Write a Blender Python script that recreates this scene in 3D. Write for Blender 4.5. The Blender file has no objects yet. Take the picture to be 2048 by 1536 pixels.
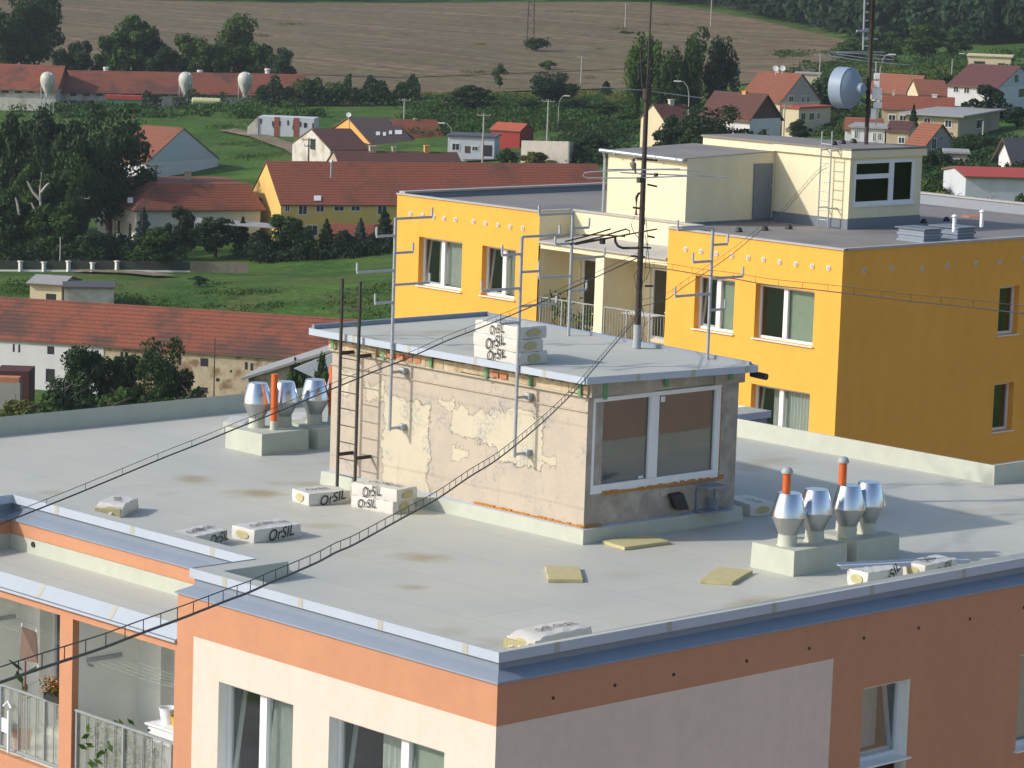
import bpy, bmesh, math, random
import numpy as np
from mathutils import Vector, Matrix
random.seed(7); HAZE = .0001; HAZE = .0001
C = bpy.context.scene.collection
SC = bpy.context.scene
# ---------------------------------------------------------------- camera
CZ = 43.0                                   # camera height above the valley floor
YAW, PITCH, ROLL, FPX = -0.8095792, 0.14278012, 0.033914, 6302.7
_f = Vector((math.sin(YAW)*math.cos(PITCH), math.cos(YAW)*math.cos(PITCH), -math.sin(PITCH)))
_r = Vector((math.cos(YAW), -math.sin(YAW), 0)); _u = _r.cross(_f)
R_ = _r*math.cos(ROLL) + _u*math.sin(ROLL); U_ = -_r*math.sin(ROLL) + _u*math.cos(ROLL)
cam = bpy.data.cameras.new('camera'); camo = bpy.data.objects.new('camera', cam); C.objects.link(camo)
M = Matrix((R_, U_, -_f)).transposed().to_4x4(); M.translation = (0, 0, CZ); camo.matrix_world = M
cam.sensor_width = 36; cam.lens = 36*FPX/2048; cam.clip_start = 1; cam.clip_end = 6000
SC.camera = camo
# ---------------------------------------------------------------- world and sun
SUN = Vector((.55, 1.0, -.66)).normalized()  # direction the light travels
el = math.asin(-SUN.z); az = math.atan2(-SUN.x, -SUN.y)
W = bpy.data.worlds.new('World'); SC.world = W; W.use_nodes = True
nt = W.node_tree; bg = nt.nodes['Background']
sky = nt.nodes.new('ShaderNodeTexSky'); sky.sky_type = 'NISHITA'; sky.sun_disc = False
sky.sun_elevation = el; sky.sun_rotation = az % (2*math.pi); sky.air_density = 1.0; sky.dust_density = 2.0
nt.links.new(sky.outputs[0], bg.inputs[0]); bg.inputs[1].default_value = 0.15
sl = bpy.data.lights.new('sun', 'SUN'); sl.energy = 3.15; sl.angle = math.radians(1.2); sl.color = (1, .93, .87)
so = bpy.data.objects.new('sun', sl); C.objects.link(so)
so.rotation_euler = SUN.to_track_quat('-Z', 'Y').to_euler(); so.location = (0, 0, 120)
SC.view_settings.view_transform = 'Standard'; SC.view_settings.look = 'None'; SC.view_settings.gamma = 1
SC.view_settings.exposure = 0.07
SC.render.engine = 'CYCLES'
# ---------------------------------------------------------------- measuring helpers (all z relative to the eye, Z() shifts to world)
def ray(px, py): return _f + R_*((px-1024)/FPX) - U_*((py-768)/FPX)
def _pl(px, py, ax, v):
    d = ray(px, py); p = d*(v/d[ax]); return Vector((p.x, p.y, p.z+CZ))
def onz(px, py, z): return _pl(px, py, 2, z-CZ)      # world z
def ony(px, py, y): return _pl(px, py, 1, y)
def onx(px, py, x): return _pl(px, py, 0, x)
FH = Vector((math.sin(YAW), math.cos(YAW), 0)); RH = Vector((math.cos(YAW), -math.sin(YAW), 0))
def atd(px, py, D):
    d = ray(px, py); p = d*(D/d.dot(FH)); return Vector((p.x, p.y, p.z+CZ))
def zv(x, y, py):                                     # world z at which the vertical through x, y meets image row py
    a, b = -60.0, 30.0
    for _ in range(50):
        m = (a+b)/2; P = Vector((x, y, m)); q = 768-FPX*P.dot(U_)/P.dot(_f)
        if q > py: a = m
        else: b = m
    return a+CZ
# ---------------------------------------------------------------- mesh helpers
class MB:
    def __init__(s): s.v = []; s.f = []; s.m = []
    def poly(s, pts, m=0):
        n = len(s.v); s.v += [Vector(p) for p in pts]; s.f.append(tuple(range(n, n+len(pts)))); s.m.append(m)
    def box(s, a, b, m=0, T=None):
        x0, y0, z0 = a; x1, y1, z1 = b
        p = [Vector(q) for q in ((x0,y0,z0),(x1,y0,z0),(x1,y1,z0),(x0,y1,z0),(x0,y0,z1),(x1,y0,z1),(x1,y1,z1),(x0,y1,z1))]
        if T: p = [T @ q for q in p]
        n = len(s.v); s.v += p
        for f in ((0,3,2,1),(4,5,6,7),(0,1,5,4),(1,2,6,5),(2,3,7,6),(3,0,4,7)):
            s.f.append(tuple(n+i for i in f)); s.m.append(m)
    def prism(s, ring, dz, m=0, mtop=None):            # ring: 3D points, extruded by vector dz
        dz = Vector(dz) if not isinstance(dz, (int, float)) else Vector((0, 0, dz))
        n = len(ring); k = len(s.v); s.v += [Vector(p) for p in ring] + [Vector(p)+dz for p in ring]
        s.f.append(tuple(k+i for i in range(n))[::-1]); s.m.append(m)
        s.f.append(tuple(k+n+i for i in range(n))); s.m.append(m if mtop is None else mtop)
        for i in range(n):
            j = (i+1) % n; s.f.append((k+i, k+j, k+n+j, k+n+i)); s.m.append(m)
    def tube(s, pts, r, n=8, m=0, caps=True):
        pts = [Vector(p) for p in pts]; rs = r if isinstance(r, (list, tuple)) else [r]*len(pts)
        k = len(s.v)
        for i, p in enumerate(pts):
            t = (pts[min(i+1, len(pts)-1)]-pts[max(i-1, 0)]).normalized()
            a = t.cross(Vector((0, 0, 1)))
            if a.length < .05: a = t.cross(Vector((1, 0, 0)))
            a.normalize(); b = t.cross(a)
            for j in range(n):
                an = 2*math.pi*j/n; s.v.append(p + (a*math.cos(an)+b*math.sin(an))*rs[i])
        for i in range(len(pts)-1):
            for j in range(n):
                s.f.append((k+i*n+j, k+i*n+(j+1) % n, k+(i+1)*n+(j+1) % n, k+(i+1)*n+j)); s.m.append(m)
        if caps:
            s.f.append(tuple(k+j for j in range(n))); s.m.append(m)
            s.f.append(tuple(k+(len(pts)-1)*n+j for j in range(n))[::-1]); s.m.append(m)
    def lathe(s, c, prof, n=24, m=0, T=None):
        c = Vector(c); k = len(s.v)
        for r, z in prof:
            for j in range(n):
                an = 2*math.pi*j/n; p = Vector((r*math.cos(an), r*math.sin(an), z))
                s.v.append(c + (T @ p if T else p))
        for i in range(len(prof)-1):
            for j in range(n):
                s.f.append((k+i*n+j, k+i*n+(j+1) % n, k+(i+1)*n+(j+1) % n, k+(i+1)*n+j)); s.m.append(m)
        s.f.append(tuple(k+j for j in range(n))[::-1]); s.m.append(m)
        s.f.append(tuple(k+(len(prof)-1)*n+j for j in range(n))); s.m.append(m)
    def build(s, name, mats, parent=None, smooth=False, bevel=0, label=None):
        me = bpy.data.meshes.new(name); o = bpy.data.objects.new(name, me); C.objects.link(o)
        off = Vector((0, 0, 0)); q = parent
        while q is not None: off += q.location; q = q.parent
        if parent is None and s.v:
            xs = [v.x for v in s.v]; ys = [v.y for v in s.v]
            off = Vector(((min(xs)+max(xs))/2, (min(ys)+max(ys))/2, min(v.z for v in s.v))); o.location = off
        me.from_pydata([v-off for v in s.v], [], s.f)
        if not isinstance(mats, (list, tuple)): mats = [mats]
        for mt in mats: me.materials.append(mt)
        me.polygons.foreach_set('material_index', s.m)
        if smooth:
            me.polygons.foreach_set('use_smooth', [True]*len(me.polygons))
            if isinstance(smooth, float):
                try: me.set_sharp_from_angle(angle=smooth)
                except Exception: pass
        me.update()
        if parent is not None: o.parent = parent
        if bevel:
            b = o.modifiers.new('bevel', 'BEVEL'); b.width = bevel; b.segments = 2; b.limit_method = 'ANGLE'
        if label: o['label'] = label
        return o
def root(name, label, cat, loc, group=None):
    o = bpy.data.objects.new(name, None); C.objects.link(o); o.location = loc; o.empty_display_size = .3
    o['label'] = label; o['category'] = cat
    if group: o['group'] = group
    return o
def tag(o, label, cat, group=None):
    o['label'] = label; o['category'] = cat
    if group: o['group'] = group
    return o
def struct(o, kind='structure'): o['kind'] = kind; return o
def copy_tree(o, parent=None):
    c = o.copy(); C.objects.link(c); c.parent = parent
    for ch in [k for k in bpy.data.objects if k.parent == o]: copy_tree(ch, c)
    return c
def facade(mb, O, S, N, s0, s1, z0, z1, holes=(), depth=.2, bands=(), m=0, mrev=None, extra_s=()):
    """wall sheet with real openings; S along, N outward normal; holes (s0,s1,z0,z1)"""
    O, S, N = Vector(O), Vector(S), Vector(N)
    P = lambda s, z, d=0: O + S*s + Vector((0, 0, z)) - N*d
    ss = sorted({s0, s1, *[h[0] for h in holes], *[h[1] for h in holes], *[b[0] for b in bands], *[b[1] for b in bands]})
    zs = sorted({z0, z1, *[h[2] for h in holes], *[h[3] for h in holes], *[b[2] for b in bands], *[b[3] for b in bands]})
    ss = [q for q in ss if s0-1e-6 <= q <= s1+1e-6]; zs = [q for q in zs if z0-1e-6 <= q <= z1+1e-6]
    for a, b in zip(ss, ss[1:]):
        for c, d in zip(zs, zs[1:]):
            sm, zm = (a+b)/2, (c+d)/2
            if any(h[0] < sm < h[1] and h[2] < zm < h[3] for h in holes): continue
            mm = m
            for bd in bands:
                if bd[0] < sm < bd[1] and bd[2] < zm < bd[3]: mm = bd[4]
            mb.poly([P(a, c), P(b, c), P(b, d), P(a, d)], mm)
    for h in holes:
        a, b, c, d = h[:4]; mr = m if mrev is None else mrev
        for q in (((a,c),(a,d)), ((b,d),(b,c)), ((a,d),(b,d)), ((b,c),(a,c))):
            mb.poly([P(*q[0]), P(*q[1]), P(*q[1], depth), P(*q[0], depth)], mr)
# ---------------------------------------------------------------- materials
def mat(name, col, rough=.8, var=.12, scale=3, bump=0, bscale=60, metal=0, spec=.4, col2=None, c2lo=.5, c2hi=.6, c2scale=1.0, stretch=None):
    m = bpy.data.materials.new(name); m.use_nodes = True; n = m.node_tree; b = n.nodes['Principled BSDF']
    b.inputs['Roughness'].default_value = rough; b.inputs['Metallic'].default_value = metal
    b.inputs['Specular IOR Level'].default_value = spec
    tc = n.nodes.new('ShaderNodeTexCoord'); vec = tc.outputs['Object']
    if stretch:
        mp = n.nodes.new('ShaderNodeMapping'); mp.inputs['Scale'].default_value = stretch; n.links.new(vec, mp.inputs[0]); vec = mp.outputs[0]
    if var or col2:
        nz = n.nodes.new('ShaderNodeTexNoise'); nz.inputs['Scale'].default_value = scale; nz.inputs['Detail'].default_value = 7; nz.inputs['Roughness'].default_value = .65
        n.links.new(vec, nz.inputs['Vector'])
        mr = n.nodes.new('ShaderNodeMapRange'); mr.inputs[1].default_value = .25; mr.inputs[2].default_value = .75
        mr.inputs[3].default_value = 1-var; mr.inputs[4].default_value = 1+var; n.links.new(nz.outputs[0], mr.inputs[0])
        vm = n.nodes.new('ShaderNodeVectorMath'); vm.operation = 'SCALE'
        if col2:
            mx = n.nodes.new('ShaderNodeMix'); mx.data_type = 'RGBA'; mx.inputs[6].default_value = (*col, 1); mx.inputs[7].default_value = (*col2, 1)
            n2 = n.nodes.new('ShaderNodeTexNoise'); n2.inputs['Scale'].default_value = c2scale; n2.inputs['Detail'].default_value = 5; n.links.new(vec, n2.inputs['Vector'])
            m2 = n.nodes.new('ShaderNodeMapRange'); m2.inputs[1].default_value = c2lo; m2.inputs[2].default_value = c2hi; n.links.new(n2.outputs[0], m2.inputs[0])
            n.links.new(m2.outputs[0], mx.inputs[0]); n.links.new(mx.outputs[2], vm.inputs[0])
        else: vm.inputs[0].default_value = col
        n.links.new(mr.outputs[0], vm.inputs['Scale']); n.links.new(vm.outputs[0], b.inputs['Base Color'])
    else: b.inputs['Base Color'].default_value = (*col, 1)
    if bump:
        nb = n.nodes.new('ShaderNodeTexNoise'); nb.inputs['Scale'].default_value = bscale; nb.inputs['Detail'].default_value = 4
        n.links.new(vec, nb.inputs['Vector']); bp = n.nodes.new('ShaderNodeBump'); bp.inputs['Strength'].default_value = bump; bp.inputs['Distance'].default_value = .02
        n.links.new(nb.outputs[0], bp.inputs['Height']); n.links.new(bp.outputs[0], b.inputs['Normal'])
    return m
def tiles(name, c1, c2, row=.3, dirt=(.06, .045, .035), dl=.52, dh=.72):
    """fired clay tiles: courses follow the height of the slope (object z), old dark lichen patches"""
    m = bpy.data.materials.new(name); m.use_nodes = True; n = m.node_tree; b = n.nodes['Principled BSDF']; b.inputs['Roughness'].default_value = .85
    tc = n.nodes.new('ShaderNodeTexCoord')
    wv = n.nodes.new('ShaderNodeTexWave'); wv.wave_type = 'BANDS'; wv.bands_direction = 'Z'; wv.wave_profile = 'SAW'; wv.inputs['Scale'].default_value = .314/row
    wv.inputs['Distortion'].default_value = .25; wv.inputs['Detail Scale'].default_value = 1.2
    n.links.new(tc.outputs['Object'], wv.inputs['Vector'])
    nz = n.nodes.new('ShaderNodeTexNoise'); nz.inputs['Scale'].default_value = 4.5; nz.inputs['Detail'].default_value = 5; n.links.new(tc.outputs['Object'], nz.inputs['Vector'])
    mx = n.nodes.new('ShaderNodeMix'); mx.data_type = 'RGBA'; mx.inputs[6].default_value = (*c1, 1); mx.inputs[7].default_value = (*c2, 1)
    m1 = n.nodes.new('ShaderNodeMapRange'); m1.inputs[1].default_value = .35; m1.inputs[2].default_value = .65; n.links.new(nz.outputs[0], m1.inputs[0]); n.links.new(m1.outputs[0], mx.inputs[0])
    nd = n.nodes.new('ShaderNodeTexNoise'); nd.inputs['Scale'].default_value = .16; nd.inputs['Detail'].default_value = 8; nd.inputs['Roughness'].default_value = .7; n.links.new(tc.outputs['Object'], nd.inputs['Vector'])
    m2 = n.nodes.new('ShaderNodeMapRange'); m2.inputs[1].default_value = dl; m2.inputs[2].default_value = dh; m2.inputs[4].default_value = .75; n.links.new(nd.outputs[0], m2.inputs[0])
    md = n.nodes.new('ShaderNodeMix'); md.data_type = 'RGBA'; n.links.new(m2.outputs[0], md.inputs[0]); n.links.new(mx.outputs[2], md.inputs[6]); md.inputs[7].default_value = (*dirt, 1)
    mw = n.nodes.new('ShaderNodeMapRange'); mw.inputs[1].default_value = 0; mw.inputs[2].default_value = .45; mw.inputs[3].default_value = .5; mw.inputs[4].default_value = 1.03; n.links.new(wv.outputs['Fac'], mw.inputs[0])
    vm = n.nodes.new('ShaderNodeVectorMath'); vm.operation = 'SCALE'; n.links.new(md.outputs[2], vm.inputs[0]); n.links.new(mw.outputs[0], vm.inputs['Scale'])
    n.links.new(vm.outputs[0], b.inputs['Base Color'])
    return m
def glassmat(name, tint=(.86, .89, .88), refl=.10):
    m = bpy.data.materials.new(name); m.use_nodes = True; n = m.node_tree; n.nodes.clear()
    o = n.nodes.new('ShaderNodeOutputMaterial'); t = n.nodes.new('ShaderNodeBsdfTransparent'); t.inputs[0].default_value = (*tint, 1)
    g = n.nodes.new('ShaderNodeBsdfGlossy'); g.inputs['Roughness'].default_value = .03; g.inputs['Color'].default_value = (.9, .92, .95, 1)
    lw = n.nodes.new('ShaderNodeLayerWeight'); lw.inputs[0].default_value = .5
    pw_ = n.nodes.new('ShaderNodeMath'); pw_.operation = 'POWER'; pw_.inputs[1].default_value = 4
    ad = n.nodes.new('ShaderNodeMath'); ad.operation = 'ADD'; ad.inputs[1].default_value = refl; ad.use_clamp = True
    mx = n.nodes.new('ShaderNodeMixShader'); n.links.new(lw.outputs['Facing'], pw_.inputs[0]); n.links.new(pw_.outputs[0], ad.inputs[0]); n.links.new(ad.outputs[0], mx.inputs[0])
    n.links.new(t.outputs[0], mx.inputs[1]); n.links.new(g.outputs[0], mx.inputs[2]); n.links.new(mx.outputs[0], o.inputs[0])
    return m
def leafmat(name, col, var=.35):
    m = bpy.data.materials.new(name); m.use_nodes = True; n = m.node_tree; b = n.nodes['Principled BSDF']
    b.inputs['Roughness'].default_value = .65; b.inputs['Specular IOR Level'].default_value = .2
    tc = n.nodes.new('ShaderNodeTexCoord'); nz = n.nodes.new('ShaderNodeTexNoise'); nz.inputs['Scale'].default_value = 5; nz.inputs['Detail'].default_value = 6
    n.links.new(tc.outputs['Object'], nz.inputs['Vector'])
    oi = n.nodes.new('ShaderNodeObjectInfo')
    mr = n.nodes.new('ShaderNodeMapRange'); mr.inputs[1].default_value = .3; mr.inputs[2].default_value = .7; mr.inputs[3].default_value = 1-var; mr.inputs[4].default_value = 1+var*1.3
    n.links.new(nz.outputs[0], mr.inputs[0])
    mo = n.nodes.new('ShaderNodeMapRange'); mo.inputs[3].default_value = .8; mo.inputs[4].default_value = 1.25; n.links.new(oi.outputs['Random'], mo.inputs[0])
    mu = n.nodes.new('ShaderNodeMath'); mu.operation = 'MULTIPLY'; n.links.new(mr.outputs[0], mu.inputs[0]); n.links.new(mo.outputs[0], mu.inputs[1])
    vm = n.nodes.new('ShaderNodeVectorMath'); vm.operation = 'SCALE'; vm.inputs[0].default_value = col; n.links.new(mu.outputs[0], vm.inputs['Scale'])
    n.links.new(vm.outputs[0], b.inputs['Base Color'])
    tr = n.nodes.new('ShaderNodeBsdfTranslucent'); n.links.new(vm.outputs[0], tr.inputs[0])
    mx = n.nodes.new('ShaderNodeMixShader'); mx.inputs[0].default_value = .32; out = n.nodes['Material Output']
    n.links.new(b.outputs[0], mx.inputs[1]); n.links.new(tr.outputs[0], mx.inputs[2]); n.links.new(mx.outputs[0], out.inputs[0])
    return m
m_orange = mat('orange_render', (.55, .272, .155), .9, .05, 5, .25, 90)
m_cream = mat('cream_render', (.76, .61, .52), .9, .05, 4, .25, 90)
m_membrane = mat('roof_membrane', (.53, .535, .47), .6, .04, 1.2, .12, 4, col2=(.49, .505, .46), c2lo=.42, c2hi=.6, c2scale=.35)
def stains(m, col, sc, lo, hi, amt):
    n = m.node_tree; b = n.nodes['Principled BSDF']; src = b.inputs['Base Color'].links[0].from_socket
    tc = n.nodes.new('ShaderNodeTexCoord'); mp = n.nodes.new('ShaderNodeMapping'); mp.inputs['Scale'].default_value = (sc, sc*.6, 1); n.links.new(tc.outputs['Object'], mp.inputs[0])
    nz = n.nodes.new('ShaderNodeTexNoise'); nz.inputs['Scale'].default_value = 1; nz.inputs['Detail'].default_value = 4; n.links.new(mp.outputs[0], nz.inputs['Vector'])
    mr = n.nodes.new('ShaderNodeMapRange'); mr.inputs[1].default_value = lo; mr.inputs[2].default_value = hi; mr.inputs[4].default_value = amt; n.links.new(nz.outputs[0], mr.inputs[0])
    mx = n.nodes.new('ShaderNodeMix'); mx.data_type = 'RGBA'; n.links.new(mr.outputs[0], mx.inputs[0]); n.links.new(src, mx.inputs[6]); mx.inputs[7].default_value = (*col, 1); n.links.new(mx.outputs[2], b.inputs['Base Color'])
def seams(m, period, fac):
    n = m.node_tree; b = n.nodes['Principled BSDF']; src = b.inputs['Base Color'].links[0].from_socket
    tc = n.nodes.new('ShaderNodeTexCoord'); br = n.nodes.new('ShaderNodeTexBrick'); br.inputs['Scale'].default_value = 1; br.inputs['Brick Width'].default_value = period*4.7; br.inputs['Row Height'].default_value = period
    br.inputs['Mortar Size'].default_value = .012; br.inputs['Mortar Smooth'].default_value = .3; br.inputs['Color1'].default_value = (1, 1, 1, 1); br.inputs['Color2'].default_value = (.965, .965, .965, 1); br.inputs['Mortar'].default_value = (fac, fac, fac, 1)
    n.links.new(tc.outputs['Object'], br.inputs['Vector']); mx = n.nodes.new('ShaderNodeMix'); mx.data_type = 'RGBA'; mx.blend_type = 'MULTIPLY'; mx.inputs[0].default_value = 1
    n.links.new(src, mx.inputs[6]); n.links.new(br.outputs['Color'], mx.inputs[7]); n.links.new(mx.outputs[2], b.inputs['Base Color'])
def spots(m, lst, origin, col):
    n = m.node_tree; b = n.nodes['Principled BSDF']; src = b.inputs['Base Color'].links[0].from_socket; tc = n.nodes.new('ShaderNodeTexCoord')
    nz = n.nodes.new('ShaderNodeTexNoise'); nz.inputs['Scale'].default_value = 2.2; nz.inputs['Detail'].default_value = 5; n.links.new(tc.outputs['Object'], nz.inputs['Vector'])
    for (c, rx, ry, a) in lst:
        mp = n.nodes.new('ShaderNodeMapping'); mp.vector_type = 'TEXTURE'; mp.inputs['Location'].default_value = (c.x-origin[0], c.y-origin[1], c.z-origin[2]); mp.inputs['Rotation'].default_value = (0, 0, -YAW); mp.inputs['Scale'].default_value = (rx, ry, 9)
        n.links.new(tc.outputs['Object'], mp.inputs[0]); ln = n.nodes.new('ShaderNodeVectorMath'); ln.operation = 'LENGTH'; n.links.new(mp.outputs[0], ln.inputs[0])
        ad = n.nodes.new('ShaderNodeMath'); ad.operation = 'ADD'; n.links.new(ln.outputs['Value'], ad.inputs[0]); mn = n.nodes.new('ShaderNodeMath'); mn.operation = 'MULTIPLY_ADD'; mn.inputs[1].default_value = 1.6; mn.inputs[2].default_value = -.8; n.links.new(nz.outputs[0], mn.inputs[0]); n.links.new(mn.outputs[0], ad.inputs[1])
        mr = n.nodes.new('ShaderNodeMapRange'); mr.inputs[1].default_value = 1.0; mr.inputs[2].default_value = .15; mr.inputs[3].default_value = 0; mr.inputs[4].default_value = a; n.links.new(ad.outputs[0], mr.inputs[0])
        mx = n.nodes.new('ShaderNodeMix'); mx.data_type = 'RGBA'; n.links.new(mr.outputs[0], mx.inputs[0]); n.links.new(src, mx.inputs[6]); mx.inputs[7].default_value = (*col, 1); src = mx.outputs[2]
    n.links.new(src, b.inputs['Base Color'])
stains(m_membrane, (.36, .31, .19), .55, .60, .76, .75)
def streaks(m, lo=.965, hi=1.012, sc=(2.2, 2.2, .25), big=True):
    n = m.node_tree; b = n.nodes['Principled BSDF']; src = b.inputs['Base Color'].links[0].from_socket; tc = n.nodes.new('ShaderNodeTexCoord')
    for s_, l_, h_ in ((sc, lo, hi), ((.35, .35, .5), .965, 1.02)):
        mp = n.nodes.new('ShaderNodeMapping'); mp.inputs['Scale'].default_value = s_; n.links.new(tc.outputs['Object'], mp.inputs[0]); nz = n.nodes.new('ShaderNodeTexNoise'); nz.inputs['Scale'].default_value = 1; nz.inputs['Detail'].default_value = 6; n.links.new(mp.outputs[0], nz.inputs['Vector'])
        mr = n.nodes.new('ShaderNodeMapRange'); mr.inputs[1].default_value = .35; mr.inputs[2].default_value = .7; mr.inputs[3].default_value = h_; mr.inputs[4].default_value = l_; n.links.new(nz.outputs[0], mr.inputs[0])
        vm = n.nodes.new('ShaderNodeVectorMath'); vm.operation = 'SCALE'; n.links.new(src, vm.inputs[0]); n.links.new(mr.outputs[0], vm.inputs['Scale']); src = vm.outputs[0]
    n.links.new(src, b.inputs['Base Color'])
for q_ in (m_orange, m_cream, ): streaks(q_)
seams(m_membrane, 1.5, .80)
m_skirt = mat('membrane_upstand', (.47, .50, .42), .6, .09, 3, .25, 5)
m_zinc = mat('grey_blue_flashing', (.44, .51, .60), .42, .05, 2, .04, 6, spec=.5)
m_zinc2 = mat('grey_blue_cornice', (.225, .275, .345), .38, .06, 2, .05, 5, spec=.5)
m_joint = mat('beige_joint_strip', (.42, .42, .36), .7, .05)
m_yellow = mat('ochre_yellow_render', (.84, .425, .07), .9, .05, 3, .3, 60)
m_lemon = mat('pale_yellow_render', (.78, .72, .50), .9, .04, 3, .2, 60)
streaks(m_yellow); streaks(m_lemon)
m_lemon2 = mat('shaded_bay_render', (.62, .58, .36), .9, .05, 3)
m_gutter = mat('galvanised_edge', (.42, .42, .40), .5, .1, 4)
m_darkroof = mat('grey_bitumen', (.235, .225, .215), .75, .12, .7, .15, 6, col2=(.19, .19, .195), c2scale=.3)
m_bluegrey = mat('blue_grey_metal', (.17, .20, .24), .5, .06, 3)
m_galv = mat('galvanised_steel', (.42, .46, .50), .45, .15, 12, metal=.55)
m_cowl = mat('bright_spun_metal', (.72, .76, .82), .2, .03, 6, metal=1)
m_cowl2 = mat('zinc_sheet', (.42, .44, .44), .38, .08, 9, metal=.8)
m_pipe = mat('orange_plastic', (.66, .135, .025), .45, .06, 4)
m_greycap = mat('grey_plastic', (.36, .39, .40), .5, .05)
m_black = mat('black_painted_steel', (.035, .035, .035), .5, .2, 10)
m_rust = mat('rusty_steel', (.055, .042, .036), .7, .35, 9, .3, 30)
m_white = mat('white_frame', (.78, .80, .82), .4, .03)
m_glass = glassmat('window_glass')
m_glasst = glassmat('tower_window_glass', (.5, .5, .45), .03)
m_glassd = glassmat('dark_window_glass', (.62, .66, .66), .14)
m_curt = mat('lace_curtain', (.62, .66, .62), .9, .3, 14, stretch=(9, 9, .6))
m_blind = mat('green_blind', (.42, .50, .40), .8, .1, 6)
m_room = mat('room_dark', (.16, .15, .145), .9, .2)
m_wool = mat('mineral_wool', (.50, .455, .24), .95, .12, 12, .4, 60)
m_film = mat('white_film', (.62, .61, .565), .35, .04, 5, .35, 9)
m_ink = mat('black_print', (.03, .03, .03), .5, 0)
m_green = mat('green_strap', (.12, .30, .14), .6, .15)
m_brick = mat('orange_brick', (.50, .20, .10), .9, .2)
m_foam = mat('orange_foam', (.48, .22, .05), .9, .25, 20, .5, 40)
m_loggia = mat('loggia_white_render', (.86, .88, .82), .9, .05)
m_rail = mat('railing_galvanised', (.34, .38, .39), .5, .15, 10, metal=.3)
m_frost = mat('frosted_panel', (.38, .41, .37), .5, .05)
_b = m_frost.node_tree.nodes['Principled BSDF']; _b.inputs['Alpha'].default_value = .32
# ================================================================ foreground building
ZR = CZ-9.5; ZP = CZ-9.25                                # roof surface, parapet top
Z = lambda z: z+CZ
bld = root('apartment_building', 'orange and cream apartment block in front with the wide pale grey flat roof', 'building', (-38.5, 36.8, 0))
X0, X1, Y0, Y1 = -48.35, -28.71, 27.28, 46.4             # outer faces of the walls
RX0, RX1, YR = -41.42, -35.46, 28.48                     # loggia recess in the front
BX0, BX1, YB = -41.0, -34.7, 45.05                       # recess in the back
def outline(off):                                        # parapet line, off = distance inwards from the wall face
    o = off
    return [(X1-o, Y0+o), (X1-o, Y1-o), (BX1+o, Y1-o), (BX1+o, YB-o), (BX0-o, YB-o), (BX0-o, Y1-o), (X0+o, Y1-o), (X0+o, Y0+o), (RX0-o, Y0+o), (RX0-o, YR+o), (RX1+o, YR+o), (RX1+o, Y0+o)]
def slim(o, k):                                          # the upstand along the right side is narrower
    return [(x+(k if x > -30 else 0), y) for x, y in o]
wt = Z(-9.6)
wall = MB()
zw = [(Z(-10.71-2.8*k-1.5), Z(-10.71-2.8*k)) for k in range(4)]
# front right wing (faces -y), front left wing, right side (faces +x)
fh = [(a, b, c, d) for (a, b) in ((-34.47, -32.80), (-32.03, -29.68)) for c, d in zw]
facade(wall, (0, Y0, 0), (1, 0, 0), (0, -1, 0), RX1, X1, 0, wt, fh, .22, [(-35.07, X1, 0, Z(-10.165), 1)], 0, 2)
facade(wall, (0, Y0, 0), (1, 0, 0), (0, -1, 0), X0, RX0, 0, wt, [(-46.9, -44.6, c, d) for c, d in zw], .22, [(X0, -41.8, 0, Z(-10.165), 1)], 0, 2)
rw = [(34.60, 35.66), (38.30, 39.36), (42.0, 43.06)]
rh = [(a, b, c, d) for a, b in rw for c, d in zw]
facade(wall, (X1, 0, 0), (0, 1, 0), (1, 0, 0), Y0, Y1, 0, wt, rh, .22, [(Y0, 33.90, 0, Z(-10.165), 1)], 0, 2)
for a, b in (((X0, Y0), (X0, Y1)), ((X0, Y1), (BX0, Y1)), ((BX0, Y1), (BX0, YB)), ((BX0, YB), (BX1, YB)), ((BX1, YB), (BX1, Y1)), ((BX1, Y1), (X1, Y1))):
    wall.poly([(*a, 0), (*b, 0), (*b, wt), (*a, wt)], 0)
# wings' sides and the back of the recess above the loggia roof
LZ = Z(-10.06)                                           # loggia roof at the upstand
for a, b, z0 in (((RX0, Y0), (RX0, YR), Z(-10.40)), ((RX0, YR), (RX1, YR), Z(-9.82)), ((RX1, YR), (RX1, Y0), Z(-10.40))):
    wall.poly([(*a, z0), (*b, z0), (*b, wt), (*a, wt)], 0)
wall.build('wall', [m_orange, m_cream, m_loggia], bld)
up = MB()
up.poly([(RX0, YR-.01, LZ-.05), (RX1, YR-.01, LZ-.05), (RX1, YR-.01, Z(-9.82)), (RX0, YR-.01, Z(-9.82))])
up.poly([(RX0+.006, Y0+.1, LZ-.4), (RX0+.006, YR, LZ-.05), (RX0+.006, YR, Z(-9.82)), (RX0+.006, Y0+.1, Z(-9.82))])
up.poly([(RX1-.006, Y0+.1, LZ-.4), (RX1-.006, YR, LZ-.05), (RX1-.006, YR, Z(-9.82)), (RX1-.006, Y0+.1, Z(-9.82))])
up.build('upstand', m_skirt, bld)
ov = MB(); ov.tube([(-40.77, YR-.03, Z(-9.90)), (-40.77, YR+.02, Z(-9.90))], .045, 12); ov.build('overflow_hole', m_black, bld)
lr = MB(); lr.poly([(RX0, YR, LZ), (RX1, YR, LZ), (RX1, Y0+.12, Z(-10.115)), (RX0, Y0+.12, Z(-10.115))]); lr.build('loggia_roof', m_membrane, bld)
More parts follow.
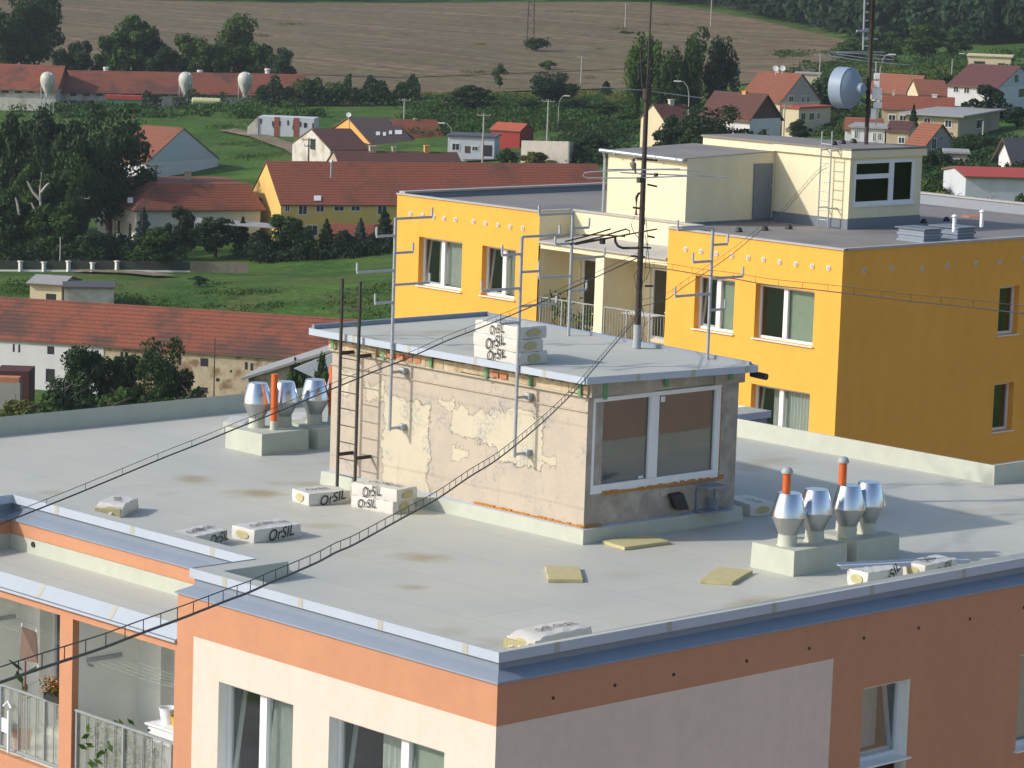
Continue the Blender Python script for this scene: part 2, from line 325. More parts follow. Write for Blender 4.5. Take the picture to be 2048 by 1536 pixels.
# loggia roof edge: wide pale flashing and bright lip
le = MB()
le.poly([(RX0+.01, Y0+.13, Z(-10.10)), (RX1-.01, Y0+.13, Z(-10.10)), (RX1-.01, Y0-.01, Z(-10.29)), (RX0+.01, Y0-.01, Z(-10.29))], 0)
le.box((RX0+.01, Y0-.04, Z(-10.335)), (RX1-.01, Y0-.0, Z(-10.30)), 1)
for x in (-39.0, -37.15, -40.8):
    le.poly([(x, Y0+.128, Z(-10.097)), (x+.1, Y0+.128, Z(-10.097)), (x+.1, Y0-.013, Z(-10.288)), (x, Y0-.013, Z(-10.288))], 2)
le.build('loggia_flashing', [mat('pale_flashing', (.36, .42, .48), .5, .05, 2), m_zinc, m_joint], bld)
m_roof = m_membrane.copy(); m_roof.name = 'roof_membrane_main'
spots(m_roof, [(onz(px, py, ZR), rx, ry, a) for px, py, rx, ry, a in ((385,960,.5,.55,.7),(520,988,.7,.6,.8),(625,968,.9,.35,.55),(100,985,.35,.3,.5),(845,1115,.55,.5,.75),(830,1175,.3,.25,.6),(640,1052,.6,.3,.45),(1300,1058,.9,.5,.45),(1500,1010,.5,.4,.4),(1930,1022,.5,.5,.35),(1250,1150,.5,.4,.25))], (-38.5, 36.8, 0), (.33, .27, .14))
# roof surface + inner parapet skirt + parapet top
rf = MB(); o1 = slim(outline(.50), .16); rf.poly([(x, y, ZR) for x, y in o1]); rfo = rf.build('roof_surface', m_roof, bld)
pp = MB(); oi, oo, ot = slim(outline(.50), .16), slim(outline(.46), .17), outline(.13)
for i in range(12):
    j = (i+1) % 12
    za, zb2 = [ZP+(.09 if (q[1] > 43 or q[0] < -46) else 0) for q in (oo[i], oo[j])]
    pp.poly([(*oi[i], ZR), (*oi[j], ZR), (*oo[j], zb2), (*oo[i], za)], 0)
    pp.poly([(*oo[i], za), (*oo[j], zb2), (*ot[j], ZP+.015), (*ot[i], ZP+.015)], 1)
pp.build('parapet', [m_skirt, m_membrane], bld)
# fascia and cornice, following the measured profile
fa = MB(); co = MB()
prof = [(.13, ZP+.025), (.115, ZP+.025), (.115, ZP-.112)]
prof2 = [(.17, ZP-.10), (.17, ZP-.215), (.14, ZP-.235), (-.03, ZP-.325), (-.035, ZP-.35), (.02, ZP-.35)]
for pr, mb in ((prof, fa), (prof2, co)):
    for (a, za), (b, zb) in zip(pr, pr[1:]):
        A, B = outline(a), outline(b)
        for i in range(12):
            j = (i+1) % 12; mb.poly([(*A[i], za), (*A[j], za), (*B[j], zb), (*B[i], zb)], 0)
def joints(p, q, n, nx, ny, mb):
    for k in range(n):
        t = (k+.55)/n; x, y = p[0]+(q[0]-p[0])*t, p[1]+(q[1]-p[1])*t
        dx, dy = (q[0]-p[0]), (q[1]-p[1]); L = math.hypot(dx, dy); dx, dy = dx/L*.05, dy/L*.05
        mb.poly([(x-dx, y-dy, ZP-.112), (x+dx, y+dy, ZP-.112), (x+dx, y+dy, ZP+.028), (x-dx, y-dy, ZP+.028)], 1)
e = .118-.002-.003
joints((RX1, Y0+.112), (X1, Y0+.112), 4, 0, -1, fa); joints((X1-.112, Y0), (X1-.112, Y1), 9, 1, 0, fa); joints((RX0, YR+.112), (RX1, YR+.112), 3, 0, -1, fa)
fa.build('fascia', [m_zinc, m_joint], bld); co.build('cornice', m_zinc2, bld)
# anchor holes under the cornice
for px, py in ((1106,1396),(1229.6,1370.6),(1347,1349),(1493,1322),(1618,1296.8),(1727.5,1276),(1837,1256),(1939.6,1237.8),(2047,1215)):
    p = onx(px, py, X1); h = MB(); h.tube([(X1-.01, p.y, p.z), (X1+.012, p.y, p.z)], .024, 10); h.build('anchor_hole', m_black, bld)
# windows -------------------------------------------------------------
def window(parent, O, S, N, a, b, c, d, depth=.22, split=.5, left='tilt', right='curtain', sill=m_white, back=.5, frame=m_white, fw=.07, transom=None):
    """white framed window set back in its opening: frame, panes, tilted sash, curtains, sill"""
    O, S, N = Vector(O), Vector(S), Vector(N); ext = .0
    def P(s, z, dd): return O + S*s + Vector((0, 0, z)) - N*dd
    def slab(mb, s0, s1, z0, z1, d0, d1, m=0): mb.prism([P(s0, z0, d0), P(s1, z0, d0), P(s1, z1, d0), P(s0, z1, d0)], -N*(d1-d0), m)
    fr = MB(); D0, D1 = depth-.06, depth+.02
    mid = a+(b-a)*split if split else None
    slab(fr, a, b, c, c+fw, D0, D1); slab(fr, a, b, d-fw, d, D0, D1)
    slab(fr, a, a+fw, c+fw, d-fw, D0, D1); slab(fr, b-fw, b, c+fw, d-fw, D0, D1)
    if mid: slab(fr, mid-.075, mid+.075, c+fw, d-fw, D0-.012, D1)
    w = fr.build('window', frame, parent)
    cells = [(a+fw, mid-.075, left), (mid+.075, b-fw, right)] if mid else [(a+fw, b-fw, left)]
    for s0, s1, kind in cells:
        pn = MB(); slab(pn, s0+.003, s1-.003, c+fw+.003, d-fw-.003, depth-.012, depth-.004)
        pn.build('pane', m_glass if kind not in ('dark',) else m_glassd, w)
        bk = MB()
        if kind == 'blind':
            slab(bk, s0, s1, c+fw, d-fw, depth+.05, depth+.06)
            bk.build('blind', m_blind, w)
        elif kind == 'lace':
            n = 18
            for i in range(n):
                q0, q1 = s0+(s1-s0)*i/n, s0+(s1-s0)*(i+1)/n; e0, e1 = (.09, .13) if i % 2 else (.13, .09)
                bk.poly([P(q0, c+fw, depth+e0), P(q1, c+fw, depth+e1), P(q1, d-fw, depth+e1), P(q0, d-fw, depth+e0)])
            bk.build('curtain', m_curt, w)
        elif kind == 'tilt':
            sh = MB()
            t = .20
            def Q(s, z): return P(s, z, depth-.01+t*(z-c)/(d-c))
            for (q0, q1, r0, r1) in ((s0, s0+.06, c+fw, d-fw), (s1-.06, s1, c+fw, d-fw), (s0, s1, c+fw, c+fw+.06), (s0, s1, d-fw-.06, d-fw)):
                sh.prism([Q(q0, r0), Q(q1, r0), Q(q1, r1), Q(q0, r1)], -N*.04)
            sh.build('sash', frame, w)
            n = 14; h0, h1 = s0+(s1-s0)*.35, s1
            for i in range(n):
                q0, q1 = h0+(h1-h0)*i/n, h0+(h1-h0)*(i+1)/n; e0, e1 = (.30, .33) if i % 2 else (.33, .30)
                bk.poly([P(q0, c+fw, depth+e0), P(q1, c+fw, depth+e1), P(q1, d-fw, depth+e1), P(q0, d-fw, depth+e0)])
            bk.build('curtain', m_curt, w)
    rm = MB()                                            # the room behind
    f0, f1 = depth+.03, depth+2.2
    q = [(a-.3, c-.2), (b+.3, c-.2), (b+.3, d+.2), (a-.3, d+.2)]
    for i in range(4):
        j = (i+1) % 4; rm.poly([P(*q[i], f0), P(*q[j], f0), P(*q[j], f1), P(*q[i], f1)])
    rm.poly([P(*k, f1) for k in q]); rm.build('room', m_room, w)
    if sill:
        sl_ = MB(); slab(sl_, a-.04, b+.04, c-.03, c-.002, -.07, depth-.06); sl_.build('sill', sill, w)
    return w
for k, (c, d) in enumerate(zw):
    window(bld, (0, Y0, 0), (1, 0, 0), (0, -1, 0), -34.47, -32.80, c, d, split=.50, left='tilt', right='lace', depth=.30 if 0 else .22)
    window(bld, (0, Y0, 0), (1, 0, 0), (0, -1, 0), -32.03, -29.68, c, d, split=.60, left='tilt', right='blind')
    window(bld, (0, Y0, 0), (1, 0, 0), (0, -1, 0), -46.9, -44.6, c, d, split=.5, left='lace', right='blind')
    for i, (a, b) in enumerate(rw):
        window(bld, (X1, 0, 0), (0, 1, 0), (1, 0, 0), a, b, c+.33 if i == 0 else c, d, split=None, left='tilt' if i != 1 else 'blind')
# loggias --------------------------------------------------------------
YL = Y0+.05; D_L = 1.25
lw = MB()
zt = Z(-10.335)
for k in range(4):
    z1 = zt-2.8*k; zb = z1-.14                            # underside of beam
    fl = z1-2.62
    ops = [(-41.28, -38.42), (-38.09, -35.57)]
    facade(lw, (0, YL, 0), (1, 0, 0), (0, -1, 0), RX0, RX1, z1-2.8, z1, [(a, b, fl, zb) for a, b in ops], .12, (), 0, 0)
    for a, b in ops:
        yb = YL+D_L
        lw.poly([(a, YL+.12, fl), (a, yb, fl), (a, yb, zb+.1), (a, YL+.12, zb+.1)], 1)       # partition facing +x
        lw.poly([(b, YL+.12, fl), (b, yb, fl), (b, yb, zb+.1), (b, YL+.12, zb+.1)], 1)
        lw.poly([(a, YL+.12, zb+.1), (b, YL+.12, zb+.1), (b, yb, zb+.1), (a, yb, zb+.1)], 1)
        lw.poly([(a, YL+.12, fl), (b, YL+.12, fl), (b, yb, fl), (a, yb, fl)], 2)
        facade(lw, (0, yb, 0), (1, 0, 0), (0, -1, 0), a, b, fl, zb+.1, [(a+.55, a+1.35, fl+.1, fl+2.2), (a+1.35, b-.15, fl+.95, fl+2.2)], .3, (), 1, 1)
lw.build('loggia', [m_orange, m_loggia, m_loggia], bld)
for k in range(3):
    fl = zt-2.8*k-2.62
    for a, b in ((-41.28, -38.42), (-38.09, -35.57)):
        window(bld, (0, YL+D_L, 0), (1, 0, 0), (0, -1, 0), a+.55, a+1.35, fl+.1, fl+2.2, depth=.3, split=None, left='dark', sill=None)
        window(bld, (0, YL+D_L, 0), (1, 0, 0), (0, -1, 0), a+1.35, b-.15, fl+.95, fl+2.2, depth=.3, split=None, left='lace', sill=m_white)
        # railing
        rl = MB(); zt_ = fl+1.09; y = YL+.06
        rl.box((a+.01, y-.02, zt_-.035), (b-.01, y+.02, zt_)); rl.box((a+.01, y-.015, fl+.08), (b-.01, y+.015, fl+.115))
        n = int((b-a)/.125)
        x = a+.06
        i = 0
        while x < b-.03:
            r = .007 if i % 5 else .018
            rl.box((x-r, y-r, fl+.115), (x+r, y+r, zt_-.035)); x += .235; i += 1
        rr = rl.build('railing', m_rail, bld)
        pn = MB(); pn.box((a+.02, y+.03, fl+.1), (b-.02, y+.038, zt_-.06)); pn.build('screen_panel', m_frost, rr)
# --------------------------------------------------- penthouse on the roof
m_pent = bpy.data.materials.new('stripped_plaster'); m_pent.use_nodes = True
n = m_pent.node_tree; b = n.nodes['Principled BSDF']; b.inputs['Roughness'].default_value = .92
tc = n.nodes.new('ShaderNodeTexCoord')
def N_(kind, **k):
    q = n.nodes.new(kind)
    for a_, v_ in k.items(): setattr(q, a_, v_)
    return q
def noise(scale, detail=6, rough=.6, vec=None, dist=0):
    q = N_('ShaderNodeTexNoise'); q.inputs['Scale'].default_value = scale; q.inputs['Detail'].default_value = detail; q.inputs['Roughness'].default_value = rough; q.inputs['Distortion'].default_value = dist
    n.links.new(vec or tc.outputs['Object'], q.inputs['Vector']); return q
def rng(src, a, bb, c=0, d=1):
    q = N_('ShaderNodeMapRange'); q.inputs[1].default_value = a; q.inputs[2].default_value = bb; q.inputs[3].default_value = c; q.inputs[4].default_value = d; n.links.new(src, q.inputs[0]); return q.outputs[0]
def mixc(fac, A, B):
    q = N_('ShaderNodeMix', data_type='RGBA')
    n.links.new(fac, q.inputs[0])
    for i, v in ((6, A), (7, B)):
        if isinstance(v, tuple): q.inputs[i].default_value = (*v, 1)
        else: n.links.new(v, q.inputs[i])
    return q.outputs[2]
nzv = N_('ShaderNodeTexNoise'); nzv.inputs['Scale'].default_value = 2.6; nzv.inputs['Detail'].default_value = 8; nzv.inputs['Roughness'].default_value = .68; n.links.new(tc.outputs['Object'], nzv.inputs['Vector'])
wob = N_('ShaderNodeVectorMath', operation='MULTIPLY_ADD'); wob.inputs[1].default_value = (.55, 0, .7); n.links.new(nzv.outputs['Color'], wob.inputs[0]); n.links.new(tc.outputs['Object'], wob.inputs[2])
cur_d = None
for x0, y0, x1, y1 in ((768,788,856,990),(905,812,1000,892),(1000,815,1082,945),(880,790,905,812),(676,742,700,790),(1082,905,1112,930),(730,760,768,800),(905,892,935,920)):
    pa, pb = ony(x0, y0, 34.5), ony(x1, y1, 34.5); cx_, cz_ = (pa.x+pb.x)/2+38.5+.275, (pa.z+pb.z)/2+.35
    t_ = N_('ShaderNodeMapping', vector_type='TEXTURE'); t_.inputs['Location'].default_value = (cx_, 0, cz_); t_.inputs['Scale'].default_value = (abs(pb.x-pa.x)/2, 1e4, abs(pb.z-pa.z)/2); n.links.new(wob.outputs[0], t_.inputs[0])
    a_ = N_('ShaderNodeVectorMath', operation='ABSOLUTE'); n.links.new(t_.outputs[0], a_.inputs[0]); sp = N_('ShaderNodeSeparateXYZ'); n.links.new(a_.outputs[0], sp.inputs[0])
    mx_n = N_('ShaderNodeMath', operation='MAXIMUM'); n.links.new(sp.outputs[0], mx_n.inputs[0]); n.links.new(sp.outputs[2], mx_n.inputs[1]); d_o = mx_n.outputs[0]
    if cur_d is None: cur_d = d_o
    else: q = N_('ShaderNodeMath', operation='MINIMUM'); n.links.new(cur_d, q.inputs[0]); n.links.new(d_o, q.inputs[1]); cur_d = q.outputs[0]
patch = rng(cur_d, 1.02, .98)
pk = mixc(rng(noise(1.7, 7, .7).outputs[0], .4, .6), (.50, .435, .345), (.45, .40, .33))
cr = mixc(rng(noise(5, 4).outputs[0], .35, .7), (.565, .52, .395), (.53, .49, .375))
base = mixc(patch, pk, cr)
rimf = N_('ShaderNodeMath', operation='MULTIPLY'); n.links.new(rng(cur_d, 1.28, 1.02), rimf.inputs[0]); n.links.new(rng(noise(7, 6, .7).outputs[0], .48, .58, 0, .7), rimf.inputs[1])
rim2 = N_('ShaderNodeMath', operation='MULTIPLY'); n.links.new(rimf.outputs[0], rim2.inputs[0]); n.links.new(rng(patch, 1, 0), rim2.inputs[1])
base = mixc(rim2.outputs[0], base, (.38, .355, .33))
gr = N_('ShaderNodeMath', operation='MULTIPLY'); n.links.new(rng(noise(1.6, 9, .75).outputs[0], .52, .62, 0, .8), gr.inputs[0]); n.links.new(rng(noise(16, 5, .7).outputs[0], .47, .56), gr.inputs[1])
base = mixc(gr.outputs[0], base, (.31, .305, .30))
edge = noise(5, 7, .65)
# horizontal formwork joints and runs
wz = N_('ShaderNodeTexWave', wave_type='BANDS', bands_direction='Z'); wz.inputs['Scale'].default_value = .24; wz.inputs['Distortion'].default_value = .35; n.links.new(tc.outputs['Object'], wz.inputs[0])
base = mixc(rng(wz.outputs['Fac'], 0, .006, .22, 0), base, (.28, .23, .17))
mv = N_('ShaderNodeMapping'); mv.inputs['Scale'].default_value = (6, 6, .35); n.links.new(tc.outputs['Object'], mv.inputs[0])
base = mixc(rng(noise(1, 5, .6, mv.outputs[0]).outputs[0], .58, .75, 0, .45), base, (.33, .27, .20))
n.links.new(base, b.inputs['Base Color'])
bp = N_('ShaderNodeBump'); bp.inputs['Strength'].default_value = 1; bp.inputs['Distance'].default_value = .02
_ad = N_('ShaderNodeMath', operation='MULTIPLY_ADD'); _ad.inputs[1].default_value = .6; n.links.new(noise(9, 6, .7).outputs[0], _ad.inputs[0]); n.links.new(patch, _ad.inputs[2]); n.links.new(_ad.outputs[0], bp.inputs['Height']); n.links.new(bp.outputs[0], b.inputs['Normal'])
m_attic = mat('crumbling_concrete', (.40, .31, .19), .95, .4, 5, .8, 14, col2=(.52, .43, .29), c2lo=.45, c2hi=.52, c2scale=3)
m_conc = mat('bare_concrete', (.36, .32, .27), .95, .25, 3, .4, 20, col2=(.44, .40, .35), c2scale=2)
ph = MB(); PX0, PX1, PY0, PY1 = -40.67, -34.47, 34.50, 37.98
pz1 = Z(-7.14)
wl = [(34.60, 37.53, Z(-8.95), Z(-7.16))]
facade(ph, (0, PY0, 0), (1, 0, 0), (0, -1, 0), PX0, PX1, ZR, pz1, (), m=0)
facade(ph, (PX1, 0, 0), (0, 1, 0), (1, 0, 0), PY0, PY1, ZR, pz1, [(34.85, 37.55, Z(-8.72), Z(-7.19))], .14, (), 1, 1)
ph.poly([(PX0, PY0, ZR), (PX0, PY1, ZR), (PX0, PY1, pz1), (PX0, PY0, pz1)], 1); ph.poly([(PX0, PY1, ZR), (PX1, PY1, ZR), (PX1, PY1, pz1), (PX0, PY1, pz1)], 1)
phw = ph.build('penthouse_wall', [m_pent, m_conc], bld)
# attic beam with broken edges
at = MB(); random.seed(3)
def rough_band(mb, p, q, nrm, z0, z1, off, seg, m=0):
    for i in range(seg):
        a, c = i/seg, (i+1)/seg; o = off+random.uniform(-.028, .022); zz = random.uniform(-.022, .018)
        A = Vector(p).lerp(Vector(q), a); B = Vector(p).lerp(Vector(q), c)
        mb.prism([(A.x, A.y, z0+zz), (B.x, B.y, z0+zz), (B.x, B.y, z1), (A.x, A.y, z1)], Vector(nrm)*o, m)
rough_band(at, (PX0-.05, PY0+.02, 0), (PX1+.05, PY0+.02, 0), (0, -1, 0), Z(-7.14), Z(-7.00), .085, 15)
rough_band(at, (PX0-.05, PY0+.02, 0), (PX1+.05, PY0+.02, 0), (0, -1, 0), Z(-7.00), Z(-6.87), .070, 40)
rough_band(at, (PX1-.02, PY0-.03, 0), (PX1-.02, PY1+.05, 0), (1, 0, 0), Z(-7.17), Z(-6.87), .10, 5, 1)
at.build('attic_band', [m_attic, m_conc], bld)
for x in (-39.15, -38.9, -38.68, -38.45, -36.6, -36.4):
    gd = MB(); gd.box((x, PY0-.1, Z(-7.11)), (x+random.uniform(.12, .18), PY0-.05, Z(-7.03))); gd.build('brick_patch', m_brick, bld)
led = MB(); led.box((PX0-.03, PY0-.075, Z(-7.175)), (PX1+.03, PY0, Z(-7.145))); led.box((PX0-.012, PY0-.035, Z(-7.42)), (PX1+.012, PY0, Z(-7.405)))
led.build('string_course', m_pent, bld)
# mask joints of the lower wall: panel seam and base flashing
cb = MB(); zc = Z(-9.27)
ring = lambda o, z: [(PX0-o, PY0-o, z), (PX1+o, PY0-o, z), (PX1+o, PY1+o, z), (PX0-o, PY1+o, z)]
A, B, D = ring(.115, ZR), ring(.10, zc), ring(.002, zc+.015)
for i in range(4):
    j = (i+1) % 4; cb.poly([A[i], A[j], B[j], B[i]], 0); cb.poly([B[i], B[j], D[j], D[i]], 1)
cb.build('base_upstand', [m_skirt, m_zinc], bld)
fm = MB(); random.seed(5)
x = -37.0
while x < PX1: 
    fm.box((x, PY0-.03, zc+.005), (x+.09, PY0, zc+.02+random.uniform(.01, .035))); x += .08
fm.build('foam_seam', m_foam, bld); fm = MB()
for i in range(5): fm.box((PX1-.0, PY0-.03+i*.08, zc+.01), (PX1+.03, PY0+.06+i*.08, zc+.03+random.uniform(0, .03)))
fm.build('foam_seam', m_foam, bld); fm = MB()
y = 34.87
while y < 37.6: fm.box((PX1, y, Z(-8.765)), (PX1+.03, y+.09, Z(-8.735)+random.uniform(0, .03))); y += .085
fm.build('foam_seam', m_foam, bld); fm = MB()
for i in range(16): fm.box((PX1, 37.555, Z(-8.7)+i*.09), (PX1+.012, 37.57+random.uniform(0, .02), Z(-8.6)+i*.09))
fm.build('foam_seam', m_foam, bld); fm = MB()
x = -39.4
while x < -38.6: fm.box((x, PY0-.03, zc+.005), (x+.06, PY0, zc+.02+random.uniform(.0, .02))); x += .07
fm.build('foam_seam', m_foam, bld)
# penthouse roof slab
RC = [(-41.0, 34.27), (-34.28, 34.24), (-33.86, 37.72), (-40.95, 38.35)]
rs = MB(); zq = Z(-6.83)
rs.prism([(*p, zq-.055) for p in RC], .05, 0); rs.build('penthouse_roof', m_membrane, bld)
fs = MB()
def edgestrip(p, q, o, z0, z1, m=0):
    d = Vector((q[0]-p[0], q[1]-p[1], 0)); L = d.length; d.normalize(); nn = Vector((d.y, -d.x, 0))
    a, c = Vector((*p, z0)), Vector((*q, z0)); fs.prism([a, c, c+nn*o, a+nn*o], z1-z0, m)
for i in range(4): edgestrip(RC[i], RC[(i+1) % 4], .03, zq-.10, zq+.012)
for t in (.13, .17, .38, .62, .86):
    a = Vector((*RC[0], 0)).lerp(Vector((*RC[1], 0)), t); fs.box((a.x, a.y-.0325, zq-.101), (a.x+.07, a.y-.02, zq+.0135), 1)
for t in (.28, .6, .92):
    a = Vector((*RC[1], 0)).lerp(Vector((*RC[2], 0)), t); edgestrip((a.x+.003, a.y), (a.x+.01, a.y+.08), .034, zq-.101, zq+.0135, 1)
fs.prism([(-41.0, 34.3, zq-.004), (-40.93, 34.3, zq-.004), (-40.88, 38.3, zq-.004), (-40.95, 38.3, zq-.004)], .075, 2); fs.prism([(-40.88, 38.26, zq-.004), (-33.95, 37.63, zq-.004), (-33.95, 37.69, zq-.004), (-40.88, 38.32, zq-.004)], .06, 2)
fs.build('roof_fascia', [m_zinc, m_joint, m_zinc2], bld)
gt = MB(); gt.tube([(-34.1, 37.86, zq-.17), (-33.80, 37.9, zq-.19)], .055, 10); gt.build('gutter', m_black, bld)
for i, (px, py) in enumerate(((666,690),(767,705),(862,718),(972,742),(1060,760),(1160,775))):
    p = ony(px, py, PY0-.1); s = MB(); L = random.uniform(.16, .26)
    s.box((p.x-.03, PY0-.115, Z(-7.13)-random.uniform(0, .05)), (p.x+.03, PY0-.105, Z(-6.9))); s.build('green_strap', m_green, bld)
for y in (34.72, 36.1, 37.62):
    s = MB(); s.box((PX1+.105, y, Z(-7.12)-(.1 if y < 35 else 0)), (PX1+.113, y+.09, Z(-6.9))); s.build('green_strap', m_green, bld)
# big window of the penthouse
pw = MB(); Xw = PX1-.03
def wb(mb, y0, y1, z0, z1, d=.07, m=0): mb.box((Xw-.03, y0, z0), (Xw-.03+d, y1, z1), m)
y0, y1, z0, z1 = 34.62, 37.56, Z(-8.74), Z(-7.20); z0b = Z(-8.66)
wb(pw, y0, y1, z0, z0b+.06); wb(pw, y0, y1, z1-.075, z1); wb(pw, y0, y0+.055, z0b+.06, z1-.075); wb(pw, y1-.13, y1, z0b+.06, z1-.075); wb(pw, 35.90, 36.11, z0b+.06, z1-.075)
w = pw.build('window', m_white, bld, bevel=.008)
for a, c in ((y0+.055, 35.90), (36.11, y1-.13)):
    g = MB(); g.box((Xw-.012, a+.002, z0b+.062), (Xw-.006, c-.002, z1-.077)); g.build('pane', m_glassd, w)
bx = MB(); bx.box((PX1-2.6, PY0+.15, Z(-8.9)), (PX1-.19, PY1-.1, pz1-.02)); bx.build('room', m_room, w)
st = MB(); st.box((Xw+.0, 36.17, z1-.19), (Xw+.004, 36.27, z1-.10)); st.box((Xw, 35.72, z0b+.07), (Xw+.004, 35.83, z0b+.11)); st.build('sticker', m_white, w)
# ledge patch and the two things fixed below the window
lp = MB(); lp.box((PX1, 36.2, Z(-8.92)), (PX1+.02, 37.62, Z(-8.79))); lp.build('mortar_patch', m_conc, bld)
vb = MB()
a = [onx(*q, PX1+.01) for q in ((1333,987),(1358,982),(1370,1014),(1344,1016))]
vb.prism(a, (.12, 0, -.03)); v = vb.build('wall_vent', m_black, bld, bevel=.02)
tag(v, 'x', 'x'); del v['label']; del v['category']
bk = MB(); by0, by1 = 37.02, 37.50
bk.box((PX1, by0, Z(-8.855)), (PX1+.30, by1, Z(-8.82))); bk.box((PX1+.01, by0+.02, Z(-9.23)), (PX1+.05, by0+.06, Z(-8.855))); bk.box((PX1+.10, by1-.14, Z(-9.23)), (PX1+.14, by1-.10, Z(-8.855)))
bk.box((PX1, by0-.02, Z(-9.25)), (PX1+.3, by1+.12, Z(-9.225)))
bk.box((PX1+.02, by1-.2, Z(-9.225)), (PX1+.24, by1-.17, Z(-9.05)))
tag(bk.build('step_bracket', m_zinc2), 'grey metal step stool standing against the stripped penthouse below its window', 'step')
# ================================================================ things on the foreground roof
def block(x0, x1, y0, y1, h=.39):
    m = MB(); s = .01
    m.poly([(x0-s, y0-s, ZR), (x1+s, y0-s, ZR), (x1, y0, ZR+h), (x0, y0, ZR+h)]); m.poly([(x1+s, y0-s, ZR), (x1+s, y1+s, ZR), (x1, y1, ZR+h), (x1, y0, ZR+h)])
    m.poly([(x1+s, y1+s, ZR), (x0-s, y1+s, ZR), (x0, y1, ZR+h), (x1, y1, ZR+h)]); m.poly([(x0-s, y1+s, ZR), (x0-s, y0-s, ZR), (x0, y0, ZR+h), (x0, y1, ZR+h)])
    m.poly([(x0, y0, ZR+h), (x1, y0, ZR+h), (x1, y1, ZR+h), (x0, y1, ZR+h)]); m.build('vent_block', m_skirt, bld)
block(-31.66, -30.80, 35.34, 36.55); block(-31.66, -30.80, 36.80, 37.80)
block(-44.62, -43.58, 35.36, 36.44); block(-44.62, -43.58, 36.68, 37.75)
ZB = ZR+.39
def cowl():
    r = root('roof_ventilator', '', 'ventilator', (0, 0, 0), 'spun metal cowls on the roof blocks')
    m = MB(); m.lathe((0, 0, 0), [(.165, 0), (.15, .03), (.145, .18)], 28); m.build('collar', m_skirt, r, smooth=.6)
    m = MB(); m.lathe((0, 0, 0), [(.142, .178), (.148, .20), (.268, .455), (.268, .458)], 32); m.build('lower_cone', m_cowl2, r, smooth=.5)
    m = MB(); m.lathe((0, 0, 0), [(.273, .452), (.273, .462), (.182, .80), (.172, .814), (.0, .814)], 32); m.build('upper_cone', m_cowl, r, smooth=.5)
    return r
c0 = cowl(); first = True
cl = [(-31.18, 35.60, 'nearest cowl on the right front roof block, before the orange pipe'), (-31.16, 36.20, 'second cowl of the right front block, just behind the nearest one'),
      (-31.12, 36.92, 'cowl at the near end of the right rear block, before the orange pipe'), (-31.14, 37.42, 'rightmost of all cowls, far end of the right rear block'),
      (-44.28, 35.80, 'leftmost of all cowls, on the left roof block beside a tall bare orange pipe'), (-44.17, 36.34, 'cowl just behind the tall bare orange pipe of the left block'),
      (-44.09, 37.00, 'cowl between the left front block and the stripped penthouse'), (-44.02, 37.50, 'cowl peeping out behind the left edge of the penthouse')]
for i, (x, y, lb) in enumerate(cl):
    c = c0 if i == 0 else copy_tree(c0)
    c.location = (x, y, ZB); c['label'] = lb; c.rotation_euler.z = i*1.3
def opipe(x, y, h, lab, cap):
    r = root('vent_pipe', lab, 'vent pipe', (x, y, ZB), 'orange plastic vent pipes')
    m = MB(); m.lathe((x, y, ZB), [(.075, 0), (.066, .16)], 18); m.build('collar', m_skirt, r, smooth=.6)
    m = MB(); m.lathe((x, y, ZB), [(.063, .155), (.063, h)], 20); m.build('pipe', m_pipe, r, smooth=.6)
    if cap:
        m = MB(); m.lathe((x, y, ZB), [(.075, h+.01), (.092, h+.0), (.092, h+.03), (.07, h+.075), (.03, h+.095), (.0, h+.098)], 20); m.build('cap', m_greycap, r, smooth=.8)
opipe(-31.58, 35.98, 1.02, 'orange pipe with grey cap behind the nearest right cowl', True)
opipe(-31.52, 37.22, 1.08, 'orange pipe with grey cap on the right rear block', True)
opipe(-43.89, 35.88, 1.02, 'tall bare orange pipe standing on the left front block', False)
opipe(-43.93, 37.28, 1.06, 'orange pipe half hidden by the left edge of the penthouse', False)
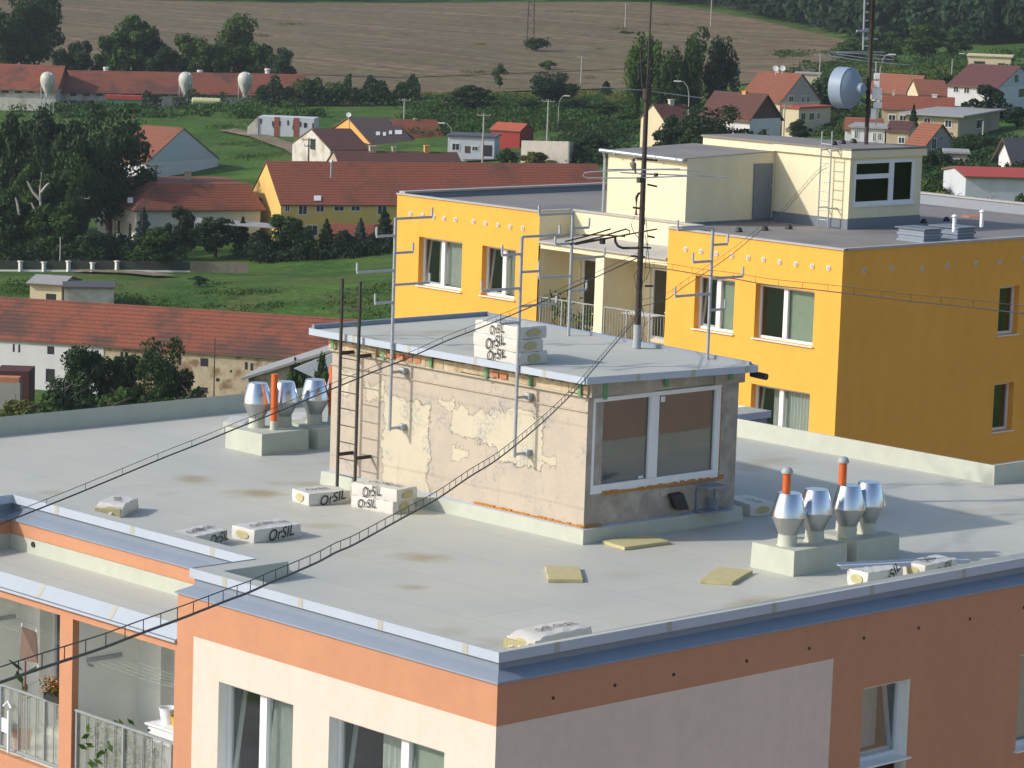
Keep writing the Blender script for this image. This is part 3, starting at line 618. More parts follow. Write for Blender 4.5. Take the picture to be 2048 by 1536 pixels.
# ---- insulation packages
txt = bpy.data.curves.new('lettering', 'FONT'); txt.body = 'OrSIL'; txt.size = 1; txt.shear = .3; txt.offset = .008; txt.resolution_u = 3; txt.align_x = 'CENTER'; txt.align_y = 'CENTER'
to = bpy.data.objects.new('tmp', txt); C.objects.link(to)
dg = bpy.context.evaluated_depsgraph_get(); tme = bpy.data.meshes.new_from_object(to.evaluated_get(dg)); tme.name = 'lettering'; bpy.data.objects.remove(to)
tme.materials.clear(); tme.materials.append(m_ink)
def package(c, e, l, ztop, h, lab, side='ce', L=None, seed=0, torn=False, txts=(('side', .5, .28, 0), ('top', .5, .24, .1)), Wd=None, grp='insulation packages lying on the roofs'):
    """c near top corner, e end-side corner, l far corner along the length; all measured at the height of the top"""
    rnd = random.Random(seed)
    c, e, l = [onz(*q, ztop) for q in (c, e, l)]
    ex = (l-c); Ln = L or min(max(ex.length, .8), 1.15); ex.normalize(); ey = (e-c); Wn = Wd or min(max((ey-ex*ey.dot(ex)).length, .42), .62); ey = (ey-ex*ey.dot(ex)).normalized()
    o = Vector((c.x, c.y, ztop-h))
    r = root('insulation_package', lab, 'package', o, grp)
    nx, ny, nz = 14, 8, 5
    m = MB(); idx = {}
    def pt(i, j, k):
        u, v, w_ = i/nx, j/ny, k/nz
        p = Vector((u*Ln, v*Wn, w_*h))
        # rounded edges and film wrinkles
        ed = [min(u, 1-u)*Ln, min(v, 1-v)*Wn, min(w_, 1-w_)*h]
        cnt = sum(1 for q in ed if q < 1e-6)
        inn = Vector((.5*Ln, .5*Wn, .5*h))-p
        if cnt >= 2: p += inn.normalized()*.010
        if cnt >= 3: p += inn.normalized()*.010
        wr = (math.sin(u*23+v*9+seed)*math.sin(v*17-w_*5+seed*2)*.006+rnd.uniform(-.004, .004))*(1.8 if torn else 1)
        if k == nz: p.z += wr
        elif j == 0 or j == ny: p.y += wr
        else: p.x += wr
        if torn: p.z -= max(0, .16-u)*(.5 if k == nz else 0)*h*4
        return o + ex*p.x + ey*p.y + Vector((0, 0, p.z))
    def vid(i, j, k):
        if (i, j, k) not in idx: idx[i, j, k] = len(m.v); m.v.append(pt(i, j, k))
        return idx[i, j, k]
    def q4(*a): m.f.append(tuple(vid(*t) for t in a)); m.m.append(0)
    for i in range(nx):
        for j in range(ny): q4((i,j,nz),(i+1,j,nz),(i+1,j+1,nz),(i,j+1,nz)); q4((i,j,0),(i,j+1,0),(i+1,j+1,0),(i+1,j,0))
        for k in range(nz): q4((i,0,k),(i+1,0,k),(i+1,0,k+1),(i,0,k+1)); q4((i,ny,k),(i,ny,k+1),(i+1,ny,k+1),(i+1,ny,k))
    for j in range(ny):
        for k in range(nz): q4((0,j,k),(0,j,k+1),(0,j+1,k+1),(0,j+1,k)); q4((nx,j,k),(nx,j+1,k),(nx,j+1,k+1),(nx,j,k+1))
    m.build('plastic_wrap', m_film, r, smooth=.55)
    # oval mouth of the film showing the wool
    for xx, s in ((0, -1), (Ln, 1)):
        w = MB(); pts = []
        for t in range(16):
            an = 2*math.pi*t/16; rr = 1+.12*math.sin(2*an+seed)
            pts.append(o + ex*(xx+s*(.014)) + ey*(Wn*(.5+.25*rr*math.cos(an))) + Vector((0, 0, h*(.5+.31*rr*math.sin(an)))))
        w.poly(pts if s > 0 else pts[::-1])
        w.build('wool_core', m_wool, r)
    if torn:
        w = MB(); w.prism([o+ex*(-.02)+ey*.04+Vector((0,0,.01)), o+ex*.10+ey*.04+Vector((0,0,.01)), o+ex*.10+ey*(Wn-.04)+Vector((0,0,.01)), o+ex*(-.08)+ey*(Wn-.02)+Vector((0,0,.01))], h*.62); w.build('wool_slab', m_wool, r)
        w = MB()
        for t in range(7):
            a_ = rnd.uniform(0, 1); A = o+ex*.06+ey*(Wn*a_)+Vector((0, 0, h*.8)); B = A-ex*rnd.uniform(.08, .16)+ey*rnd.uniform(-.08, .08)-Vector((0, 0, rnd.uniform(.05, .16))); D_ = A+ey*.09
            w.poly([A, D_, B+ey*.03, B])
        w.build('torn_film', m_film, r)
    up_ = Vector((0, 0, 1))
    for face, pos, sz, rot in txts:
        t = bpy.data.objects.new('lettering', tme); C.objects.link(t); t.parent = r
        # the side that can be read from the eye: the one whose outward normal is turned towards the camera
        if face == 'side':
            nrm, X_ = -ey, ex; P_ = ex*(pos*Ln) - ey*.02 + up_*(h*.5)
            if X_.cross(up_).dot(nrm) < 0: X_ = -ex
            Y_ = up_
        else:
            nrm = up_; X_ = ex if ex.dot(RH) > 0 else -ex; Y_ = up_.cross(X_); P_ = ex*(pos*Ln)+ey*(Wn*.5)+up_*(h+.018)
        mm = Matrix((X_, Y_, nrm)).transposed().to_4x4() @ Matrix.Rotation(rot+rnd.uniform(-.12, .2), 4, 'Z') @ Matrix.Diagonal((sz*rnd.uniform(.75, 1.0), sz*rnd.uniform(.9, 1.15), 1, 1))
        mm.translation = P_; t.matrix_local = mm
    return r
H = .21; zt1 = ZR+H
tx = (('side', .55, .22, .08), ('top', .35, .22, .3), ('top', .72, .2, -.15))
package((508,1060.7), (465,1049), (603,1047.7), zt1, H, 'package with black lettering lying alone on the roof, oval yellow end facing left', seed=1, txts=tx)
package((390,1073.5), (344,1062), (456,1059), zt1, H, 'package partly hidden behind the notch parapet, left of the lone package', seed=2, txts=(('side', .7, .22, 0), ('top', .4, .2, .3), ('top', .7, .2, .1)))
package((246,1010), (203,1000), (270,998), zt1, H, 'torn crumpled package spilling yellow wool near the left parapet corner', seed=3, torn=True, L=.75, txts=(('top', .55, .16, .5),))
package((617.4,987.8), (590,976), (700.8,981), zt1, H, 'package on the roof left of the stack of two, oval end towards the left', seed=4, txts=(('side', .55, .22, 0), ('top', .4, .2, .1)))
package((786.7,1004.7), (829.7,997), (701.6,989), zt1, H, 'lower package of the stack of two at the foot of the black ladder', seed=5, txts=(('side', .62, .2, .05), ('top', .5, .2, 0)))
package((794.5,980), (833.6,972), (702,964), zt1+H, H, 'upper package of the stack of two at the foot of the black ladder', seed=6, txts=(('side', .55, .22, .1), ('top', .6, .2, .1), ('top', .3, .17, -.2)))
package((1501,1009), (1539,1001.6), (1466,998.7), zt1, H, 'package behind the right corner of the penthouse, oval end facing right', seed=7, txts=(('top', .3, .18, 0),))
package((1736,1146), (1678,1139), (1804,1135), zt1+.04, H+.04, 'package under the left end of the long metal strip by the right parapet', seed=8, txts=(('side', .6, .22, .6),))
package((1850,1131), (1804,1132), (1916.6,1117), zt1+.04, H+.04, 'package under the right end of the long metal strip by the right parapet', seed=9, txts=(('side', .55, .2, .4), ('top', .4, .2, .3)))
package((1070,1276), (1016,1262), (1185,1252), ZR+.25, .25, 'torn package with loose film flaps at the front corner of the roof', seed=10, torn=True, L=1.15, txts=(('top', .4, .2, .2), ('top', .75, .2, -.1)))
zs = zq
package((1040,706), (1078,698), (944,688), zs+.20, .20, 'bottom package of the stack of three on the penthouse roof', seed=11, txts=(('side', .5, .2, .1),))
package((1036,681), (1075,675), (942,663), zs+.40, .20, 'middle package of the stack of three on the penthouse roof', seed=12, txts=(('side', .5, .22, .15),))
package((1040,655), (1077,648), (948,638), zs+.60, .20, 'top package of the stack of three on the penthouse roof', seed=13, txts=(('side', .5, .2, .15), ('top', .6, .2, .1)))
package((489,846), (462,839), (500,838), zt1, H, 'package seen behind the leftmost cowl', seed=14, txts=())
package((600,838), (575,829), (630,828), zt1, H, 'crumpled white package seen between the left cowls', seed=15, torn=True, txts=())
def slab_(pts, lab):
    p = [onz(*q, ZR+.055) for q in pts]; m = MB()
    # slightly crumbled outline
    ring = []; rnd = random.Random(len(lab))
    for i in range(4):
        a, b_ = p[i], p[(i+1) % 4]
        for t in range(5): q = a.lerp(b_, t/5); ring.append((q.x+rnd.uniform(-.008, .008), q.y+rnd.uniform(-.008, .008), ZR+.004))
    m.prism(ring, .05); tag(m.build('wool_slab', m_wool), lab, 'insulation slab', 'loose mineral wool slabs')
slab_(((1205,1081),(1249,1094),(1338.6,1082),(1296,1069)), 'yellow wool slab lying under the penthouse window')
slab_(((1090.6,1130.5),(1157.5,1132),(1165,1158.7),(1097,1158.7)), 'squarish yellow wool slab alone in the middle of the roof')
slab_(((1400,1159.5),(1465,1164),(1505,1140.5),(1438,1132.6)), 'yellow wool slab lying left of the right vent blocks')
a, b_ = onz(1682,1133, ZR+H+.075), onz(1940,1121, ZR+.20); d = (b_-a).normalized(); nn = Vector((d.y, -d.x, 0)).normalized()
m = MB(); m.prism([a, b_, b_-nn*.10, a-nn*.10], .012); m.prism([a, b_, b_+Vector((0,0,.0)), a], .012) if 0 else None
m.prism([a+nn*.002, b_+nn*.002, b_+nn*.006, a+nn*.006], -.045+.0); m.prism([a-nn*.102, b_-nn*.102, b_-nn*.106, a-nn*.106], .04)
tag(m.build('metal_strip', m_zinc), 'long pale blue bent metal strip lying across the two packages by the right parapet', 'metal strip')
# ---- ladder on the penthouse
lx0, lx1, ly = -40.06, -39.60, 34.16
r = root('roof_ladder', 'black steel ladder fixed to the stripped penthouse wall', 'ladder', ((lx0+lx1)/2, ly, Z(-9.37)))
for x in (lx0, lx1):
    m = MB(); m.box((x-.02, ly-.02, ZR+.01), (x+.02, ly+.02, Z(-5.87))); m.build('rail', m_black, r)
z = Z(-9.2)
while z < Z(-5.95):
    m = MB(); m.tube([(lx0, ly, z), (lx1, ly, z)], .010, 6); m.build('rung', m_black, r); z += .285
for zz in (Z(-8.86), Z(-7.13)):
    for x in (lx0, lx1):
        m = MB(); m.box((x-.012, ly+.02, zz-.03), (x+.012, PY0-.01, zz+.03)); m.build('wall_bracket', m_black, r)
# ---- posts with upturned arms
def post(x, y, zb, zt, arms, lab, brackets=(), r_=.028):
    r = root('aerial_post', lab, 'post', (x, y, zb), 'galvanised posts with upturned arms')
    m = MB(); m.tube([(x, y, zb), (x, y, zt)], r_, 12); m.build('pole', m_galv, r, smooth=.6)
    for px, py in arms:
        p = onx(px, py, x); s = 1 if p.y > y else -1
        m = MB(); m.box((x-.014, min(y, p.y), p.z-.02), (x+.014, max(y, p.y), p.z+.02)); m.box((x-.014, p.y-.014, p.z+.02), (x+.014, p.y+.014, p.z+.16)); m.build('arm', m_galv, r)
    for zz in brackets:
        m = MB(); m.box((x-.02, y+.02, zz-.025), (x+.02, PY0-.08, zz+.02)); m.box((x-.05, PY0-.1, zz-.05), (x+.07, PY0, zz+.055)); m.build('wall_bracket', m_galv, r, bevel=.008)
post(-38.79, 34.19, Z(-8.28), Z(-4.73), ((864,434),(826,504),(859,565),(753,473),(714,545),(750,607)), 'post with arms fixed to the penthouse wall just right of the ladder', (Z(-7.30), Z(-8.24)))
post(-35.77, 34.19, Z(-8.29), Z(-4.76), ((1119,469.6),(1077.6,542),(1112.7,607),(1004,510.5),(963,582),(999.6,648)), 'post with arms in front of the package stack on the penthouse wall', (Z(-7.33), Z(-8.24)))
p = onz(1137, 671, zq); post(p.x, p.y, zq-.0, zv(p.x, p.y, 423), ((1077.6,430),(1110,489),(1078,556),(1178,455),(1208.5,513),(1172.8,579)), 'post with arms rising from the penthouse roof edge before the balconies')
p = onz(1414.8, 718, zq); post(p.x, p.y, zq-.0, zv(p.x, p.y, 457), ((1355,460),(1385.6,524.7),(1350,593),(1455,488),(1485.7,552.7),(1449.7,618)), 'post with arms right of the aerial mast, guyed to the penthouse roof')
m = MB(); zg = zv(p.x, p.y, 663); m.box((p.x-.24, p.y-.02, zg), (p.x+.1, p.y+.02, zg+.04))
# ---- aerial mast
mx_, my_ = -36.37, 37.50
zth = zv(mx_, my_, 185)
r = root('aerial_mast', 'tall rusty aerial mast with television antennas on the stripped penthouse', 'mast', (mx_, my_, zq))
m = MB(); m.tube([(mx_, my_, zq), (mx_, my_, zq+.40)], .07, 14); m.build('sleeve', m_greycap, r, smooth=.6)
m = MB(); m.tube([(mx_, my_, zq+.38), (mx_, my_, zth)], [.054, .038], 14); m.build('pole', m_rust, r, smooth=.6)
m = MB(); m.tube([(mx_, my_, zth-.1), (mx_+.02, my_+.02, zv(mx_, my_, -220))], .014, 8); m.tube([(mx_, my_, zth-.12), (mx_, my_, zth+.06)], .07, 10); m.build('whip_aerial', m_rust, r)
DM = Vector((mx_, my_, 0)).dot(FH)
A_ = lambda px, py, dd=0: atd(px, py, DM+dd)
for (x0, y0_), (x1, y1_) in (((1273,317),(1315,321)),((1295,369),(1314,373)),((1266,415),(1290,418)),((1295,472),(1309,475)),((1262,512),(1290,514)),((1290,572),(1306,572)),((1275,494),(1302,496))):
    m = MB(); m.tube([A_(x0, y0_, -.02), A_(x1, y1_, .02)], .018, 6); m.build('step_iron', m_rust, r)
# upper dipole antenna
m = MB(); k = .006
m.tube([A_(1278,348,-.5), A_(1312,349,.5)], .012, 6)
m.tube([A_(1178,344,-.25)]+[A_(1166+2*abs(t)-0, 350+6*t*0+t*3.2, -.25) for t in (-1.2, 0, 1.2)]+[A_(1176,356,-.25), A_(1270,356,-.25), A_(1310,354.5,-.25), A_(1385,352,-.25)], .012, 6)
m.tube([A_(1178,344,-.25), A_(1262,340,-.25), A_(1320,339,-.25), A_(1390,340.5,-.25), A_(1397,346,-.25), A_(1393,352,-.25)], .012, 6)
m.tube([A_(1241,345,.25), A_(1350,350,.25), A_(1454,353.5,.25)], .012, 6)
m.tube([A_(1215,339,.4), A_(1360,338,.4)], .012, 6)
m.build('dipole_antenna', m_galv, r)
m = MB(); p = A_(1280, 360, -.3); m.box(p-Vector((.04,.04,.045)), p+Vector((.04,.04,.045))); p = A_(1312, 350, .2); m.box(p-Vector((.025,.025,.03)), p+Vector((.025,.025,.03))); m.build('junction_box', m_black, r)
# hooked pipe bracket
m = MB(); m.tube([A_(1272,430), A_(1273,395), A_(1277,387), A_(1282,386), A_(1285,392), A_(1287,420)], .022, 8); m.build('hooked_bracket', m_rust, r, smooth=True)
# lower yagi
m = MB(); m.tube([A_(1283,496), A_(1245,496), A_(1236,492), A_(1231,484), A_(1230,474)], .022, 8); m.tube([A_(1166,470,.35), A_(1205,470,.1), A_(1250,473,-.2)], .014, 6)
m.build('antenna_arm', m_rust, r, smooth=True)
m = MB()
for q in ([(1140,489,-.6),(1200,474,-.2),(1252,458,.2),(1260,462,.2),(1258,468,.2),(1200,480,-.2),(1150,489,-.6)], [(1130,483,-.5),(1175,472,-.1),(1221,458,.3)], [(1140,488,-.3),(1240,472,.0),(1314,458,.5)]):
    m.tube([A_(*t) for t in q], .013, 6)
m.build('yagi_antenna', m_rust, r)
m = MB(); p = A_(1205, 482, -.1); m.box(p-Vector((.035,.035,.05)), p+Vector((.035,.035,.05))); m.build('junction_box', m_black, r)
m = MB(); rnd = random.Random(4)
for q in ([(1281,370),(1284,388),(1288,420),(1290,450)], [(1270,432),(1262,450),(1268,465),(1280,480),(1286,495)], [(1272,430),(1283,428),(1290,440)], [(1292,440),(1296,480),(1291,530),(1288,565)], [(1279,535),(1268,550),(1272,575),(1284,590),(1283,618)], [(1290,470),(1296,500),(1300,540),(1292,560)], [(1286,560),(1281,600),(1290,640),(1281,690)]):
    m.tube([A_(x, y, -.08) for x, y in q], .006, 5)
m.build('loose_wiring', m_black, r)
m = MB(); m.tube([A_(1284,100+75,0), A_(1281,100)], .012, 6); m.tube([A_(1277,160), A_(1277,130)], .012, 6); m.tube([A_(1280,100), A_(1290,100)], .012, 6); m.tube([A_(1284,170), A_(1293,180)], .012, 6); m.build('rod_aerial', m_rust, r)
m = MB(); m.tube([A_(1200,174,-.2), A_(1290,181), A_(1405,196,.2)], .006, 5); m.build('director_rod', m_galv, r)
# ---- perched bird
def bird():
    c = A_(1266, 331, -.25); r = .058
    path = [(1271,345,.010),(1270,341,.018),(1269,337,.030),(1267.5,333,.046),(1266,329,.055),(1265.3,325,.050),(1266,321.5,.036),(1267.3,319,.030),(1268,317,.026),(1267.6,315.4,.012)]
    m = MB(); pts = [atd(x, y, DM-.25+.0) for x, y, _ in path]
    m.tube(pts, [q for *_, q in path], 14)
    b = m.build('bird', [mat('brown_grey_plumage', (.22, .19, .15), .8, .3, 30)], smooth=True)
    tag(b, 'small brown grey bird perched on the dipole antenna of the mast', 'bird')
    for dx in (-1.2, 1.2):
        q = MB(); q.tube([atd(1266+dx, 334, DM-.27), atd(1266+dx, 340.5, DM-.26)], .005, 5); q.build('leg', m_rust, b)
    q = MB(); p0 = atd(1268.6, 317.5, DM-.27); p1 = atd(1271, 318, DM-.28); q.tube([p0, p1], [.008, .001], 6); q.build('beak', m_black, b)
    q = MB(); q.tube([atd(1270, 338, DM-.24), atd(1271.8, 347, DM-.23)], [.02, .012], 6); q.build('tail', m_rust, b)
bird()
# ---- hung cables
def cable(pts, D0, D1, lab, gap, spacing, rl=.009, ru=.005, ext0=0):
    """pts: image points of the lower strand; inverse depth runs evenly from D0 to D1 (a straight line in plan)"""
    xs = [p[0] for p in pts]
    P = []
    for i in range(len(pts)-1):
        for t in range(6):
            x = pts[i][0]+(pts[i+1][0]-pts[i][0])*t/6
            # Catmull-Rom in y
            p0, p1, p2, p3 = pts[max(i-1, 0)], pts[i], pts[i+1], pts[min(i+2, len(pts)-1)]
            u = t/6; m1 = (p2[1]-p0[1])/(p2[0]-p0[0])*(p2[0]-p1[0]); m2 = (p3[1]-p1[1])/(p3[0]-p1[0])*(p2[0]-p1[0])
            y = (2*u**3-3*u*u+1)*p1[1]+(u**3-2*u*u+u)*m1+(-2*u**3+3*u*u)*p2[1]+(u**3-u*u)*m2
            s = (x-xs[0])/(xs[-1]-xs[0]); D = 1/((1/D0)*(1-s)+(1/D1)*s); P.append(atd(x, y, D))
    D = D1; P.append(atd(*pts[-1], D1))
    # carry on to where it is tied beyond the picture
    if ext0: d = (P[0]-P[2]).normalized(); P.insert(0, P[0]+d*ext0)
    r = root('hung_cable', lab, 'cable', P[0], 'cables slung between the roofs')
    m = MB(); m.tube(P, rl, 6); m.build('cable', m_black, r)
    g = Vector((0, 0, gap)); m = MB(); m.tube([p+g for p in P], ru, 5); m.build('carrier_wire', m_black, r)
    hm = MB(); acc = spacing*.5
    k = 0
    for a, b_ in zip(P, P[1:]):
        L = (b_-a).length; t = acc
        while t < L:
            p = a.lerp(b_, t/L); q = MB(); q.tube([p+Vector((0,0,-.008)), p+g], .0035, 4); q.build('hanger', m_black, r); t += spacing; k += 1
        acc = t-L
    return k
c1 = [(0,1365),(73,1339.7),(142,1317),(206,1295.7),(262.6,1274),(318,1253.5),(368,1235),(414.6,1216.6),(457,1200),(499.6,1184),(536.7,1167),(570.7,1152.7),(607,1137),(641,1121.5),(672,1104.7),(702,1092),(758,1062),(807.5,1034.6),(873.4,998.4),(938.5,954),(990.6,921.6),(1042.7,881),(1094.8,835.7),(1149.6,781.8),(1179,748),(1214,707),(1261,651.5),(1284,620)]
cable(c1, 14.5, DM-.1, 'long sagging cable from the lower left past the penthouse corner to the mast', .075, .42, .008, .004, 2)
cable([(1284,612),(1330.7,600),(1370,572),(1418.6,540.5),(1467,506),(1526,457.5),(1565,425.8),(1609,377),(1638,345),(1655,335)], DM, 88, 'cable rising from the mast to the yellow block stair tower', .11, 1.1, .007, .004)
cable([(0,1048.5),(71,1020.5),(150,989),(251.5,947),(331,914),(407.7,883.8),(482,853),(560,822),(632.6,791),(701.6,762.8),(751,742),(824,713),(895.6,680.7),(943.8,662),(1050,618.8),(1133.8,580.7),(1218.8,542),(1283,512)], 33, DM-.1, 'cable crossing the left half of the roof up to the mast', .075, .85, .009, .004, 2)
cable([(1290,535),(1334.7,538.4),(1400,549),(1470,558),(1535.6,569.5),(1625,579),(1729,591),(1815,602),(1915.5,612),(2048,627)], DM, 37, 'cable running from the mast to the right over the yellow wall', .09, 1.05, .008, .004)
# ================================================================ yellow building
yb = root('apartment_building', 'bright ochre yellow apartment block behind the front one, with pale yellow stair tower', 'building', (-65, 73, 0))
QX0, QX1, QY0, QY1 = -73.98, -55.62, 65.25, 81.2; QR0, QR1, QYR = -67.53, -62.20, 66.6
yr = Z(-8.42); yt = Z(-8.27)
zy = [(Z(-9.52-2.82*k-1.52), Z(-9.52-2.82*k)) for k in range(4)]
yw = MB()
L1 = [(-72.9, -70.9), (-70.0, -68.51)]; L2 = [(-61.07, -59.54), (-58.75, -56.57)]
facade(yw, (0, QY0, 0), (1, 0, 0), (0, -1, 0), QX0, QR0, 0, yt, [(a, b, c, d) for a, b in L1 for c, d in zy], .25)
facade(yw, (0, QY0, 0), (1, 0, 0), (0, -1, 0), QR1, QX1, 0, yt, [(a, b, c, d) for a, b in L2 for c, d in zy], .25)
zy2 = [(c-.02, d-.14) for c, d in zy]
facade(yw, (QX1, 0, 0), (0, 1, 0), (1, 0, 0), QY0, QY1, 0, yt, [(72.22, 73.14, c, d) for c, d in zy2]+[(76.8, 77.8, c, d) for c, d in zy2], .25)
for a, b in (((QX0, QY0), (QX0, QY1)), ((QX0, QY1), (QX1, QY1))): yw.poly([(*a, 0), (*b, 0), (*b, yt), (*a, yt)])
yw.build('wall', m_yellow, yb)
for c, d in zy:
    window(yb, (0, QY0, 0), (1, 0, 0), (0, -1, 0), *L1[0], c, d, depth=.25, split=.47, left='tilt', right='lace')
    window(yb, (0, QY0, 0), (1, 0, 0), (0, -1, 0), *L1[1], c, d, depth=.25, split=.55, left='tilt', right='lace')
for k, (c, d) in enumerate(zy):
    window(yb, (0, QY0, 0), (1, 0, 0), (0, -1, 0), *L2[0], c, d, depth=.25, split=.5, left='tilt', right='blind' if k == 0 else 'lace')
    window(yb, (0, QY0, 0), (1, 0, 0), (0, -1, 0), *L2[1], c, d, depth=.25, split=.45, left='dark' if k == 0 else 'tilt', right='blind' if k == 0 else 'lace')
for c, d in zy2:
    window(yb, (QX1, 0, 0), (0, 1, 0), (1, 0, 0), 72.22, 73.14, c, d, depth=.25, split=None, left='dark')
    window(yb, (QX1, 0, 0), (0, 1, 0), (1, 0, 0), 76.8, 77.8, c, d, depth=.25, split=None, left='tilt')
# round vents under the roof edge
def rv(p, n):
    m = MB(); n = Vector(n); m.tube([p-n*.02, p+n*.025], .075, 14, 0); m.tube([p+n*.02, p+n*.035], [.05, .045], 14, 1); m.build('round_vent', [m_greyw, m_gutter], yb)
m_greyw = mat('white_vent_ring', (.66, .64, .56), .6, .05)
for px, py in ((821.5,427),(846,430),(868,434),(889,436.5),(911.7,439),(947.5,443),(971.6,446.7),(996.7,450),(1021,453),(1046,456.5)): rv(ony(px, py, QY0), (0, -1, 0))
for px, py in ((1372,498.5),(1402.7,502.7),(1433.5,507),(1464.5,510.7),(1496.7,515.5),(1527.8,519),(1560,523.7),(1592.4,528),(1625,532.4),(1657.7,536)): rv(ony(px, py, QY0), (0, -1, 0))
for px, py in ((1727.8,541),(1783,536.6),(1843,537.7),(1894.6,531.6),(1951.2,526.5),(1999,524),(2046,518)): rv(onx(px, py, QX1), (1, 0, 0))
# roof, parapets
yf = MB()
yf.poly([(QX0, QYR, yr), (QX1, QYR, yr), (QX1, QY1, yr), (QX0, QY1, yr)]); yf.poly([(QX0, QY0, yr), (QR0, QY0, yr), (QR0, QYR, yr), (QX0, QYR, yr)]); yf.poly([(QR1, QY0, yr), (QX1, QY0, yr), (QX1, QYR, yr), (QR1, QYR, yr)])
yf.build('roof_surface', m_darkroof, yb)
pe = MB()
def cop(a, b, h0, h1, w, n):
    a, b, n = Vector((*a, 0)), Vector((*b, 0)), Vector((*n, 0))
    pe.prism([Vector((a.x, a.y, h0))+n*.05, Vector((b.x, b.y, h0))+n*.05, Vector((b.x, b.y, h0))-n*w, Vector((a.x, a.y, h0))-n*w], h1-h0)
cop((QX0, QY0), (QR0, QY0), yt-.02, yt+.03, .12, (0, -1)); cop((QR1, QY0), (QX1+.05, QY0), yt-.02, yt+.03, .12, (0, -1)); cop((QX1, QY0+.05), (QX1, QY1), yt-.03, yt+.035, .12, (1, 0))
cop((QX0, QY0+.12), (QX0, QY1), yt+.02, yt+.08, .2, (-1, 0)); cop((QX0, QY1), (QX1, QY1), yt+.17, yt+.22, .25, (0, 1))
cop((QR0, QYR), (QR1, QYR), yt-.02, yt+.03, .15, (0, -1)); cop((QR0, QY0+.05), (QR0, QYR), yt-.02, yt+.03, .15, (1, 0)); cop((QR1, QY0+.05), (QR1, QYR), yt-.02, yt+.03, .15, (-1, 0))
pe.build('roof_edge', m_gutter, yb)
pi = MB()
pi.poly([(QX0+.2, QY0+.1, yr), (QX0+.2, QY1, yr), (QX0+.12, QY1, yt+.05), (QX0+.12, QY0+.1, yt+.05)]); pi.poly([(QX0, QY1-.3, yr), (QX1, QY1-.3, yr), (QX1, QY1-.2, yt+.19), (QX0, QY1-.2, yt+.19)])
pi.build('parapet', m_bluegrey, yb)
# recessed bay with the balconies
lm = MB()
lm.poly([(QR0, QYR, 0), (QR1, QYR, 0), (QR1, QYR, yt), (QR0, QYR, yt)], 0) if 0 else None
lm.poly([(QR0, QYR, Z(-9.3)), (QR1, QYR, Z(-9.3)), (QR1, QYR, yt-.02), (QR0, QYR, yt-.02)], 0)
lm.poly([(QR0, QY0, Z(-9.3)), (QR0, QYR, Z(-9.3)), (QR0, QYR, yt), (QR0, QY0, yt)], 0); lm.poly([(QR1, QY0, Z(-9.3)), (QR1, QYR, Z(-9.3)), (QR1, QYR, yt), (QR1, QY0, yt)], 0)
yl = QY0+.05; zb0 = Z(-9.17)
for k in range(3):
    z1 = zb0-2.82*k; zb = z1-.20; fl = z1-2.70
    ops = [(QR0+.02, -65.15), (-64.80, QR1-.02)]
    facade(lm, (0, yl, 0), (1, 0, 0), (0, -1, 0), QR0, QR1, z1-2.82, z1, [(a, b, fl, zb) for a, b in ops], .12)
    for a, b in ops:
        y2 = QYR
        lm.poly([(a, yl+.12, fl), (a, y2, fl), (a, y2, zb+.12), (a, yl+.12, zb+.12)], 1); lm.poly([(b, yl+.12, fl), (b, y2, fl), (b, y2, zb+.12), (b, yl+.12, zb+.12)], 1)
        lm.poly([(a, yl+.12, zb+.12), (b, yl+.12, zb+.12), (b, y2, zb+.12), (a, y2, zb+.12)], 1); lm.poly([(a, yl+.12, fl), (b, yl+.12, fl), (b, y2, fl), (a, y2, fl)], 2)
        facade(lm, (0, y2, 0), (1, 0, 0), (0, -1, 0), a, b, fl, zb+.12, [(b-1.95, b-1.2, fl+.1, fl+2.2), (b-1.2, b-.15, fl+.95, fl+2.2)], .15, (), 1, 1)
        w0 = window(yb, (0, y2, 0), (1, 0, 0), (0, -1, 0), b-1.95, b-1.2, fl+.1, fl+2.2, depth=.15, split=None, left='dark', sill=None)
        window(yb, (0, y2, 0), (1, 0, 0), (0, -1, 0), b-1.2, b-.15, fl+.95, fl+2.2, depth=.15, split=None, left='lace' if k else 'dark')
        rl = MB(); zt_ = fl+1.05; y = yl+.05
        rl.box((a+.02, y-.02, zt_-.03), (b-.02, y+.02, zt_)); rl.box((a+.02, y-.015, fl+.08), (b-.02, y+.015, fl+.11))
        x = a+.04; i = 0
        while x < b-.03:
            q = .005 if i % 8 else .02; rl.box((x-q, y-q, fl+.11), (x+q, y+q, zt_-.03)); x += .115; i += 1
        rl.build('railing', m_rail, yb)
lm.build('balcony_bay', [m_lemon, m_lemon, m_conc], yb)
ln = MB(); ln.poly([(QR0+.01, QYR-.01, Z(-8.98)), (QR1-.01, QYR-.01, Z(-8.98)), (QR1-.01, QY0-.02, zb0+.03), (QR0+.01, QY0-.02, zb0+.03)]); ln.box((QR0+.01, QY0-.05, zb0-.03), (QR1-.01, QY0-.02, zb0+.03))
ln.build('balcony_roof', m_gutter, yb)
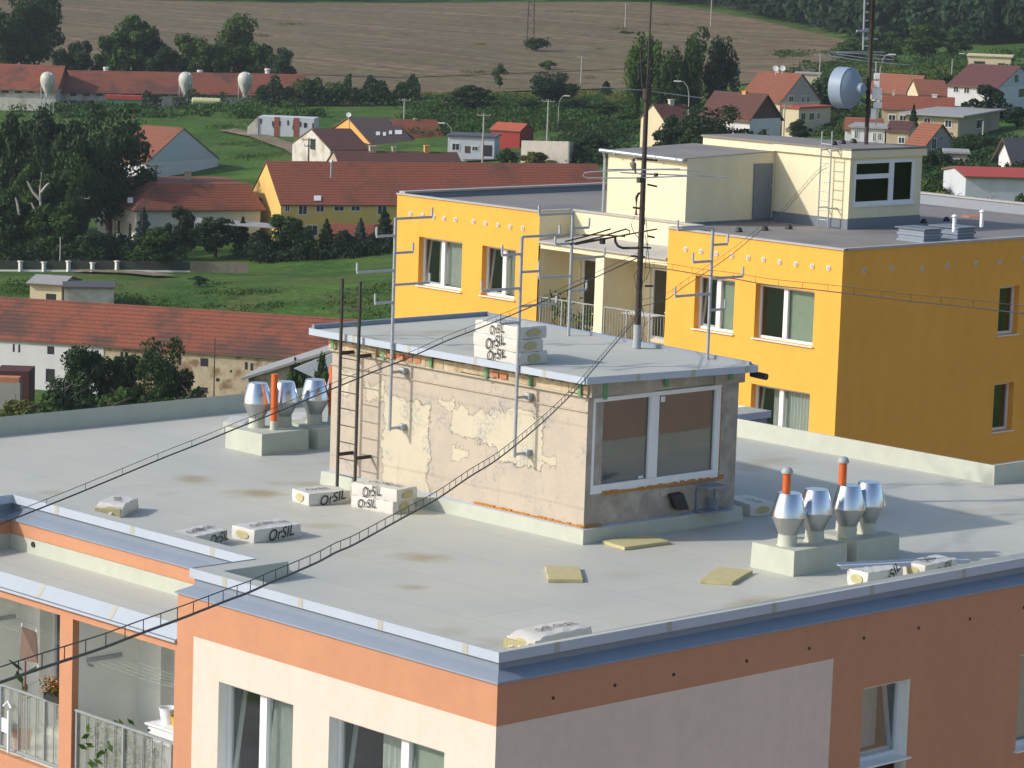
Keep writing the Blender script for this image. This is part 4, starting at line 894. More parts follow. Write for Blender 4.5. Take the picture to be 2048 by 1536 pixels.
# stair tower: wing with the door, and the main body with the window
tw = MB(); AX0, AX1, AY0, AY1 = ony(1214,360,67.4).x, -63.6, 67.4, 71.25
tz = Z(-6.45)
zf = lambda y: Z(-6.45)+(y-AY0)*.03
tw.poly([(AX0, AY0, yr), (AX1, AY0, yr), (AX1, AY0, tz), (AX0, AY0, tz)]); tw.poly([(AX1, AY0, yr), (AX1, AY1, yr), (AX1, AY1, zf(AY1)), (AX1, AY0, tz)]); tw.poly([(AX0, AY0, yr), (AX0, AY1, yr), (AX0, AY1, zf(AY1)), (AX0, AY0, tz)])
BX_0, BX_1, BY_0 = -63.6, ony(1695,450,71.25).x, 71.25; BY_1 = onx(1838,443,BX_1).y; EX0 = AX0
bz = onx(1706,301,BX_1).z; wy = lambda px, py: onx(px, py, BX_1)
yA, yB = wy(1711,320).y, wy(1831,314).y; zB, zA = wy(1711,322).z, wy(1706,411).z; ym = wy(1778,360).y; zm = wy(1745,352).z
facade(tw, (0, BY_0, 0), (1, 0, 0), (0, -1, 0), BX_0, BX_1, yr+.3, bz)
facade(tw, (BX_1, 0, 0), (0, 1, 0), (1, 0, 0), BY_0, BY_1, yr+.3, bz, [(yA, yB, zA, zB)], .12)
EXr = ony(1403,280,71.15).x+.05
tw.poly([(BX_1, BY_1, yr), (EXr, BY_0+1.6, yr), (EXr, BY_0+1.6, bz), (BX_1, BY_1, bz)]); tw.poly([(EXr, AY1, yr), (EXr, BY_0+1.6, yr), (EXr, BY_0+1.6, bz), (EXr, AY1, bz)]); tw.poly([(AX0, AY1, yr), (EXr, AY1, yr), (EXr, AY1, tz), (AX0, AY1, tz)])
tw.box((BX_0, BY_0-.10, bz-.22), (BX_1+.10, BY_0-.003, bz)); tw.box((BX_1+.003, BY_0-.002, bz-.22), (BX_1+.098, BY_1+.1, bz-.002))
tw.build('stair_tower', m_lemon, yb)
tr_ = MB(); tr_.poly([(AX0-.1, AY0-.12, tz+.01), (AX1+.03, AY0-.12, tz+.01), (AX1+.03, AY1, zf(AY1)+.02), (AX0-.1, AY1, zf(AY1)+.02)])
tr_.box((AX0-.1, AY0-.13, tz-.05), (AX1+.03, AY0-.12, tz+.01)); tr_.box((AX1+.0, AY0-.1, tz-.0), (AX1+.03, AY0-.09, tz+.0)) if 0 else None
EXr = ony(1403,280,71.15).x; tr_.prism([(EXr, BY_0-.13, bz+.01), (BX_1+.13, BY_0-.13, bz+.01), (BX_1+.13, BY_1+.15, bz+.01), (EXr, BY_0+1.7, bz+.01)], .05)
tr_.poly([(EXr+.02, AY1-.05, tz), (BX_0, AY1-.05, tz), (BX_0, AY1-.05, bz+.005), (EXr+.02, AY1-.05, bz+.005)], 1)
tr_.build('tower_roof', [m_darkroof, m_lemon], yb)
g_ = MB(); g_.tube([(AX0-.15, AY0-.19, tz-.0), (AX1+.02, AY0-.19, tz-.05)], .06, 8); g_.tube([(AX0-.06, AY0-.15, tz-.02), (AX0-.06, AY0-.06, tz-.25), (AX0-.06, AY0-.06, yr+.05)], .045, 8)
for k in range(4): g_.box((AX0+.5+k*.85, AY0-.26, tz-.10), (AX0+.53+k*.85, AY0, tz-.0))
g_.build('gutter', m_galv, yb)
b2 = MB(); b2.box((BX_1-.02, BY_0-.03, yr), (BX_1+.02, BY_1, yr+.32)); b2.box((BX_0, BY_0-.03, yr), (BX_1-.02, BY_0, yr+.3)); b2.box((AX1, AY0, yr), (AX1+.02, AY1, yr+.08)); b2.build('base_upstand', m_bluegrey, yb)
dr = MB(); dy0, dy1 = onx(1505,400,AX1).y, onx(1541,400,AX1).y; dr.box((AX1+.0, dy0, yr+.09), (AX1+.05, dy1, onx(1525,327,AX1).z)); d_ = dr.build('door', m_bluegrey, yb); h_ = MB(); h_.box((AX1+.05, dy1-.12, yr+1.0), (AX1+.09, dy1-.08, yr+1.12)); h_.build('handle', m_galv, d_)
tw_w = MB(); xw = BX_1-.05
bx_ = lambda a, b, c, d, mb=tw_w, t=.05: mb.box((xw, a, c), (xw+t, b, d))
bx_(yA, yB, zA, zA+.10); bx_(yA, yB, zB-.09, zB); bx_(yA, yA+.07, zA+.1, zB-.09); bx_(yB-.13, yB, zA+.1, zB-.09); bx_(ym, ym+.22, zA+.1, zB-.09); bx_(yA+.07, ym, zm-.08, zm+.06)
w_ = tw_w.build('window', m_white, yb)
for a, b, c, d in ((yA+.07, ym, zA+.1, zm-.08), (yA+.07, ym, zm+.06, zB-.09), (ym+.22, yB-.13, zA+.1, zB-.09)):
    g = MB(); g.box((xw+.02, a+.002, c+.002), (xw+.025, b-.002, d-.002)); g.build('pane', m_glasst, w_)
s_ = MB(); s_.box((xw, yA-.03, zA-.05), (BX_1+.06, yB+.05, zA-.003)); s_.build('sill', m_white, w_)
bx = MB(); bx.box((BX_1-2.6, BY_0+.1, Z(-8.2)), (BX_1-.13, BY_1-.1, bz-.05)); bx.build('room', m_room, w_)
# ladder of the tower
ly = BY_0-.38; lx0, lx1 = ony(1636,440,ly).x, ony(1656,442,ly).x
r = root('roof_ladder', 'galvanised ladder on the pale yellow stair tower of the yellow block', 'ladder', ((lx0+lx1)/2, ly, yr))
for x in (lx0, lx1): m = MB(); m.tube([(x, ly, yr+.01), (x, ly, zv(x, ly, 262))], .022, 6); m.build('rail', m_galv, r)
z = yr+.25
while z < zv(lx0, ly, 270): m = MB(); m.tube([(lx0, ly, z), (lx1, ly, z)], .014, 6); m.build('rung', m_galv, r); z += .28
for zz in (yr+.6, bz-.03):
    for x in (lx0, lx1): m = MB(); m.box((x-.012, ly, zz-.02), (x+.012, BY_0-.01, zz+.02)); m.build('wall_bracket', m_galv, r)
# small black domes on the roof
dm = None
for i, (px, py, z, lb) in enumerate(((1478,464,yr,'dome at the left end of the row on the yellow roof front'),(1530,461,yr,'dome in the middle of the row in front of the door'),(1578,458,yr,'dome nearest to the ladder foot on the yellow roof'),(1847,446,yr,'dome just right of the tower corner'),(1893,442,yr,'dome near the vent pipes on the yellow roof'),(1668,290,bz+.06,'left dome on the tower roof'),(1685,287.5,bz+.06,'middle dome on the tower roof'),(1707,286,bz+.06,'dome closest to the tower roof mast'))):
    p = onz(px, py, z)
    if dm is None:
        m = MB(); m.lathe((0, 0, 0), [(.11, 0), (.11, .03), (.09, .09), (.05, .13), (0, .14)], 12); dm = m.build('dome_vent', m_black, smooth=True); dm.location = p
    else: c = dm.copy(); C.objects.link(c); c.location = p
    o = dm if i == 0 else c; tag(o, 'black '+lb, 'vent', 'small black dome vents')
# louvred vent boxes with capped pipes
for i, (x, y, px, py0, py1) in enumerate(((-56.85, 70.6, 1908, 464, 421), (-56.75, 72.0, 1963, 454, 420))):
    r = root('vent_box', ('front' if i == 0 else 'rear')+' louvred vent box with white capped pipe on the yellow roof', 'vent box', (x-.5, y, yr), 'louvred vent boxes')
    m = MB()
    for k in range(4): m.box((x-1.0+.03*(k % 2), y-.42+.03*(k % 2), yr+.09*k), (x-.03*(k % 2), y+.42-.03*(k % 2), yr+.09*k+.07)); 
    m.box((x-.95, y-.38, yr), (x-.06, y+.38, yr+.36)); m.box((x-1.06, y-.46, yr+.365), (x+.05, y+.46, yr+.395), 1); m.build('louvre_box', [m_zinc2, m_bluegrey], r)
    q = onz(px, py0, yr+.39); m = MB(); m.lathe((q.x, q.y, yr+.39), [(.06, 0), (.06, .42)], 12); m.build('pipe', m_white, r, smooth=.6)
    m = MB(); m.lathe((q.x, q.y, yr+.81), [(.02, 0), (.095, .01), (.09, .04), (.03, .08), (0, .085)], 14); m.build('cap', m_white, r, smooth=True)
p = onz(1941, 434, yr); m = MB(); m.prism([p+Vector((math.cos(t)*.35, math.sin(t)*.22, 0)) for t in (0, 1, 2, 3, 4, 5)], .04); tag(m.build('broken_board', m_brick), 'broken orange brown board lying behind the vent boxes', 'board')
# mast with the drum dish on the tower
tx_, ty_ = onz(1732, 286, bz+.1).x, onz(1732, 286, bz+.1).y
D2 = Vector((tx_, ty_, 0)).dot(FH); B_ = lambda px, py, dd=0: atd(px, py, D2+dd)
r = root('aerial_mast', 'rusty lattice mast with drum dish and white panel antennas on the yellow block', 'mast', (tx_, ty_, bz+.05))
m = MB(); m.tube([(tx_, ty_, bz+.05), (tx_, ty_, zv(tx_, ty_, -30))], .065, 10); m.build('pole', m_rust, r, smooth=True)
m = MB(); m.tube([B_(1726,100), B_(1730,-20)], .03, 6); 
for y in range(-10, 100, 17): m.tube([B_(1728,y), B_(1737,y)], .02, 5)
m.box(B_(1714,64)-Vector((.0,.1,.03)), B_(1745,62)+Vector((0,.1,.03))) if 0 else None
m.tube([B_(1713,62,-.1), B_(1748,62,.1)], .04, 6); m.tube([B_(1728,78), B_(1755,78)], .03, 6); m.build('side_frame', m_galv, r)
m_drum = mat('blue_grey_drum', (.25, .33, .42), .5, .04, 3)
# drum dish: a shallow cylinder with a conical back
c0_ = B_(1700, 176, -.3); ax = (-RH*.80 + FH*.60); ax.normalize(); q = ax.to_track_quat('Z', 'Y').to_matrix()
m = MB(); R0 = .62
m.lathe(c0_, [(R0-.01, .40), (R0, .40), (R0, -.02), (R0-.02, -.03)], 36, 0, q); m.build('drum_rim', m_drum, r, smooth=.7)
m = MB(); m.lathe(c0_, [(R0-.02, -.02), (R0*.78, -.16), (R0*.45, -.27), (.18, -.33), (.16, -.46), (0, -.47)], 36, 0, q); m.build('dish_back', m_drum, r, smooth=.7)
m = MB(); m.lathe(c0_, [(R0-.012, .36), (0, .40)], 36, 0, q); m.build('radome', m_drum, r, smooth=.7)
m = MB(); e_ = c0_-ax*.42; m.tube([e_, B_(1733,178)], .05, 8); m.tube([c0_-ax*.2+Vector((0,0,-.3)), B_(1733,212)], .025, 6); m.tube([c0_-ax*.1+Vector((0,0,.3)), B_(1734,156)], .025, 6); m.build('dish_mount', m_galv, r)
for i, (x0, y0_, x1, y1_) in enumerate(((1748,147,1760,158),(1748,163,1759,175),(1744,177,1763,199),(1747,204,1764,216),(1742,217,1753,238))):
    p = B_((x0+x1)/2, (y0_+y1_)/2, -.15); sx = (x1-x0)/2*D2/FPX; sz = (y1_-y0_)/2*D2/FPX
    m = MB(); T = Matrix.Translation(p) @ Matrix((RH, FH, Vector((0, 0, 1)))).transposed().to_4x4(); m.box((-sx, -.04, -sz), (sx, .06, sz), 0, T); m.build('panel_antenna', m_white, r, bevel=.012)
m = MB(); m.tube([B_(1752,123,-.05), B_(1752,250,-.05)], .022, 6)
for y in (140, 182, 203): m.tube([B_(1735,y), B_(1753,y)], .02, 5)
m.build('panel_bracket', m_galv, r)
m = MB(); m.tube([B_(1672,105), B_(1735,108), B_(1782,112), B_(1788,115), B_(1785,119), B_(1735,117), B_(1675,108), B_(1672,105)], .014, 6); m.tube([B_(1655,111,.3), B_(1735,123,.3), B_(1820,130,.3)], .014, 5); m.tube([B_(1660,104,.5), B_(1770,104,.5)], .012, 5); m.build('dipole_antenna', m_galv, r)
# plants and odds and ends on the two balconies
# ================================================================ terrain
CP = [(100,860,268),(400,850,270),(650,838,272),(60,803,282),(250,802,282),(450,800,282),(650,798,282),(-100,803,282),(150,790,292),(550,790,292),(500,590,330),(100,600,325),(0,560,355),(300,545,362),(500,560,355),(700,540,370),(780,500,385),(600,500,398),(250,490,400),(350,360,470),(480,340,480),(560,300,500),(500,240,540),(620,275,520),
(300,215,590),(100,205,600),(500,205,600),(700,190,620),(900,320,470),(1000,335,460),(1100,330,465),(1200,300,470),(950,220,570),(1150,240,540),(1300,285,460),(1000,180,640),(1250,170,660),(1400,150,680),
(700,100,750),(1000,90,790),(300,100,750),(700,10,980),(1000,8,980),(300,5,980),(1300,15,930),(1500,60,850),(1650,100,780),(1560,280,470),(1700,300,430),(1850,300,410),(1950,300,400),(1990,270,430),(2040,210,500),
(2040,140,600),(1900,130,640),(1750,150,650),(1900,60,800),(2040,40,850),(2000,400,310),(1900,380,330),(1750,0,950),(2040,-20,950),(1000,-20,1100)]
pts = []
for px, py, D in CP:
    p = atd(px, py, D); pts.append((p.dot(RH), p.dot(FH), p.z))
pts += [(a, d, .0) for a in (-150, 0, 150) for d in (-60, 60, 160)] + [(-320, 300, 0), (-330, 700, 15), (-330, 1000, 22), (330, 300, 22), (380, 700, 30), (400, 1000, 38), (0, 1500, 45), (-500, 1500, 40), (500, 1500, 50)]
pts = np.array(pts); nP = len(pts)
def _tps(r2): return np.where(r2 > 0, r2*np.log(r2+1e-12), 0)*.5
xy = pts[:, :2]/100.0
K = _tps(((xy[:, None]-xy[None])**2).sum(-1)) + np.eye(nP)*.02
Pm = np.hstack([np.ones((nP, 1)), xy]); Am = np.zeros((nP+3, nP+3)); Am[:nP, :nP] = K; Am[:nP, nP:] = Pm; Am[nP:, :nP] = Pm.T
wts = np.linalg.solve(Am, np.concatenate([pts[:, 2], np.zeros(3)]))
def hgt(a, d):
    q = np.stack([np.atleast_1d(a), np.atleast_1d(d)], -1)/100.0
    return _tps(((q[:, None]-xy[None])**2).sum(-1)) @ wts[:nP] + wts[nP] + q @ wts[nP+1:]
def ter(x, y):
    p = Vector((x, y, 0)); return float(hgt(p.dot(RH), p.dot(FH))[0])
def ground(px, py, dmin=200, dmax=1400):
    """where the line of sight meets the terrain"""
    d = ray(px, py); d = d/d.dot(FH); Ds = np.arange(dmin, dmax, 4.0)
    ar = d.dot(RH)*Ds; z = CZ+d.z*Ds; h = hgt(ar, Ds); k = np.argmax(z < h)
    if not (z < h).any(): k = len(Ds)-1
    lo = Ds[max(k-1, 0)]; f0, f1 = (z-h)[max(k-1, 0)], (z-h)[k]; t = f0/(f0-f1) if f0 != f1 else 0
    D = lo+4*min(max(t, 0), 1); p = d*D; return Vector((p.x, p.y, ter(p.x, p.y)))
def W3(a, d, z): return RH*a+FH*d+Vector((0, 0, z))
def gridmesh(A, D, dz=0):
    H = hgt(A.ravel(), D.ravel()).reshape(A.shape)+dz; v = [W3(a, d, h) for a, d, h in zip(A.ravel(), D.ravel(), H.ravel())]
    n, m_ = A.shape; f = [(i*m_+j, i*m_+j+1, (i+1)*m_+j+1, (i+1)*m_+j) for i in range(n-1) for j in range(m_-1)]
    mb = MB(); mb.v = v; mb.f = f; mb.m = [0]*len(f); return mb
def groundmat(name, cols, scale, rough=.95, bump=.6, bsc=1.5, stretch=None, fine=1.2, var=.25):
    m = bpy.data.materials.new(name); m.use_nodes = True; n = m.node_tree; b = n.nodes['Principled BSDF']; b.inputs['Roughness'].default_value = rough; b.inputs['Specular IOR Level'].default_value = .15
    tc = n.nodes.new('ShaderNodeTexCoord'); mp = n.nodes.new('ShaderNodeMapping'); n.links.new(tc.outputs['Object'], mp.inputs[0])
    if stretch: mp.inputs['Rotation'].default_value = (0, 0, stretch[0]); mp.inputs['Scale'].default_value = stretch[1]
    cur = None
    for i, c in enumerate(cols):
        if cur is None: cur = tuple(c); continue
        nz = n.nodes.new('ShaderNodeTexNoise'); nz.inputs['Scale'].default_value = scale*(1.7**i); nz.inputs['Detail'].default_value = 8; nz.inputs['Roughness'].default_value = .62
        n.links.new(mp.outputs[0], nz.inputs['Vector']); mr = n.nodes.new('ShaderNodeMapRange'); mr.inputs[1].default_value = .44; mr.inputs[2].default_value = .60; n.links.new(nz.outputs[0], mr.inputs[0])
        mx = n.nodes.new('ShaderNodeMix'); mx.data_type = 'RGBA'; n.links.new(mr.outputs[0], mx.inputs[0])
        if isinstance(cur, tuple): mx.inputs[6].default_value = (*cur, 1)
        else: n.links.new(cur, mx.inputs[6])
        mx.inputs[7].default_value = (*c, 1); cur = mx.outputs[2]
    nf = n.nodes.new('ShaderNodeTexNoise'); nf.inputs['Scale'].default_value = fine; nf.inputs['Detail'].default_value = 6; n.links.new(tc.outputs['Object'], nf.inputs['Vector'])
    mr = n.nodes.new('ShaderNodeMapRange'); mr.inputs[1].default_value = .3; mr.inputs[2].default_value = .7; mr.inputs[3].default_value = 1-var; mr.inputs[4].default_value = 1+var; n.links.new(nf.outputs[0], mr.inputs[0])
    vm = n.nodes.new('ShaderNodeVectorMath'); vm.operation = 'SCALE'; n.links.new(cur, vm.inputs[0]); n.links.new(mr.outputs[0], vm.inputs['Scale']); n.links.new(vm.outputs[0], b.inputs['Base Color'])
    bp = n.nodes.new('ShaderNodeBump'); bp.inputs['Strength'].default_value = bump; bp.inputs['Distance'].default_value = .5
    n.links.new(nf.outputs[0], bp.inputs['Height']); n.links.new(bp.outputs[0], b.inputs['Normal']); return m
m_grass = groundmat('meadow', [(.055, .130, .016), (.080, .160, .022), (.085, .115, .030), (.038, .095, .014)], .025)
A, D = np.meshgrid(np.arange(-640, 641, 10.0), np.arange(-100, 1701, 10.0))
struct(gridmesh(A, D).build('ground', m_grass, smooth=True))
m_field = groundmat('harvested_grain', [(.190, .136, .084), (.160, .120, .070), (.215, .155, .098), (.135, .124, .058), (.125, .098, .058)], .016, stretch=(-YAW, (.16, 1.8, 1)), fine=.35, var=.3, bump=.5)
_n = m_field.node_tree
# tramlines of the combine, following the slope of the field
lo = [(0,168),(300,176),(600,190),(700,196),(830,200),(1000,185),(1250,178),(1480,172),(1600,152),(1690,128)]
hi = [(0,0),(100,0),(300,2),(450,6),(700,9),(1000,7),(1280,6),(1400,20),(1500,38),(1700,84)]
def interp(c, x): return float(np.interp(x, [p[0] for p in c], [p[1] for p in c]))
cols = []
for px in list(range(-600, 1700, 30))+[1692]:
    P0, P1 = ground(px, interp(lo, px), 500), ground(px, interp(hi, px), 500)
    cols.append([(P0.lerp(P1, t/36).dot(RH), P0.lerp(P1, t/36).dot(FH)) for t in range(37)])
cols = np.array(cols)
fo = struct(gridmesh(cols[:, :, 0], cols[:, :, 1], .25).build('field', m_field, smooth=True))
m_strip = groundmat('standing_stubble', [(.14, .10, .06), (.12, .095, .05)], .05, fine=.8)
def drape(name, pts, w, material, dz=.3, seg=12):
    P = [ground(*q) for q in pts]; Q = []
    for a, b_ in zip(P, P[1:]): Q += [a.lerp(b_, t/seg) for t in range(seg)]
    Q.append(P[-1]); A = []; B = []
    for i, p in enumerate(Q):
        t = (Q[min(i+1, len(Q)-1)]-Q[max(i-1, 0)]); t.z = 0; t.normalize(); nn = Vector((-t.y, t.x, 0))*w/2; A.append([(p+nn*k).dot(RH) for k in (-1, 0, 1)]); B.append([(p+nn*k).dot(FH) for k in (-1, 0, 1)])
    return struct(gridmesh(np.array(A), np.array(B), dz).build(name, material, smooth=True))
m_dirt = groundmat('bare_earth', [(.24, .19, .13), (.17, .15, .10)], .08); m_road = groundmat('worn_asphalt', [(.17, .165, .155), (.13, .13, .12)], .1)
drape('road', [(925,322),(1000,318),(1060,310),(1160,305),(1290,295)], 5, m_road)
drape('path', [(455,262),(520,275),(590,300),(640,330)], 3.5, m_dirt)
drape('path', [(1640,140),(1720,142),(1800,136),(1900,128),(2000,124)], 3, m_strip)
drape('path', [(150,545),(260,548),(330,556)], 3, m_dirt)
drape('field_track', [(560,150),(800,158),(1000,150),(1250,140)], 1.6, m_strip, .5)
# ================================================================ houses of the village
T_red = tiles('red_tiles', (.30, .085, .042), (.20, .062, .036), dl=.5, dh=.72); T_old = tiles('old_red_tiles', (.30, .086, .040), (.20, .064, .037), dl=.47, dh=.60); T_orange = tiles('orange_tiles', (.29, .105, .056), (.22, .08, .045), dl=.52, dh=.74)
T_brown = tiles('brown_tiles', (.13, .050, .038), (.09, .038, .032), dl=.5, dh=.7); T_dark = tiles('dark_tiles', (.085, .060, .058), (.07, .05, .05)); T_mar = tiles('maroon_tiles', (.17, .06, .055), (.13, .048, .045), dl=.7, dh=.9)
m_redm = mat('red_sheet_roof', (.42, .06, .045), .6, .1, 2); m_sheet = mat('grey_sheet_roof', (.34, .34, .33), .6, .12, 2); m_slate = mat('slate_grey_roof', (.085, .085, .095), .6, .15, 2)
H_white = mat('white_limewash', (.66, .66, .66), .9, .07, .6); H_cream = mat('cream_wall', (.62, .54, .36), .9, .08, .6); H_yel = mat('warm_yellow_wall', (.72, .50, .15), .9, .07, .5); H_grey = mat('grey_render', (.36, .34, .31), .9, .08, .8)
H_tan = mat('tan_wall', (.48, .40, .28), .9, .08, .8); H_blue = mat('pale_blue_wall', (.52, .56, .60), .9, .07, .8); H_ruin = mat('crumbling_wall', (.48, .40, .27), .95, .3, 1.5, .4, 3, col2=(.25, .17, .10), c2lo=.5, c2hi=.58, c2scale=.55)
H_or = mat('orange_wall', (.68, .36, .10), .9, .06, .6); H_pat = mat('weathered_white_wall', (.58, .56, .50), .9, .2, 1, col2=(.40, .36, .28), c2lo=.5, c2hi=.62, c2scale=.5); m_pane = mat('far_window_pane', (.04, .045, .05), .15, .1, 2, spec=.7); m_far = mat('far_white_frame', (.70, .70, .68), .6, .05); m_farbrown = mat('far_brown_frame', (.16, .10, .06), .7, .1)
m_wood = mat('dark_boards', (.10, .065, .045), .85, .25, 3)
def eye(P): return Vector((P.x, P.y, P.z-CZ))
def solve_x(P0, d, px):
    k = (px-1024)/FPX; p = eye(P0); return (k*p.dot(_f)-p.dot(R_))/(d.dot(R_)-k*d.dot(_f))
def onplane(px, py, P0, n):
    d = ray(px, py); p = d*(eye(P0).dot(n)/d.dot(n)); return Vector((p.x, p.y, p.z+CZ))
DBG = []
def house(label, D, A, B, cx, apy, wallm, roofm, name='house', cat='house', ang=None, trunc=None, L=None, Wd=None, over=.35, wins=(), chim=(), flat=False, gable=None, drop=None, group='houses of the village', frame=None, base=0, th=.16, hip=0, sky=()):
    Pa = atd(A[0], A[1], D); ze = Pa.z
    if ang is None:
        Pb = onz(B[0], B[1], ze); u = Vector((Pb.x-Pa.x, Pb.y-Pa.y, 0)).normalized()
    else: u = RH*math.cos(math.radians(ang))*(1 if B[0] > A[0] else -1)+FH*math.sin(math.radians(ang))
    Ln = L or solve_x(Pa, u, B[0]); v = Vector((-u.y, u.x, 0))
    if v.dot(FH) < 0: v = -v
    Wn = Wd or solve_x(Pa, v, cx)
    if Wn < 0 or Wn > 60: v2 = -v; Wn2 = solve_x(Pa, v2, cx); DBG.append((label[:30], 'W', round(Wn, 1), round(Wn2, 1))); Wn = 9
    DBG.append((label[:34], round(Ln, 1), round(Wn, 1)))
    Pc = Pa+v*Wn; Pb = Pa+u*Ln; Pd = Pb+v*Wn
    zg = min(ter(p.x, p.y) for p in (Pa, Pb, Pc, Pd))-.6
    rt = root(name, label, cat, ((Pa.x+Pd.x)/2, (Pa.y+Pd.y)/2, zg), group)
    w = MB(); top = ze
    G0, G1 = (Pa+Pc)/2, (Pb+Pd)/2; zr = zv(G0.x, G0.y, apy) if not flat else ze
    P = lambda p, z: Vector((p.x, p.y, z))
    for a, b_ in ((Pa, Pb), (Pb, Pd), (Pd, Pc), (Pc, Pa)): w.poly([P(a, zg), P(b_, zg), P(b_, ze), P(a, ze)])
    if not flat and not hip and not trunc:
        gm = 1 if gable else 0
        w.poly([P(Pa, ze), P(Pc, ze), P(G0, zr-.02)], gm); w.poly([P(Pb, ze), P(Pd, ze), P(G1, zr-.02)], gm)
    w.build('wall', [wallm, gable or wallm], rt)
    r_ = MB()
    if trunc:
        dd = (u+v).normalized(); tt = solve_x(P(Pa, ze), dd, trunc[0]); s_ = tt*.7071; q0 = Pa+u*s_+v*s_; zt2 = zv(q0.x, q0.y, trunc[1]); s2 = min(s_, Wn/2-.3)
        E = [P(Pa-u*over-v*over, ze), P(Pb+u*over-v*over, ze), P(Pd+u*over+v*over, ze), P(Pc-u*over+v*over, ze)]
        Tq = [P(Pa+u*s_+v*s_, zt2), P(Pb-u*.6+v*s_, zt2), P(Pd-u*.6-v*s2, zt2), P(Pc+u*s_-v*s2, zt2)]
        for i in range(4): r_.poly([E[i], E[(i+1) % 4], Tq[(i+1) % 4], Tq[i]])
        r_.poly(Tq); r_.prism([p-Vector((0, 0, .14)) for p in E], .13, 1)
        zr = zt2; DBG.append(('trunc', s_, zt2-ze))
    elif flat:
        q = [Pa-u*over-v*over, Pb+u*over-v*over, Pd+u*over+v*over, Pc-u*over+v*over]; r_.prism([P(p, ze+.01) for p in q], .22)
    else:
        sl = (zr-ze)/(Wn/2); e0, e1 = ze-sl*over, zr
        up_ = Vector((0, 0, th))
        for s, (q0, q1) in ((-1, (Pa, Pb)), (1, (Pc, Pd))):
            a = P(q0+v*s*over-u*over*.6, e0); b_ = P(q1+v*s*over+u*over*.6, e0); g0 = P(G0-u*over*.6+u*hip, e1); g1 = P(G1+u*over*.6-u*hip, e1)
            r_.poly([a+up_, b_+up_, g1+up_, g0+up_]); r_.poly([a, b_, g1, g0]); r_.poly([a, b_, b_+up_, a+up_], 1); 
            r_.poly([a, g0, g0+up_, a+up_], 1); r_.poly([b_, g1, g1+up_, b_+up_], 1)
        if hip:
            for (q0, q1, g, s) in ((Pa, Pc, P(G0+u*(hip-over*.6), e1), -1), (Pb, Pd, P(G1-u*(hip-over*.6), e1), 1)):
                r_.poly([P(q0+u*s*over*.6-v*over, e0)+up_, P(q1+u*s*over*.6+v*over, e0)+up_, g+up_])
    ro = r_.build('roof', [roofm, frame if frame else m_farbrown], rt)
    for (side, x0, y0, x1, y1, *k) in wins:
        nn = (-v if side == 'AB' else -u); pl0 = Pa
        p0 = onplane(x0, y0, pl0, nn); p1 = onplane(x1, y1, pl0, nn); t = u if side == 'AB' else v
        s0, s1 = sorted(((p0-Pa).dot(t), (p1-Pa).dot(t))); z1, z0 = max(p0.z, p1.z), min(p0.z, p1.z)
        q = lambda s, z, o: P(Pa+t*s+nn*o, z)
        kind = k[0] if k else 'w'
        f = MB(); fw = .13
        if kind == 'w':
            f.prism([q(s0-fw, z0-fw, .0), q(s1+fw, z0-fw, .0), q(s1+fw, z1+fw, .0), q(s0-fw, z1+fw, .0)], nn*.05); wn = f.build('window', m_far, rt)
            g = MB()
            mid = (s0+s1)/2
            for a, b_ in ((s0, mid-.04), (mid+.04, s1)): g.prism([q(a, z0, .05), q(b_, z0, .05), q(b_, z1, .05), q(a, z1, .05)], nn*.01)
            g.build('pane', m_pane, wn)
        elif kind == 'h':
            f.prism([q(s0, z0, 0), q(s1, z0, 0), q(s1, z1, 0), q(s0, z1, 0)], nn*.02); f.build('window', m_pane, rt)
        elif kind == 'd':
            f.prism([q(s0, z0, 0), q(s1, z0, 0), q(s1, z1, 0), q(s0, z1, 0)], nn*.05); f.build('door', m_wood, rt)
    for (px, pt, wd, mt) in chim:
        t = solve_x(P(G0, zr), u, px); c = G0+u*min(max(t, .6), Ln-.6); zt_ = zv(c.x, c.y, pt); w_ = wd/2*D/FPX
        f = MB(); T = Matrix.Translation(P(c, 0)) @ Matrix((u, v, Vector((0, 0, 1)))).transposed().to_4x4(); f.box((-w_, -w_, zr-.5), (w_, w_, zt_), 0, T); f.box((-w_-.08, -w_-.08, zt_), (w_+.08, w_+.08, zt_+.1), 0, T); f.build('chimney', mt, rt)
    for (x0, y0, x1, y1) in sky:
        # roof light lying in the near slope
        pa, pb = P(Pa, ze), P(Pb, ze); nrm = (pb-pa).cross(P(G0, zr)-pa).normalized(); nrm = nrm if nrm.z > 0 else -nrm
        c4 = [onplane(a, b_, pa+nrm*(th+.03), nrm) for a, b_ in ((x0, y1), (x1, y1), (x1, y0), (x0, y0))]
        f = MB(); f.prism(c4, nrm*.08); s = f.build('roof_light', m_far, ro); cc = sum(c4, Vector())/4; f = MB(); f.prism([p.lerp(cc, .22)+nrm*.081 for p in c4], nrm*.01); f.build('pane', m_pane, s) if 0 else None
    return rt
